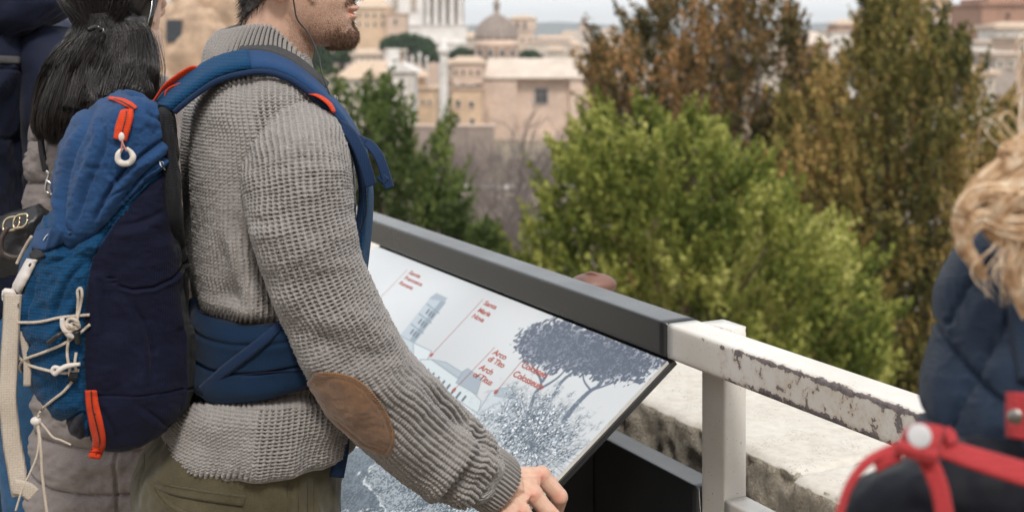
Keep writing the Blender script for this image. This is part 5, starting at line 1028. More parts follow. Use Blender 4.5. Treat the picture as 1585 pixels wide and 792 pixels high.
for i, (py, xl, xr, b) in enumerate(Kb):
    xc, hw = ((xl+xr)/2-CX)/FX*D0, (xr-xl)/2/FX*D0; a = max((hw-b*.34*.55)/.94, .012)+.003; X_ = a*sq(np.sin(ang), .62)*-1; Y_ = b*sq(np.cos(ang), .62)
    Y_ = Y_*(1-.16*np.clip(-X_/a, 0, 1)**2)     # outer face narrower than the back
    Sb[i] = np.stack([xc+X_*FW[0]+Y_*RT[0], D0+X_*FW[1]+Y_*RT[1], np.full(MBn, CZ-(py-HY)/FX*1.715)], -1)
Nb = surf_normals(Sb); Nb = Nb if (Nb[200, 0]@(Sb[200, 0]-Sb[200].mean(0))) > 0 else -Nb
# far side mirrors the near side: describe it by the picture rows/columns of its mirror image
mirr = (Sb-np.array([0, D0, 0])); 
xcen = Sb.mean(1)[:, None]; rel = Sb-xcen; fwc = rel@FW; rtc = np.abs(rel@RT); PB = proj(xcen+fwc[..., None]*FW+rtc[..., None]*RT+np.array([0, 0, 1.])*0*rel); PBt = proj(Sb)
x, y = PB[..., 0], PB[..., 1]; outer = fwc < 0
side_poly = [(262, 262), (232, 285), (205, 312), (180, 340), (160, 372), (142, 400), (134, 440), (130, 500), (129, 560), (131, 604), (133, 640), (137, 712), (140, 900), (440, 900), (440, 262)]
back_poly = [(243, 168), (250, 230), (262, 300), (278, 360), (288, 430), (296, 500), (420, 520), (420, 120), (300, 120), (252, 150)]
lid_poly = [(60, 120), (285, 120), (285, 262), (255, 262), (225, 282), (195, 312), (165, 345), (140, 368), (105, 385), (92, 372), (86, 335), (82, 300), (84, 260), (90, 230)]
base_poly = [(20, 632), (60, 640), (90, 658), (128, 638), (134, 712), (140, 900), (20, 900)]
ia = inpoly(PB, side_poly); ib = inpoly(PB, back_poly); il = inpoly(PB, lid_poly); ibs = inpoly(PB, base_poly)
reg = np.where(ib, 3, np.where(il, 0, np.where(ia, 2, np.where(ibs, 4, 1))))
inner = fwc > 0; hwk = (fwc.max(1)-fwc.min(1))[:, None]/2
reg = np.where((fwc > .80*hwk) & (reg != 3), 3, reg)
dl, ds, dbk, dbs = pldist(PB, lid_poly, True), pldist(PB, side_poly, True), pldist(PB, back_poly, True), pldist(PB, base_poly, True)
gd_ = np.minimum(np.minimum(np.where(il | (dl < 12), dl, 99), np.where((y > 250), ds, 99)), np.minimum(dbk, dbs))
h = -.0045*np.exp(-(gd_/2.0)**2)+.006*(1-np.exp(-(gd_/16)**2))
h += np.where(reg == 0, .008, 0)*(1-np.exp(-(dl/9)**2))
cx_ = np.stack([x, y, 0*x], -1)
# soft folds of the lid running down and to the left
h += (reg == 0)*(.003*fbm(np.stack([(x*.80+y*.45)/34, (x*-.45+y*.8)/110, 0*x+2], -1), 3, 4)+.0015*fbm(cx_/9, 3, 6))
def crease(pts, w_=3., am=.008, rw=9., ra=.005, side=1):
    """sharp valley with a rounded roll of cloth beside it, fading at both ends"""
    q = spline(np.array(pts, float), 12); n_ = q[-1]-q[0]; n_ = np.array([-n_[1], n_[0]])/np.linalg.norm(n_)*side; d0 = pldist(PB, q); d1 = pldist(PB, q+n_*rw)
    e_ = sstep(0, 22, np.hypot(PB[..., 0]-q[0][0], PB[..., 1]-q[0][1]))*sstep(0, 26, np.hypot(PB[..., 0]-q[-1][0], PB[..., 1]-q[-1][1])); return e_*(-am*np.exp(-(d0/w_)**2)+ra*np.exp(-(d1/(rw*.8))**2))
for a_ in (([(160, 158), (146, 205), (124, 262), (112, 325), (116, 372)], 3.5, .007, 10, .006, 1), ([(178, 200), (168, 240), (146, 292), (128, 350)], 3, .006, 9, .005, 1), ([(256, 210), (222, 236), (190, 268), (166, 308), (148, 350)], 3, .011, 10, .007, -1),
           ([(262, 232), (232, 256), (204, 290), (178, 322)], 2.6, .009, 8, .005, -1), ([(214, 176), (232, 184), (256, 188)], 2.5, .005, 7, .003, 1), ([(150, 190), (120, 232), (98, 285)], 4, .004, 11, .004, 1), ([(172, 262), (186, 286), (190, 300)], 2, .004, 6, .003, 1), ([(98, 300), (92, 340), (104, 374)], 3, .005, 8, .004, -1), ([(206, 222), (200, 250), (182, 280)], 2.5, .005, 8, .004, -1)): h += (reg == 0)*crease(*a_)
for a_ in (([(134, 405), (110, 430), (92, 470), (86, 500)], 3, .005, 9, .004, 1), ([(128, 470), (105, 500), (88, 540)], 3, .004, 9, .004, 1), ([(60, 420), (48, 470), (44, 520)], 3, .004, 8, .003, 1), ([(120, 395), (95, 402), (70, 415)], 2.5, .004, 7, .003, 1)): h += (reg == 1)*crease(*a_)
for a_ in (([(150, 420), (162, 470), (160, 530)], 4, .004, 12, .004, 1), ([(200, 460), (230, 520), (236, 590)], 5, .004, 14, .004, 1), ([(180, 350), (225, 340), (262, 318)], 4, .003, 12, .003, 1), ([(215, 625), (250, 650), (270, 660)], 3, .003, 9, .003, 1), ([(150, 620), (175, 660), (180, 690)], 3, .004, 9, .003, 1)): h += (reg == 2)*crease(*a_)
h += (reg == 2)*(.0035*fbm(cx_/np.array([55, 38, 1]), 4, 12)); h += (reg == 1)*(.0045*fbm(np.stack([(x+y*.5)/34, (y-x*.3)/26, 0*x], -1), 4, 15)); h += (reg == 3)*(.002*fbm(cx_/30, 3, 4)); h += (reg == 4)*.003*fbm(cx_/25, 3, 7)
for ln, wd, am in (([(172, 430), (173, 500), (176, 560), (184, 645)], 1.6, -.003), ([(138, 612), (200, 611), (260, 606), (308, 596)], 1.4, -.003), ([(172, 430), (185, 442), (205, 447), (235, 443), (262, 430), (290, 405)], 1.8, -.0045), ([(172, 432), (186, 447), (206, 452), (236, 448), (264, 435), (292, 411)], 2.5, .003), ([(172, 300), (171, 360), (172, 430)], 1.4, -.0022), ([(252, 243), (235, 262), (205, 282), (176, 303), (160, 322)], 1.6, -.004)):
    h += am*np.exp(-(pldist(PB, ln)/wd)**2)
ef = np.linspace(0, 1, NB)[:, None]; h = h*sstep(0, .04, ef)*sstep(1, .93, ef)
Sb2 = Sb+Nb*h[..., None]; PBn = proj(Sb2); BF = Sb2.reshape(-1, 3); BPj = PBn.reshape(-1, 2)
gfb = grid_faces(NB, MBn); rg = reg.ravel()[gfb].min(1); allV, allF = loft(Sb2)
names = {0: ('lid', Mroy), 1: ('front_panel', Mteal), 2: ('side_panel', Mnavy), 3: ('back_padding', Mblk), 4: ('bottom_panel', Mbase)}
part = {}
for k, (nm, m) in names.items():
    f = gfb[rg == k]; extra = []
    if k == 0: extra = [allF[1][MBn:]]
    if k == 4: extra = [allF[1][:MBn]]
    fl2 = np.concatenate([f.ravel()]+[e.ravel() for e in extra]); us, inv = np.unique(fl2, return_inverse=True); ff = [inv[:f.size].reshape(-1, 4)]
    if extra: ff.append(inv[f.size:].reshape(-1, 3))
    part[k] = mk(nm, allV[us], ff, m, bp)
V, F = ribbon_vf([P(254, 176, 1.72), P(262, 260, 1.71), P(270, 330, 1.705), P(272, 375, 1.75), P(272, 400, 1.82)], [P(246, 172, 1.90), P(258, 260, 1.92), P(266, 330, 1.93), P(270, 375, 1.93), P(271, 400, 1.92)], .026, 60, 13); V = V+vnormals(V, F)*(.002*fbm(V*25, 3, 6))[:, None]; mk('back_panel', V, F, Mblk, bp)
# lid: left part of ripstop darker blue cheek
def bs(px, py, off=.003): return snap(px, py, BF, BPj, 4, off)
def spath(pts, off=.003, n=24): return np.array([bs(*q, off=off) for q in spline(np.array(pts, float), n)])
def flatstrip(name, A, B, th, mat, par, off=.003, n=26): V, F = ribbon_vf(spath(A, off, n), spath(B, off, n), th); return mk(name, V, F, mat, par)
# orange zips
z1 = flatstrip('zip', [(166, 153), (180, 158), (194, 165), (207, 171)], [(172, 150), (190, 152), (204, 158), (213, 166)], .003, Morg, bp, .004)
z2 = flatstrip('zip', [(186, 171), (182, 182), (178, 196), (175, 214)], [(207, 169), (206, 184), (202, 200), (196, 219)], .003, Morg, bp, .007)
for zz_, pp in ((z2, [(196, 172), (194, 185), (190, 200), (186, 214)]), (z1, [(170, 152), (186, 156), (200, 163), (209, 169)])):
    q = spath(pp, .0095, 40); V, F = tube_vf(q, .0008, 5); o_ = mk('zip_teeth', V, F, mcab, zz_)
z3 = flatstrip('zip', [(131, 604), (133, 630), (138, 660), (143, 685), (136, 706)], [(150, 604), (153, 625), (160, 655), (164, 685), (156, 709)], .004, Morg, bp, .004, 40)
V, F = tube_vf(spath([(141, 605), (143, 630), (150, 660), (154, 685), (147, 707)], .0068, 40), .0009, 5); mk('zip_teeth', V, F, mcab, z3)
V, F = ell_vf(bs(188, 212, .014), (.004, .003, .006), None, 8, 10); pl = mk('zip_slider', V, F, Mwp, z2)
a0 = bs(188, 210, .014); V, F = tube_vf([a0, bs(190, 222, .017), bs(196, 234, .015)], .0012, 6, 12); mk('pull_cord', V, F, fabric('pink_cord', (.55, .25, .2)), z2)
V, F = tube_vf([a0, bs(189, 222, .015), bs(187, 236, .014)], .0012, 6, 12); mk('pull_cord', V, F, MATS['pink_cord'], z2)
lp_ = [bs(*c, off=.013) for c in ((190, 229), (183, 238), (183, 248), (190, 253), (200, 252), (206, 244), (203, 236), (196, 229))]; V, F = tube_vf(lp_, [.0018, .0034, .0042, .0042, .0042, .0042, .0034, .0018], 10, 40); mk('pull_loop', V, F, Mwp, z2)
# grab handle
hA = [P(236, 160, 1.77), P(252, 138, 1.775), P(272, 122, 1.78), (P(296, 108, 1.785)), P(307, 112, 1.79), P(297, 124, 1.80), P(275, 138, 1.80), P(256, 160, 1.795)]; wd_ = np.array([0.1, .3, -.9]); V, F = band_vf(hA, [(.5, -.3, .8)]*3+[(.3, -.5, .8)]*2+[(.2, -.5, .8)]*3, .013, .0022, 60); mk('grab_handle', V, F, Morg, bp)
V, F = band_vf([P(262, 160, 1.78), P(256, 150, 1.775), P(262, 140, 1.775), P(280, 132, 1.775), P(297, 124, 1.78)], (.2, -.6, .7), .011, .002, 30); mk('grab_handle', V, F, Morg, bp)
V, F = band_vf([P(300, 122, 1.82), P(322, 103, 1.83), P(345, 88, 1.84)], (.2, -.5, .7), .022, .004, 20); mk('load_strap', V, F, Mblk, bp)
# logo patch with a white zigzag mark
V, F = ribbon_vf(spath([(54, 366), (56, 380), (52, 396)], .004, 12), spath([(100, 358), (104, 372), (74, 392)], .004, 12), .003); lp2 = flatstrip('logo_patch', [(56, 356), (80, 352), (112, 358)], [(49, 387), (70, 389), (96, 378)], .003, Mroy, bp, .004)
mk_w = plain('white_print', (.75, .75, .75), .6, .03)
def stroke(pts, w_, par, off=.0075, n=10):
    q = spath(pts, off, n); V, F = tube_vf(q, w_, 6, flat=.35); return V, F
lg = MB()
for pts in ([(67, 372), (70, 367), (75, 362), (80, 358)], [(80, 358), (77, 364), (74, 370)], [(74, 370), (78, 366), (82, 363)], [(82, 363), (80, 370), (79, 375)], [(79, 375), (82, 371), (84, 369)]): V, F = stroke(pts, .0016, lp2); lg.add(V, F)
lg.build('logo', mk_w, lp2, True)
lg = MB()
for pts in ([(247, 250), (252, 251), (254, 256)], [(250, 258), (255, 262), (258, 271)], [(247, 250), (249, 257)]): V, F = stroke(pts, .0008, None, .004); lg.add(V, F)
lg.build('logo', mk_w, part[2], True)
# buckle and webbing on the outer face
flatstrip('webbing', [(45, 392), (56, 385), (64, 388)], [(52, 402), (62, 400), (70, 396)], .003, Mblk, bp, .006, 12)
V, F = band_vf([bs(58, 397, .010), bs(47, 410, .012), bs(38, 424, .014), bs(28, 438, .016)], [(.8, -.3, .3)], .0, 0, 2) if False else ribbon_vf(spath([(44, 400), (30, 425), (15, 452)], .013, 14), spath([(57, 402), (44, 428), (32, 454)], .011, 14), .009); bk = mk('buckle', V, F, Mwp, bp)
V, F = ribbon_vf(spath([(48, 400), (40, 414)], .019, 8), spath([(52, 402), (45, 415)], .019, 8), .003); mk('buckle_slot', V, F, mcab, bk)
V, F = ribbon_vf(spath([(3, 450), (2, 462), (8, 468)], .014, 8), spath([(24, 452), (28, 464), (30, 472)], .014, 8), .008); mk('buckle', V, F, Mwp, bp)
V, F = tube_vf([P(49, 366, 1.72), P(38, 384, 1.73), P(29, 402, 1.735), P(26, 408, 1.735)], .0022, 8, 20); mk('webbing', V, F, Mweb, bp)
webp = [P(20, 455, 1.70), P(17, 500, 1.695), P(14, 560, 1.69), P(13, 620, 1.69), P(18, 680, 1.69), P(28, 735, 1.69), P(34, 765, 1.692)]; V, F = band_vf(webp, [(.9, .2, 0), (.95, .1, 0), (.9, .3, 0), (.95, .1, .05), (.9, .3, 0), (.95, .2, -.05), (.9, .2, 0)], .0235, .0018, 80); wv_ = .004*vnoise(V*25, 3); V[:, 1] += wv_; mk('loose_webbing', V, F, Mweb, bp)
V, F = band_vf([P(22, 752, 1.685), P(40, 757, 1.683), P(52, 766, 1.684)], (.1, 0, 1), .022, .003, 14); mk('webbing_end', V, F, Mweb, bp)
V, F = band_vf([P(28, 470, 1.705), P(36, 520, 1.70), P(42, 560, 1.70), P(42, 597, 1.70)], (.9, .2, 0), .010, .002, 30); mk('webbing', V, F, Mweb, bp)
# elastic cord laced over the front
def cord(pts, off=.0050, r=.0019, n=40, name='cord'): 
    q = spath(pts, off, n); V, F = tube_vf(q, r, 9); return mk(name, V, F, Mcord, bp)
cord([(24, 499), (60, 498), (95, 491), (138, 487)]); cord([(139, 502), (120, 518), (98, 532), (70, 544), (38, 556), (31, 566), (33, 575)]); cord([(24, 545), (40, 562), (70, 572), (100, 577), (122, 573)]); cord([(30, 552), (24, 545), (22, 530)])
cord([(119, 492), (121, 465), (120, 450), (125, 446), (127, 455), (125, 470), (118, 500)], .008); cord([(108, 508), (106, 525), (104, 545), (106, 562)], .007); cord([(118, 545), (116, 562), (118, 573)], .007); cord([(112, 590), (98, 606), (80, 620), (64, 634), (58, 646)]); cord([(108, 565), (108, 582), (111, 590)], .007)
for c in ((106, 508, .010), (112, 500, .013), (116, 504, .009)): 
    ctr_ = bs(c[0], c[1], .012); a = np.linspace(0, 2*np.pi, 20); V, F = tube_vf(np.stack([ctr_[0]+c[2]*.6*np.cos(a), ctr_[1]-.002*np.sin(2*a), ctr_[2]+c[2]*.45*np.sin(a)], -1), .0023, 8, 40); mk('knot', V, F, Mcord, bp)
def hook(pts, r): V, F = tube_vf([bs(*q, off=.012) for q in pts], r, 10, 30); return mk('cord_hook', V, F, Mwp, bp)
hook([(96, 492), (98, 505), (106, 516), (114, 522)], [.0028, .0038, .0045, .0025]); hook([(92, 569), (84, 568), (81, 574), (86, 578), (92, 572), (104, 566), (124, 563)], [.0022, .0026, .0028, .003, .0034, .0034, .0022])
V, F = tube_vf([bs(75, 530, .010), bs(88, 520, .014), bs(98, 514, .012)], .0032, 8, 14); mk('cord_end', V, F, mcab, bp); V, F = tube_vf([bs(118, 512, .012), bs(121, 530, .010)], .0045, 8, 10); mk('cord_toggle', V, F, mcab, bp); V, F = tube_vf([bs(106, 582, .009), bs(119, 584, .009)], .006, 8, 8); mk('cord_loop', V, F, Mblk, bp)
V, F = ell_vf(P(56, 651, 1.70), (.0075, .006, .0058), None, 12, 18); mk('cord_stop', V, F, Mwp, bp)
V, F = tube_vf([P(57, 655, 1.70), P(60, 680, 1.697), P(57, 705, 1.69), P(46, 732, 1.685), P(35, 755, 1.682), P(24, 790, 1.68)], .0014, 7, 60); mk('cord', V, F, Mcord, bp)
V, F = tube_vf([P(59, 655, 1.70), P(63, 690, 1.69), P(66, 740, 1.69), P(74, 800, 1.69)], .0020, 7, 60); mk('cord', V, F, Mcord, bp)
V, F = tube_vf([P(62, 652, 1.70), P(72, 664, 1.695), P(82, 676, 1.69), P(95, 681, 1.69), P(110, 688, 1.69)], .0014, 7, 40); mk('cord', V, F, Mcord, bp)
# shoulder strap: edges given on his shoulder
oA = [P(268, 172, 1.74), P(284, 158, 1.735), P(303, 143, 1.735), P(335, 122, 1.735), P(370, 111, 1.735), P(410, 107, 1.735), P(448, 118, 1.74), P(480, 140, 1.745), P(510, 166, 1.75), P(535, 200, 1.76), P(552, 245, 1.775), P(560, 290, 1.785), P(556, 340, 1.79), P(550, 395, 1.80), P(545, 440, 1.81)]
oB = [P(236, 168, 1.79), P(262, 140, 1.80), P(290, 120, 1.80), P(325, 97, 1.80), P(365, 84, 1.80), P(405, 82, 1.80), P(445, 96, 1.80), P(478, 120, 1.80), P(506, 146, 1.81), P(536, 180, 1.82), P(560, 225, 1.84), P(571, 290, 1.85), P(571, 340, 1.86), P(566, 395, 1.87), P(560, 440, 1.88)]
V, F = ribbon_vf(oA, oB, .013, 110, 11); ss = mk('shoulder_strap', V, F, Mroy, bp)
A2, B2 = spline(oA, 110), spline(oB, 110)
V, F = ribbon_vf(A2[:36]*1.0+np.array([0, -.0012, .0022]), B2[:36]+np.array([0, -.0012, .0022]), .0135, None, 9); mk('strap_cover', V, F, Mteal, ss)
V, F = ribbon_vf(A2[78:]+np.array([.0014, -.001, 0]), B2[78:]+np.array([.0014, -.001, .0]), .0135, None, 9); mk('strap_cover', V, F, Mteal, ss)
bA = B2[32:62]+np.array([.0, .0, .001]); bB = bA+np.array([.002, .024, .009]); V, F = ribbon_vf(bA, bB, .010, None, 7); mk('strap_padding', V, F, plain('grey_mesh', (.045, .045, .047), .8, .2, 200, .6, 900, .001), ss)
V, F = tube_vf(A2[2:]+np.array([-.000, -.004, -.004]), .0042, 8); mk('strap_piping', V, F, Mnweb, ss)
V, F = ribbon_vf([P(477, 146, 1.735), P(490, 150, 1.73), P(505, 161, 1.73), P(515, 176, 1.735)], [P(486, 143, 1.76), P(500, 149, 1.76), P(514, 160, 1.76), P(520, 172, 1.76)], .003, 14, 5); mk('strap_tab', V, F, Morg, ss)
# load lifter webbing, hanging end
def wb(pts, wdir, wd, n=40, th=.0016, par=ss, mat=Mnweb, name='webbing'): V, F = band_vf(pts, wdir, wd, th, n); return mk(name, V, F, mat, par)
wb([P(520, 190, 1.75), P(540, 205, 1.745), P(556, 232, 1.74), P(567, 262, 1.738), P(574, 288, 1.738)], (.85, .4, .25), .0175); wb([P(553, 214, 1.755), P(570, 222, 1.75), P(584, 238, 1.745), P(593, 258, 1.742), P(599, 278, 1.74), P(603, 291, 1.74)], (.65, .6, .3), .0165)
wb([P(587, 272, 1.74), P(592, 276, 1.737), P(598, 281, 1.737)], (.3, .3, .8), .012, 10)
wb([P(520, 196, 1.752), P(545, 212, 1.75), P(565, 222, 1.748)], (-.1, .5, .8), .016, 14)
# hip belt wings and straps, laid over the jumper
nvb = 60; ph2 = np.concatenate([np.linspace(-.55*np.pi, .66*np.pi, 260)]); tb0, tb1 = .395, .245     # t along torso (1 neck ... 0 hem)
def tofz(z): 
    zz_ = CZ-(TTS[:, 0]-HY)/FX*TD; return np.interp(z, zz_, np.linspace(0, 1, 400))
rows = []
zt_ = np.interp(ph2, [-1.7, -.6, .2, 2.1], [1.207, 1.203, 1.212, 1.215]); zb_ = np.interp(ph2, [-1.7, -.9, -.3, .35, .9, 2.1], [1.096, 1.094, 1.105, 1.125, 1.15, 1.17])
for k in np.linspace(0, 1, nvb):
    t = tofz(zb_+(zt_-zb_)*k); base = torso_ring(t, ph2, 0.); rows.append(base)
Bs = np.array(rows); dB = np.gradient(Bs, axis=1); dA = np.gradient(Bs, axis=0); NB_ = np.cross(dA, dB); NB_ /= np.linalg.norm(NB_, axis=2)[..., None]; 
if NB_[30, 100]@(Bs[30, 100]-Bs[30].mean(0)) < 0: NB_ = -NB_
k = np.linspace(0, 1, nvb)[:, None]; off = .006+.013*np.clip(1-np.abs(2*k-1)**6, 0, 1)-.006*np.exp(-((k-.40)/.02)**2)-.003*np.exp(-((k-.80)/.03)**2)+.002*fbm(Bs*22, 3, 3)
off = off-.016*np.exp(-((Bs[..., 2]-1.155)/.05)**2)*0
outS = Bs+NB_*off[..., None]; inS = Bs+NB_*(-.01); V = np.concatenate([outS.reshape(-1, 3), inS.reshape(-1, 3)]); n_, m_ = Bs.shape[:2]; gf = grid_faces(n_, m_, False); o2 = n_*m_
rim = lambda idx: np.stack([idx[:-1], idx[1:], idx[1:]+o2, idx[:-1]+o2], 1); ix = np.arange(o2).reshape(n_, m_)
hb = mk('hip_belt', V, [np.concatenate([gf, gf[:, ::-1]+o2, rim(ix[0]), rim(ix[-1]), rim(ix[:, 0]), rim(ix[:, -1])])], fabric('petrol_nylon', (.005, .022, .058), var=.12), bp)
HBf = outS.reshape(-1, 3); HBp = proj(HBf)
def hs(px, py, off=.003): return snap(px, py, HBf, HBp, 5, off)
V, F = ribbon_vf([hs(305, 600, .004), hs(350, 560, .005), hs(400, 522, .005), snap(448, 482, TB.reshape(-1, 3), TBproj.reshape(-1, 2), 5, .010)], [hs(312, 612, .004), hs(365, 572, .005), hs(415, 532, .005), snap(455, 492, TB.reshape(-1, 3), TBproj.reshape(-1, 2), 5, .010)], .003, 24, 5); mk('webbing', V, F, Mnweb, hb)
V, F = ribbon_vf([hs(320, 587, .002), hs(400, 576, .002), hs(470, 572, .002)], [hs(320, 590, .002), hs(400, 579, .002), hs(470, 575, .002)], .002, 24, 5); mk('seam', V, F, Mnavy, hb)
wb([P(522, 600, 1.80), P(528, 640, 1.80), P(529, 690, 1.80), P(521, 738, 1.80)], (.95, .15, 0), .0205, 40, .0022, hb); wb([P(510, 704, 1.797), P(536, 702, 1.797)], (0, 0, 1), .003, 6, .0006, hb, Mroy, 'stitching')
V, F = tube_vf([P(536, 610, 1.82), P(542, 660, 1.82), P(534, 710, 1.82)], .0035, 6, 20); mk('webbing', V, F, Mblk, hb)
# ================================================================= the other visitors
def puffy(S, N, seams, amp, depth, wd):
    """quilted cloth: swelling between seam lines. seams = distance field to the nearest seam (metres)"""
    return S+N*(amp*(1-np.exp(-seams/.02))-depth*np.exp(-(seams/wd)**2))[..., None]
def person_surface(tab, D, yaw, nv, nu):
    """tab rows (photo row, left px, right px, half breadth) at depth D -> closed rings"""
    f = np.array([math.cos(yaw), math.sin(yaw), 0]); r = np.array([math.sin(yaw), -math.cos(yaw), 0]); K = spline(np.array(tab, float), nv); p_ = np.linspace(0, 2*np.pi, nu, endpoint=False)
    S = np.zeros((nv, nu, 3))
    for i, (py, xl, xr, b) in enumerate(K):
        xc, hw = ((xl+xr)/2-CX)/FX*D, (xr-xl)/2/FX*D; sn = abs(math.sin(yaw)); cs = abs(math.cos(yaw)); a = math.sqrt(max(hw**2-(b*sn)**2, (.25*hw)**2))/max(cs, .3); s, c = sq(np.sin(p_), .9), sq(np.cos(p_), .9)
        S[i] = np.stack([xc+a*s*f[0]+b*c*r[0], D+a*s*f[1]+b*c*r[1], np.full(nu, CZ-(py-HY)/FX*D)], -1)
    N = surf_normals(S); q = nv//2
    if N[q, 0]@(S[q, 0]-S[q].mean(0)) < 0: N = -N
    return S, N, p_
def simple_body(par, headc, D, yaw, shoulders, hipz, arms, skinm=None, sc_=.95):
    f = np.array([math.cos(yaw), math.sin(yaw), 0]); l = np.array([-math.sin(yaw), math.cos(yaw), 0]); A = np.array([f, l, ZV]); hv = Lh*sc_@A+headc
    nb = headc+np.array([0, 0, -.10]); cx0 = shoulders; parts = [tube_vf([headc-ZV*.05-f*.01, nb-ZV*.03-f*.02, cx0+ZV*.02], [.052, .05, .06], 18, 16)]
    parts.append(tube_vf([cx0, cx0-ZV*.25, np.array([cx0[0], cx0[1], hipz])], [.10, .11, .12], 20, 20))
    for s in (-1, 1): h0 = np.array([cx0[0], cx0[1], hipz])+l*s*.09; parts.append(tube_vf([h0, h0-ZV*(hipz-GZ-.45)+f*.02, h0*[1, 1, 0]+ZV*(GZ+.06)], [.085, .06, .045], 16, 20))
    for pts in arms: parts.append(tube_vf(pts, [.045, .04, .03, .027], 14, 24)); e = pts[-1]; dd = (pts[-1]-pts[-2]); dd /= np.linalg.norm(dd)
    for pts in arms:
        e = pts[-1]; dd = (pts[-1]-pts[-2]); dd /= np.linalg.norm(dd); parts.append(tube_vf([e, e+dd*.05, e+dd*.09], [.026, .036, .03], 12, 8)); sd = np.cross(dd, ZV); sd /= np.linalg.norm(sd)+1e-9
        for i in range(4): q0 = e+dd*.08+sd*(.027-.018*i); parts.append(tube_vf([q0, q0+dd*.045, q0+dd*.065-ZV*.015], [.009, .0085, .007], 8, 8))
        parts.append(tube_vf([e+dd*.03+sd*.03, e+dd*.07+sd*.048, e+dd*.10+sd*.045], [.012, .010, .008], 8, 8))
    V, F = remesh(parts, .009, 3); mb = MB(); mb.add(V, F); mb.add(hv[:], Fh); n = len(V)
    return mb.build('body', msk.m, par, True, attrs={'stubble': np.zeros(mb.n), 'red': np.zeros(mb.n)}), hv
def strand_bundle(guides, n, rad, rg, g, wav=.004, seg=26, rs=.00045, flat=1.):
    """hair following guide curves (each a list of 3D points with a bundle radius)"""
    out = []; rr_ = []
    for pts, r0, cnt in guides:
        q = spline(np.array(pts, float), seg); T, N_, B_ = frames(q); rad_ = np.interp(np.linspace(0, 1, seg), np.linspace(0, 1, len(np.atleast_1d(r0))), np.atleast_1d(r0))
        for i in range(cnt):
            a, m = g.uniform(0, 2*np.pi), math.sqrt(g.uniform(0, 1)); ph_ = g.uniform(0, 6.28); w1 = wav*g.uniform(.3, 1.2); tt_ = np.linspace(0, 1, seg)
            off = (m*math.cos(a)*N_+m*math.sin(a)*B_*flat)*rad_[:, None]+(np.sin(tt_*g.uniform(5, 12)+ph_)[:, None]*N_+np.cos(tt_*g.uniform(4, 9)+ph_)[:, None]*B_)*w1*np.minimum(tt_*3, 1)[:, None]
            out.append(q+off); rr_.append(rs*g.uniform(.7, 1.4))
    return strands_vf(np.array(out), np.array(rr_))
def jeans(par, c, yaw, top, mat, r0=.105, name='jeans', foot=True, sp_=.09):
    f = np.array([math.cos(yaw), math.sin(yaw), 0]); l = np.array([-math.sin(yaw), math.cos(yaw), 0]); ps = [ell_vf((c[0], c[1], top-.08), (.14, .18, .13), np.array([f, l, ZV]))]
    for s in (-1, 1): h0 = np.array([c[0], c[1], top-.08])+l*s*sp_; ps.append(tube_vf([h0, h0+ZV*(GZ+.5-h0[2])+f*.02, h0+ZV*(GZ+.05-h0[2])], [r0, .078, .06], 24, 24))
    V, F = remesh(ps, .007, 6); N = vnormals(V, F); V = V+N*(.006*fbm(V*np.array([14, 14, 7]), 4, 5))[:, None]; o = mk(name, V, F, mat, par)
    for s in (-1, 1):
        b = MB(); V, F = ell_vf(np.array([c[0], c[1], GZ+.045])+l*s*sp_+f*.05, (.14, .045, .048), np.array([f, l, ZV])); V[:, 2] = np.maximum(V[:, 2], GZ+.004); b.add(V, F); b.build('shoe', mcab, par, True)
    return o
mden = M_('blue_denim', .9, 0, .1, .2); q1 = mden.noise(30, 5, .7); q2 = mden.noise(600, 2); mden.col(mden.mix(.4, mden.ramp(q1, [(.3, (.012, .055, .14)), (.7, (.04, .13, .27))]), mden.ramp(q2, [(.3, (.01, .04, .10)), (.7, (.07, .18, .33))]))); mden.bump(q1, .6, .004)
# --- person in navy coat at the far left
Mcoat = fabric('navy_coat_cloth', (.012, .016, .038), .0016, .2, .6, .6, .06)
pn = thing('person', 'person in dark navy hooded coat and blue jeans at the left edge, seen from behind', 'person', (X(-45, 2.65), 2.65, GZ))
S, N, p_ = person_surface([(470, -185, 92, .15), (420, -190, 96, .155), (330, -198, 102, .16), (240, -204, 108, .165), (160, -206, 112, .17), (100, -203, 113, .165), (62, -190, 106, .15), (38, -160, 86, .13), (22, -128, 58, .11), (8, -110, 30, .10)], 2.65, R(75), 240, 300)
pj = proj(S); x, y = pj[..., 0], pj[..., 1]; cxy = np.stack([x, y, 0*x], -1)
h = .012*fbm(np.stack([x/60, y/110, 0*x], -1), 4, 2)+.008*(1-np.abs(vnoise(np.stack([(x+y*.4)/30, (y-x*.2)/90, 0*x], -1), 4)))**3
for ln, wd, am in (([(0, 92), (34, 94)], 2, .0), ([(20, 32), (52, 38), (78, 60), (92, 90)], 1.8, -.006), ([(-60, 215), (60, 216), (110, 218)], 1.8, -.005), ([(52, 120), (48, 220), (50, 330)], 1.8, -.005), ([(-100, 110), (0, 108), (52, 112)], 1.8, -.004)): h += am*np.exp(-(pldist(pj, ln)/wd)**2)
S2 = S+N*h[..., None]; V, F = loft(S2); coat = mk('coat', V, F, Mcoat, pn); SF, SP = S2.reshape(-1, 3), proj(S2).reshape(-1, 2)
V, F = ribbon_vf([snap(*q, SF, SP, 6, .004) for q in ((-40, 84), (0, 86), (31, 87))], [snap(*q, SF, SP, 6, .004) for q in ((-40, 97), (0, 99), (31, 100))], .004, 12, 5); mk('shoulder_tab', V, F, plain('grey_tape', (.07, .065, .07), .7, .1), coat)
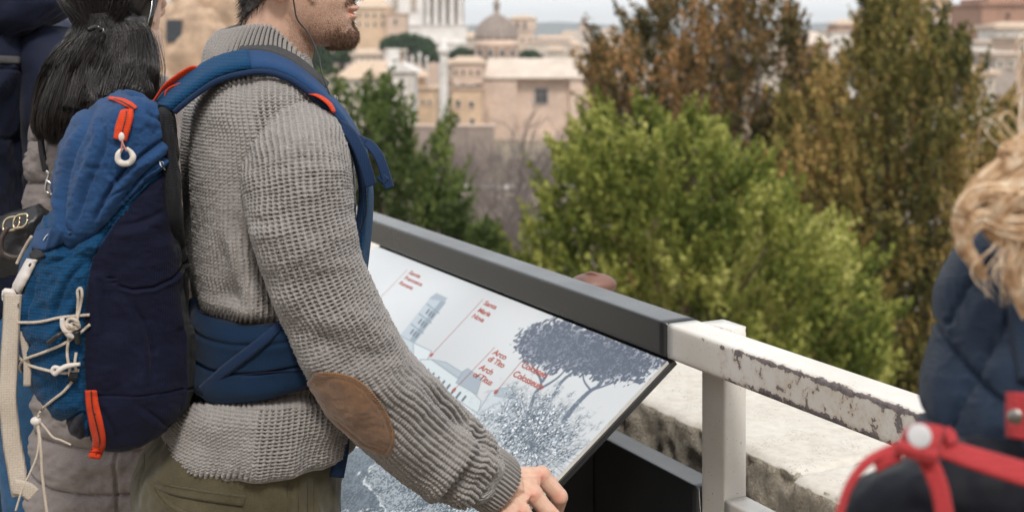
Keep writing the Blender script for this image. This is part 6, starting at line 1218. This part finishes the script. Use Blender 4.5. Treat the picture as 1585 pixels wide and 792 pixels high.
# hood lying on the back
hc = P(-38, 2, 2.55); V, F = ell_vf((0, 0, 0), (.185, .10, .075), None, 50, 80); d_ = V/np.linalg.norm(V, axis=1)[:, None]; V = V*(1+.10*fbm(d_*3, 4, 3)+.04*(1-np.abs(vnoise(d_*5, 8)))**3)[:, None]+hc; mk('hood', V, F, Mcoat, coat)
tv = spline([P(70, 62, 2.60), P(86, 120, 2.57), P(92, 210, 2.56), P(84, 290, 2.60), P(66, 340, 2.85)], 60); V, F = tube_vf(tv, [.06, .075, .07, .06, .055], 40); k_ = .006*fbm(V*18, 4, 4)+.004*fbm(V*np.array([30, 30, 12]), 3, 2); V = V+vnormals(V, F)*k_[:, None]; mk('sleeve', V, F, Mcoat, coat)
hc2 = P(-50, -110, 2.66); bo, hv = simple_body(pn, hc2, 2.65, R(75), P(5, 40, 2.66), .98, [spline([P(70, 62, 2.60), P(92, 210, 2.56), P(84, 290, 2.60), P(60, 345, 2.92)], 4), [P(-160, 60, 2.7), P(-190, 200, 2.7), P(-185, 330, 2.7), P(-180, 400, 2.7)]])
jeans(pn, P(2, 500, 2.63), R(75), 1.05, mden.m, .125, sp_=.095)
def skull_cap(par, hc_, yaw, sc_, mat, lim, name='hair', n=7000, L_=.03, dirv=(.2, (-.3, 0, -.9)), rad=.0004, lift=.012):
    f = np.array([math.cos(yaw), math.sin(yaw), 0]); l = np.array([-math.sin(yaw), math.cos(yaw), 0]); A = np.array([f, l, ZV]); Nl = nh@HA.T@A; X_, Y_, Z_ = Lh.T; m = lim(X_, Y_, Z_); V = Lh*sc_@A+hc_; p, nn = V[m], Nl[m]
    i = g.choice(len(p), n); p, nn = p[i]+nn[i]*lift*.6, nn[i]; d = nn*dirv[0]+np.array(dirv[1])@A+g.normal(0, .2, p.shape); d /= np.linalg.norm(d, axis=1)[:, None]; pts = [p]
    for k in range(5): d = d+np.array([0, 0, -.15]); d /= np.linalg.norm(d, axis=1)[:, None]; pts.append(pts[-1]+d*(L_*g.uniform(.6, 1.2, n)/5)[:, None])
    V2, F2 = strands_vf(np.array(pts).transpose(1, 0, 2), rad); o = mk(name, V2, F2, mat, par); fm = [q[m[q].all(1)] for q in Fh]; fm = [q for q in fm if len(q)]; us, inv = np.unique(np.concatenate([q.ravel() for q in fm]), return_inverse=True); a = 0; ff = []
    for q in fm: ff.append(inv[a:a+q.size].reshape(q.shape)); a += q.size
    mk('scalp', V[us]+Nl[us]*lift, ff, mat, o); return o, V, Nl
capm = lambda X_, Y_, Z_: (X_ < .055+.25*(Z_-.03)) & (Z_ > np.interp(X_, [-.11, -.06, -.02, .02, .06], [-.09, -.085, .0, .012, .05]))
skull_cap(pn, hc2, R(75), .95, mhair.m, capm)
# --- dark haired woman
Mpuff = fabric('mauve_grey_puffer', (.235, .20, .19), .0012, .12, .4, .5, .1)
wm = thing('person', 'woman with long black clipped-up hair in a mauve grey quilted jacket, seen from behind', 'person', (X(150, 2.32), 2.32, GZ)); D = 2.32; WY = R(62)
S, N, p_ = person_surface([(900, 46, 330, .17), (800, 50, 330, .168), (700, 55, 326, .165), (600, 60, 322, .16), (500, 62, 318, .155), (400, 58, 320, .16), (320, 50, 322, .165), (250, 46, 322, .168), (200, 50, 316, .165), (165, 66, 296, .15), (142, 92, 270, .13), (124, 118, 246, .10), (108, 135, 222, .07)], D, WY, 460, 320)
pj = proj(S); x, y = pj[..., 0], pj[..., 1]; k = S[..., 2]; sm = np.abs(((k+.012*vnoise(S*6, 3)+.01*np.sin(p_*2)[None])/.062) % 1-.5)*0; per = .074; fr_ = ((k+.010*vnoise(S*5, 3)) % per)/per; sd = np.minimum(fr_, 1-fr_)*per
h = .011*(1-np.exp(-sd/.012))-.006*np.exp(-(sd/.0022)**2)+.006*fbm(np.stack([x/30, y/24, 0*x], -1), 4, 6)*np.clip(sd/.02, 0, 1)+.004*(1-np.abs(vnoise(np.stack([x/9, y/26, 0*x], -1), 9)))**3*np.exp(-sd/.012)
h -= .007*np.exp(-(pldist(pj, [(180, 640), (181, 720), (186, 900)])/2.2)**2)
S2 = S+N*h[..., None]; V, F = loft(S2); jk = mk('jacket', V, F, Mpuff, wm)
for s, pts in ((1, [P(275, 185, 2.24), P(305, 240, 2.2), P(305, 330, 2.2), P(300, 430, 2.26), P(290, 450, 2.42)]), (-1, [P(108, 175, 2.42), P(104, 250, 2.42), P(106, 340, 2.42), P(110, 430, 2.46), P(130, 445, 2.6)])):
    q = spline(pts, 70); V, F = tube_vf(q, [.062, .066, .058, .048], 44); zz_ = V[:, 2]; fr_ = (zz_ % .06)/.06; sd = np.minimum(fr_, 1-fr_)*.06; V = V+vnormals(V, F)*(.009*(1-np.exp(-sd/.01))+.003*fbm(V*25, 3, 4))[:, None]; mk('sleeve', V, F, Mpuff, jk)
whc = P(180, -12, 2.30); WYh = R(40); bo, hv = simple_body(wm, whc, D, WY, P(185, 175, D), .95, [[P(270, 195, 2.24), P(304, 260, 2.2), P(304, 330, 2.2), P(298, 430, 2.26), P(288, 452, 2.46)], [P(118, 190, 2.42), P(105, 260, 2.42), P(106, 340, 2.42), P(110, 430, 2.46), P(134, 447, 2.66)]], sc_=.93)
V, F = tube_vf([whc-ZV*.06, P(176, 110, 2.31), P(172, 150, 2.32)], .05, 16, 14); mk('neck_scarf', V, F, Mpuff, jk)
mbl = M_('black_hair', .34, 0, 0, .55); hn = mbl.noise(180, 2); mbl.col(mbl.ramp(hn, [(.3, (.006, .005, .005)), (.7, (.028, .022, .020))]))
V, F = ell_vf(P(171, -22, 2.29), (.082, .098, .108), np.array([[math.cos(WYh), math.sin(WYh), 0], [-math.sin(WYh), math.cos(WYh), 0], [0, 0, 1]])); whair = mk('hair', V, F, mbl.m, wm)
g = np.random.default_rng(11); cl = P(152, 46, 2.185)
# combed-back top hair runs over the skull to the clip
Ps = []; n = 3400
for i in range(n):
    a = g.uniform(-1.55, 1.55); st = np.array([math.sin(a)*1.0, 0, math.cos(a)]); c0 = P(171, -22, 2.29); side = np.array([1, -.1, 0]); 
    p0 = c0+np.array([.086*math.sin(a)+.02, g.uniform(-.03, .07), .108*math.cos(a)*g.uniform(.5, 1)]); end = cl+g.normal(0, .006, 3)+np.array([.018*math.sin(a), .01, .012*math.cos(a)]); md = c0+np.array([.080*math.sin(a)*1.0, -.085, .085*math.cos(a)]); q = spline([p0, (p0+md)/2+np.array([.012*math.sin(a), -.025, .02*math.cos(a)]), md, (md+end)/2+np.array([.004*math.sin(a), -.012, 0]), end], 14)
    v = q-c0; r_ = np.linalg.norm(v/np.array([.088, .104, .113]), axis=1); q = c0+v*np.maximum(1, (1.0+g.uniform(0, .05))/r_)[:, None]; q[-2:] = q[-2:]*.5+end*.5; Ps.append(q)
V, F = strands_vf(np.array(Ps), .0006); mk('combed_hair', V, F, mbl.m, whair)
gd = []
for i in range(34):
    f_ = i/33; x0 = 112+f_*120; yb = np.interp(f_, [0, .2, .5, 1], [212, 218, 190, 150]); xb = np.interp(f_, [0, .25, .6, 1], [64, 92, 150, 226]); x1 = x0*.5+xb*.5+(-8 if f_ < .4 else 0); dd = 2.19+.05*abs(f_-.4)
    gd.append(([P(x0*.55+cl[0]*0+152*.45, 22, dd-.005), P(x0*.9+15, 55, dd-.01), P(x1+10*math.sin(i*1.7+1), 105, 2.165), P(xb+11*math.sin(i*2.3), yb*.62+50, 2.155+.02*math.sin(i)), P(xb+4*math.sin(i*5.1), yb+6*math.sin(i*3.3), 2.175)], [.010, .013, .011, .013, .009], 300))
for i in range(10): gd.append(([P(160+i*7, 60, 2.26), P(150+i*9, 110, 2.24), P(135+i*10, 165, 2.22), P(110+i*12, 205, 2.22)], [.03, .03, .03, .02], 90))
V, F = strand_bundle(gd, 0, 0, 0, g, .0035, 24, .00048); mk('long_hair', V, F, mbl.m, whair)
V, F = loft(np.array([np.stack([P(c[0], c[1], 2.225)[0]+c[2]*np.cos(al), P(c[0], c[1], 2.225)[1]+.035*np.sin(al), P(c[0], c[1], 2.225)[2]+0*al], -1) for c in spline([(172, 25, .06, 0), (166, 70, .068, 0), (155, 115, .082, 0), (148, 160, .088, 0), (140, 190, .075, 0), (130, 205, .05, 0)], 20)])); mk('hair_mass', V, F, mbl.m, whair)
# clip, ear, face side, glasses pushed up
b_ = MB(); V, F = tube_vf([P(138, 46, 2.15), P(150, 42, 2.14), P(157, 48, 2.14)], .0045, 8, 12); b_.add(V, F)
for k_ in (0, 1): V, F = tube_vf([P(156+k_*3, 44, 2.143), P(160+k_*2, 54, 2.14), P(158+k_*2, 66, 2.145)], [.003, .0026, .0012], 7, 12); b_.add(V, F)
b_.build('hair_clip', plain('black_acetate', (.01, .01, .012), .12, .1), whair, True)
V, F = band_vf([P(236, -30, 2.27), P(237, 5, 2.25), P(232, 35, 2.24), P(224, 66, 2.245)], (.5, .8, .1), .012, .004, 30); sg = mk('sunglasses', V, F, MATS['black_acetate'], wm); V, F = tube_vf([P(234, -30, 2.255), P(235, 5, 2.235), P(229, 35, 2.225), P(221, 60, 2.23)], .0011, 6, 30); mk('metal_edge', V, F, plain('silver_metal', (.6, .6, .6), .25, .05, metal=1), sg)
V, F = ell_vf(P(228, 78, 2.27), (.010, .016, .030)); mk('ear', V, F, msk.m, bo); V, F = ell_vf(P(236, 78, 2.33), (.012, .05, .055)); mk('cheek', V, F, msk.m, bo)
tr_ = fabric('black_trouser', (.012, .012, .014)); jeans(wm, P(186, 700, 2.34), WY, .74, tr_, .10, 'trousers')
# her black shoulder bag
Mlea = plain('black_leather', (.014, .014, .017), .38, .3, 20, .4, 300, .001); hbg = thing('handbag', 'black leather shoulder bag with pale metal rings hanging behind the backpack', 'bag', tuple(P(20, 440, 2.2)))
V, F = ribbon_vf([P(56, 195, 2.22), P(60, 235, 2.215), P(66, 266, 2.21)], [P(66, 190, 2.22), P(70, 232, 2.215), P(77, 264, 2.21)], .004, 20, 5); mk('strap', V, F, Mlea, hbg)
rows = []
for f_ in np.linspace(0, 1, 40):
    cx_ = np.interp(f_, [0, .3, .7, 1], [28, 26, 22, 20]); cy_ = 326+f_*95; hw_ = np.interp(f_, [0, .15, .6, 1], [.035, .050, .060, .05]); dp = np.interp(f_, [0, .2, .7, 1], [.018, .04, .05, .04]); c = P(cx_, cy_, 2.15); rows.append(np.stack([c[0]+hw_*sq(np.cos(al), .6), c[1]+dp*sq(np.sin(al), .7), c[2]-.32*hw_*-np.cos(al)*(1-f_*.5)], -1))
V, F = loft(np.array(rows)); V = V+vnormals(V, F)*(.003*fbm(V*30, 4, 3))[:, None]; mk('pouch', V, F, Mlea, hbg)
msil = MATS['silver_metal']; mgold = plain('pale_gold_metal', (.62, .52, .36), .25, .05, metal=1)
def ring3(c, rx, rz, r, mat, par, nm='ring', sq_=.6): a = np.linspace(0, 2*np.pi, 41); V, F = tube_vf(np.stack([c[0]+rx*sq(np.cos(a), sq_), c[1]+.004*np.sin(a), c[2]+rz*sq(np.sin(a), sq_)+.3*rx*np.cos(a)], -1), r, 8); return mk(nm, V, F, mat, par)
ring3(P(18, 346, 2.085), .013, .010, .0022, mgold, hbg); ring3(P(32, 342, 2.08), .011, .010, .002, mgold, hbg)
for pts in ([(72, 264), (76, 270), (73, 280)], [(73, 280), (80, 284), (86, 282)], [(73, 278), (71, 294), (76, 300)], [(78, 282), (84, 296), (78, 302)]): V, F = tube_vf([P(*q, 2.16) for q in pts], .0026, 8, 12); mk('clasp', V, F, msil, hbg)
V, F = tube_vf([P(12, 352, 2.08), P(2, 372, 2.075), P(6, 392, 2.075), P(28, 398, 2.075), P(48, 384, 2.08), P(58, 368, 2.09)], .0042, 8, 40); mk('handle', V, F, plain('dark_brown_leather', (.05, .035, .03), .5, .2), hbg)
# --- blonde woman in the right foreground
DR = 1.08; rw = thing('person', 'blonde woman in navy quilted jacket in the blurred right foreground, her back turned', 'person', (X(1780, DR), DR, GZ)); RY = R(60)
S, N, p_ = person_surface([(1250, 1440, 2120, .17), (1000, 1425, 2130, .175), (860, 1420, 2135, .175), (740, 1421, 2140, .175), (680, 1424, 2140, .176), (620, 1433, 2135, .176), (560, 1450, 2125, .175), (500, 1470, 2105, .172), (450, 1490, 2070, .16), (415, 1512, 2020, .14), (385, 1545, 1950, .115), (360, 1600, 1880, .09), (335, 1650, 1830, .07)], DR, RY, 380, 420)
pj = proj(S); x, y = pj[..., 0], pj[..., 1]; SD2 = np.minimum.reduce([pldist(pj, l_) for l_ in ([(1425, 470), (1455, 508), (1500, 572), (1545, 615), (1600, 655)], [(1512, 585), (1490, 625), (1468, 672), (1450, 720)], [(1545, 395), (1500, 450), (1470, 500)], [(1400, 600), (1440, 645), (1490, 700), (1540, 760)], [(1600, 430), (1560, 500), (1512, 580)], [(1700, 400), (1640, 560), (1600, 655), (1540, 760)], [(1600, 655), (1660, 720), (1720, 800)])])
h = .010*(1-np.exp(-SD2/30))-.004*np.exp(-(SD2/3.2)**2)+.004*fbm(np.stack([x/75, y/90, 0*x], -1), 2, 5)+.003*(1-np.abs(vnoise(np.stack([x/13, y/20, 0*x], -1), 6)))**3*np.exp(-SD2/20)
S2 = S+N*h[..., None]; V, F = loft(S2); Mqu = fabric('navy_quilted_nylon', (.012, .023, .045), .0014, .15, .4, .55, .03); rj = mk('jacket', V, F, Mqu, rw); RF, RP = S2.reshape(-1, 3), proj(S2).reshape(-1, 2)
V, F = ribbon_vf([snap(*q, RF, RP, 8, .004) for q in ((1530, 385), (1556, 450), (1562, 520), (1575, 590))], [snap(*q, RF, RP, 8, .004) for q in ((1640, 360), (1650, 450), (1660, 520), (1660, 600))], .008, 30, 7); mk('hood', V, F, Mqu, rj)
rhc = P(1760, 150, 1.10); bo, hv = simple_body(rw, rhc, DR, RY, P(1760, 420, DR), .95, [[P(1640, 480, 1.06), P(1580, 640, 1.06), P(1580, 900, 1.08), P(1700, 1000, 1.16), P(1760, 1010, 1.3)], [P(1990, 480, 1.1), P(2040, 700, 1.12), P(2030, 900, 1.15), P(1950, 1000, 1.3)]], sc_=.93)
jeans(rw, P(1770, 1300, DR), RY, .9, tr_, .10, 'trousers')
mblo = M_('blonde_hair', .4, 0, 0, .5); bn = mblo.noise(90, 3); mblo.col(mblo.ramp(bn, [(.26, (.36, .20, .10)), (.46, (.70, .47, .28)), (.68, (.92, .78, .60))]))
o_, Vv, Nn_ = skull_cap(rw, rhc, RY, .93, mblo.m, lambda X_, Y_, Z_: (X_ < .05) & (Z_ > -.085), 'hair', 5000, .045, (.05, (-.6, 0, -.8)), .0005, .018)
g = np.random.default_rng(31); q = lambda *c: P(*c)
gd = [([q(1700, 235, 1.00), q(1620, 232, .985), q(1555, 262, .98), q(1515, 292, .98), q(1508, 318, .985), q(1560, 330, .985), q(1640, 320, 1.0)], [.03, .016, .009, .006, .006, .009, .02], 200),
      ([q(1700, 300, .99), q(1620, 318, .975), q(1560, 300, .972), q(1512, 302, .972), q(1488, 335, .972), q(1492, 375, .974), q(1508, 405, .976), q(1524, 432, .978)], [.02, .012, .008, .006, .0065, .0055, .004, .0015], 200),
      ([q(1700, 330, .985), q(1620, 350, .975), q(1560, 352, .972), q(1520, 338, .972), q(1496, 352, .972), q(1490, 378, .974), q(1500, 402, .976)], [.02, .014, .011, .008, .006, .005, .002], 180),
      ([q(1690, 345, .98), q(1640, 372, .972), q(1598, 382, .97), q(1579, 420, .97), q(1578, 455, .97), q(1586, 492, .972)], [.02, .012, .007, .005, .004, .001], 110),
      ([q(1700, 290, .99), q(1640, 270, .98), q(1590, 285, .975), q(1545, 320, .972), q(1540, 350, .975), q(1580, 372, .98), q(1650, 370, .99)], [.02, .016, .012, .009, .009, .01, .02], 200),
      ([q(1720, 160, 1.02), q(1650, 185, 1.0), q(1590, 222, .985), q(1555, 240, .98), q(1600, 262, .985), q(1680, 260, 1.0)], [.03, .016, .008, .005, .009, .02], 140)]
for i in range(5): 
    x0, y0 = g.uniform(1560, 1600), g.uniform(195, 330); gd.append(([q(x0+60, y0, .98), q(x0, y0+g.normal(0, 12), .975), q(x0-40, y0+g.normal(-8, 22), .975), q(x0-75+g.normal(0, 20), y0+g.normal(-5, 28), .975)], [.006, .004, .004, .006], 2))
for i in range(10): x0 = g.uniform(1530, 1585); gd.append(([q(x0+20, 340, .97), q(x0, 380, .968), q(x0-8+g.normal(0, 10), 420, .966), q(x0+g.normal(0, 14), 450+g.uniform(0, 30), .966)], [.004]*2+[.004]*2, 3))
V, F = strand_bundle(gd, 0, 0, 0, g, .0022, 30, .00045); mk('loose_bun', V, F, mblo.m, o_)
# bag with coral straps
Mcor = fabric('coral_leather', (.40, .040, .045), .0022, .14, .6, .65); bg_ = thing('bag', 'dark navy fabric bag with coral red straps and round snaps, right foreground', 'bag', tuple(P(1480, 860, .93)))
rows = []; al2 = np.linspace(0, 2*np.pi, 120, endpoint=False)
ed = [(1290, 812), (1312, 786), (1340, 758), (1390, 728), (1440, 703), (1490, 684), (1540, 674), (1600, 676), (1680, 690), (1760, 730), (1800, 790)]
for f_ in np.linspace(0, 1, 50):
    e_ = spline(np.array(ed, float), 61); k_ = np.concatenate([e_, e_[::-1]]); 
    c = e_.mean(0); dep = .075*math.sin(math.pi*min(f_*1.0, 1)); 
top = spline(np.array(ed, float), 90)
for i, (tx, ty) in enumerate(top):
    f_ = i/89; hh = .055*math.sin(math.pi*np.clip(f_, .04, .96))**.6; c = P(tx, ty, .95); bot = 1.35-.62; Ht = c[2]-(CZ-.62); v = []
    for a in al2: v.append(c+np.array([0, hh*sq(np.cos(a), .8), 0])+ZV*((sq(np.sin(a), .35)-1)*Ht/2))
    rows.append(v)
V, F = loft(np.array(rows)); V = V+vnormals(V, F)*(.006*fbm(V*16, 4, 4)+.004*(1-np.abs(vnoise(V*np.array([20, 20, 34]), 4)))**3)[:, None]; mk('pouch', V, F, fabric('dark_bag_nylon', (.006, .007, .012), .0016, .15, .4, .55, .03), bg_)
def rb(A, B, th, nm='strap', n=30, par=bg_, mat=Mcor, d=.86): V, F = ribbon_vf([P(*a, *( () if len(a) > 2 else (d,))) for a in A], [P(*a, *(() if len(a) > 2 else (d,))) for a in B], th, n, 9); return mk(nm, V, F, mat, par)
rb([(1452, 673, .875), (1500, 688, .87), (1560, 705, .865), (1640, 728, .86)], [(1448, 706, .865), (1500, 725, .86), (1560, 745, .855), (1640, 770, .85)], .004)
rb([(1440, 690, .858), (1452, 710, .855), (1468, 750, .85), (1478, 800, .845)], [(1412, 700, .862), (1424, 722, .858), (1440, 760, .852), (1448, 805, .847)], .0035)
rb([(1400, 681, .87), (1368, 692, .865), (1335, 712, .86), (1308, 750, .855), (1292, 800, .85)], [(1402, 698, .86), (1372, 706, .858), (1342, 724, .854), (1318, 758, .85), (1304, 800, .846)], .004)
rb([(1352, 712, .862), (1370, 702, .86), (1392, 696, .858)], [(1358, 732, .86), (1376, 722, .858), (1398, 712, .856)], .006, n=14)
tab = rb([(1388, 690, .858), (1400, 664, .862), (1412, 656, .868)], [(1450, 712, .852), (1456, 690, .856), (1465, 664, .865)], .006, 'snap_tab', 14)
rb([(1386, 700, .856), (1415, 708, .853), (1446, 716, .852)], [(1392, 682, .852), (1420, 690, .849), (1452, 698, .848)], .008, 'strap_keeper', 14)
rb([(1452, 668, .872), (1462, 678, .868), (1466, 690, .865)], [(1470, 662, .876), (1480, 672, .872), (1482, 684, .868)], .005, n=10)
msn = plain('satin_snap', (.50, .50, .51), .45, .08, 60)
def snapb(c, r, par, mat=msn): 
    n_ = np.array([0, 0, CZ])-c; n_ /= np.linalg.norm(n_); n_ = n_*.6+ZV*.5*(c[2] < 1.32); n_ /= np.linalg.norm(n_); e1 = np.cross(n_, ZV); e1 /= np.linalg.norm(e1); e2 = np.cross(n_, e1)
    V, F = ell_vf((0, 0, 0), (r, r, r*.16), None, 16, 32); return mk('snap_button', c+V@np.array([e1, e2, n_]), F, mat, par)
snapb(P(1423, 674, .850), .0078, tab)
s2_ = rb([(1556, 606, .93), (1555, 640, .925), (1556, 676, .92)], [(1640, 612, .90), (1640, 645, .895), (1640, 690, .89)], .005, 'strap', 16); snapb(P(1571, 645, .905), .0052, s2_, plain('gunmetal', (.25, .24, .22), .25, .1, metal=1))
# ================================================================= haze between here and the hills
hz = bpy.data.materials.new('haze'); hz.use_nodes = True; t_ = hz.node_tree; t_.nodes.clear(); o1_ = t_.nodes.new('ShaderNodeOutputMaterial'); pv = t_.nodes.new('ShaderNodeVolumePrincipled')
pv.inputs['Color'].default_value = (.96, .98, 1, 1); pv.inputs['Density'].default_value = .00017; pv.inputs['Anisotropy'].default_value = .1; t_.links.new(pv.outputs[0], o1_.inputs['Volume'])
q = MB(); q.box((0, 3000, 25), (11000, 7400, 120)); tag(q.build('haze', hz), kind='stuff')
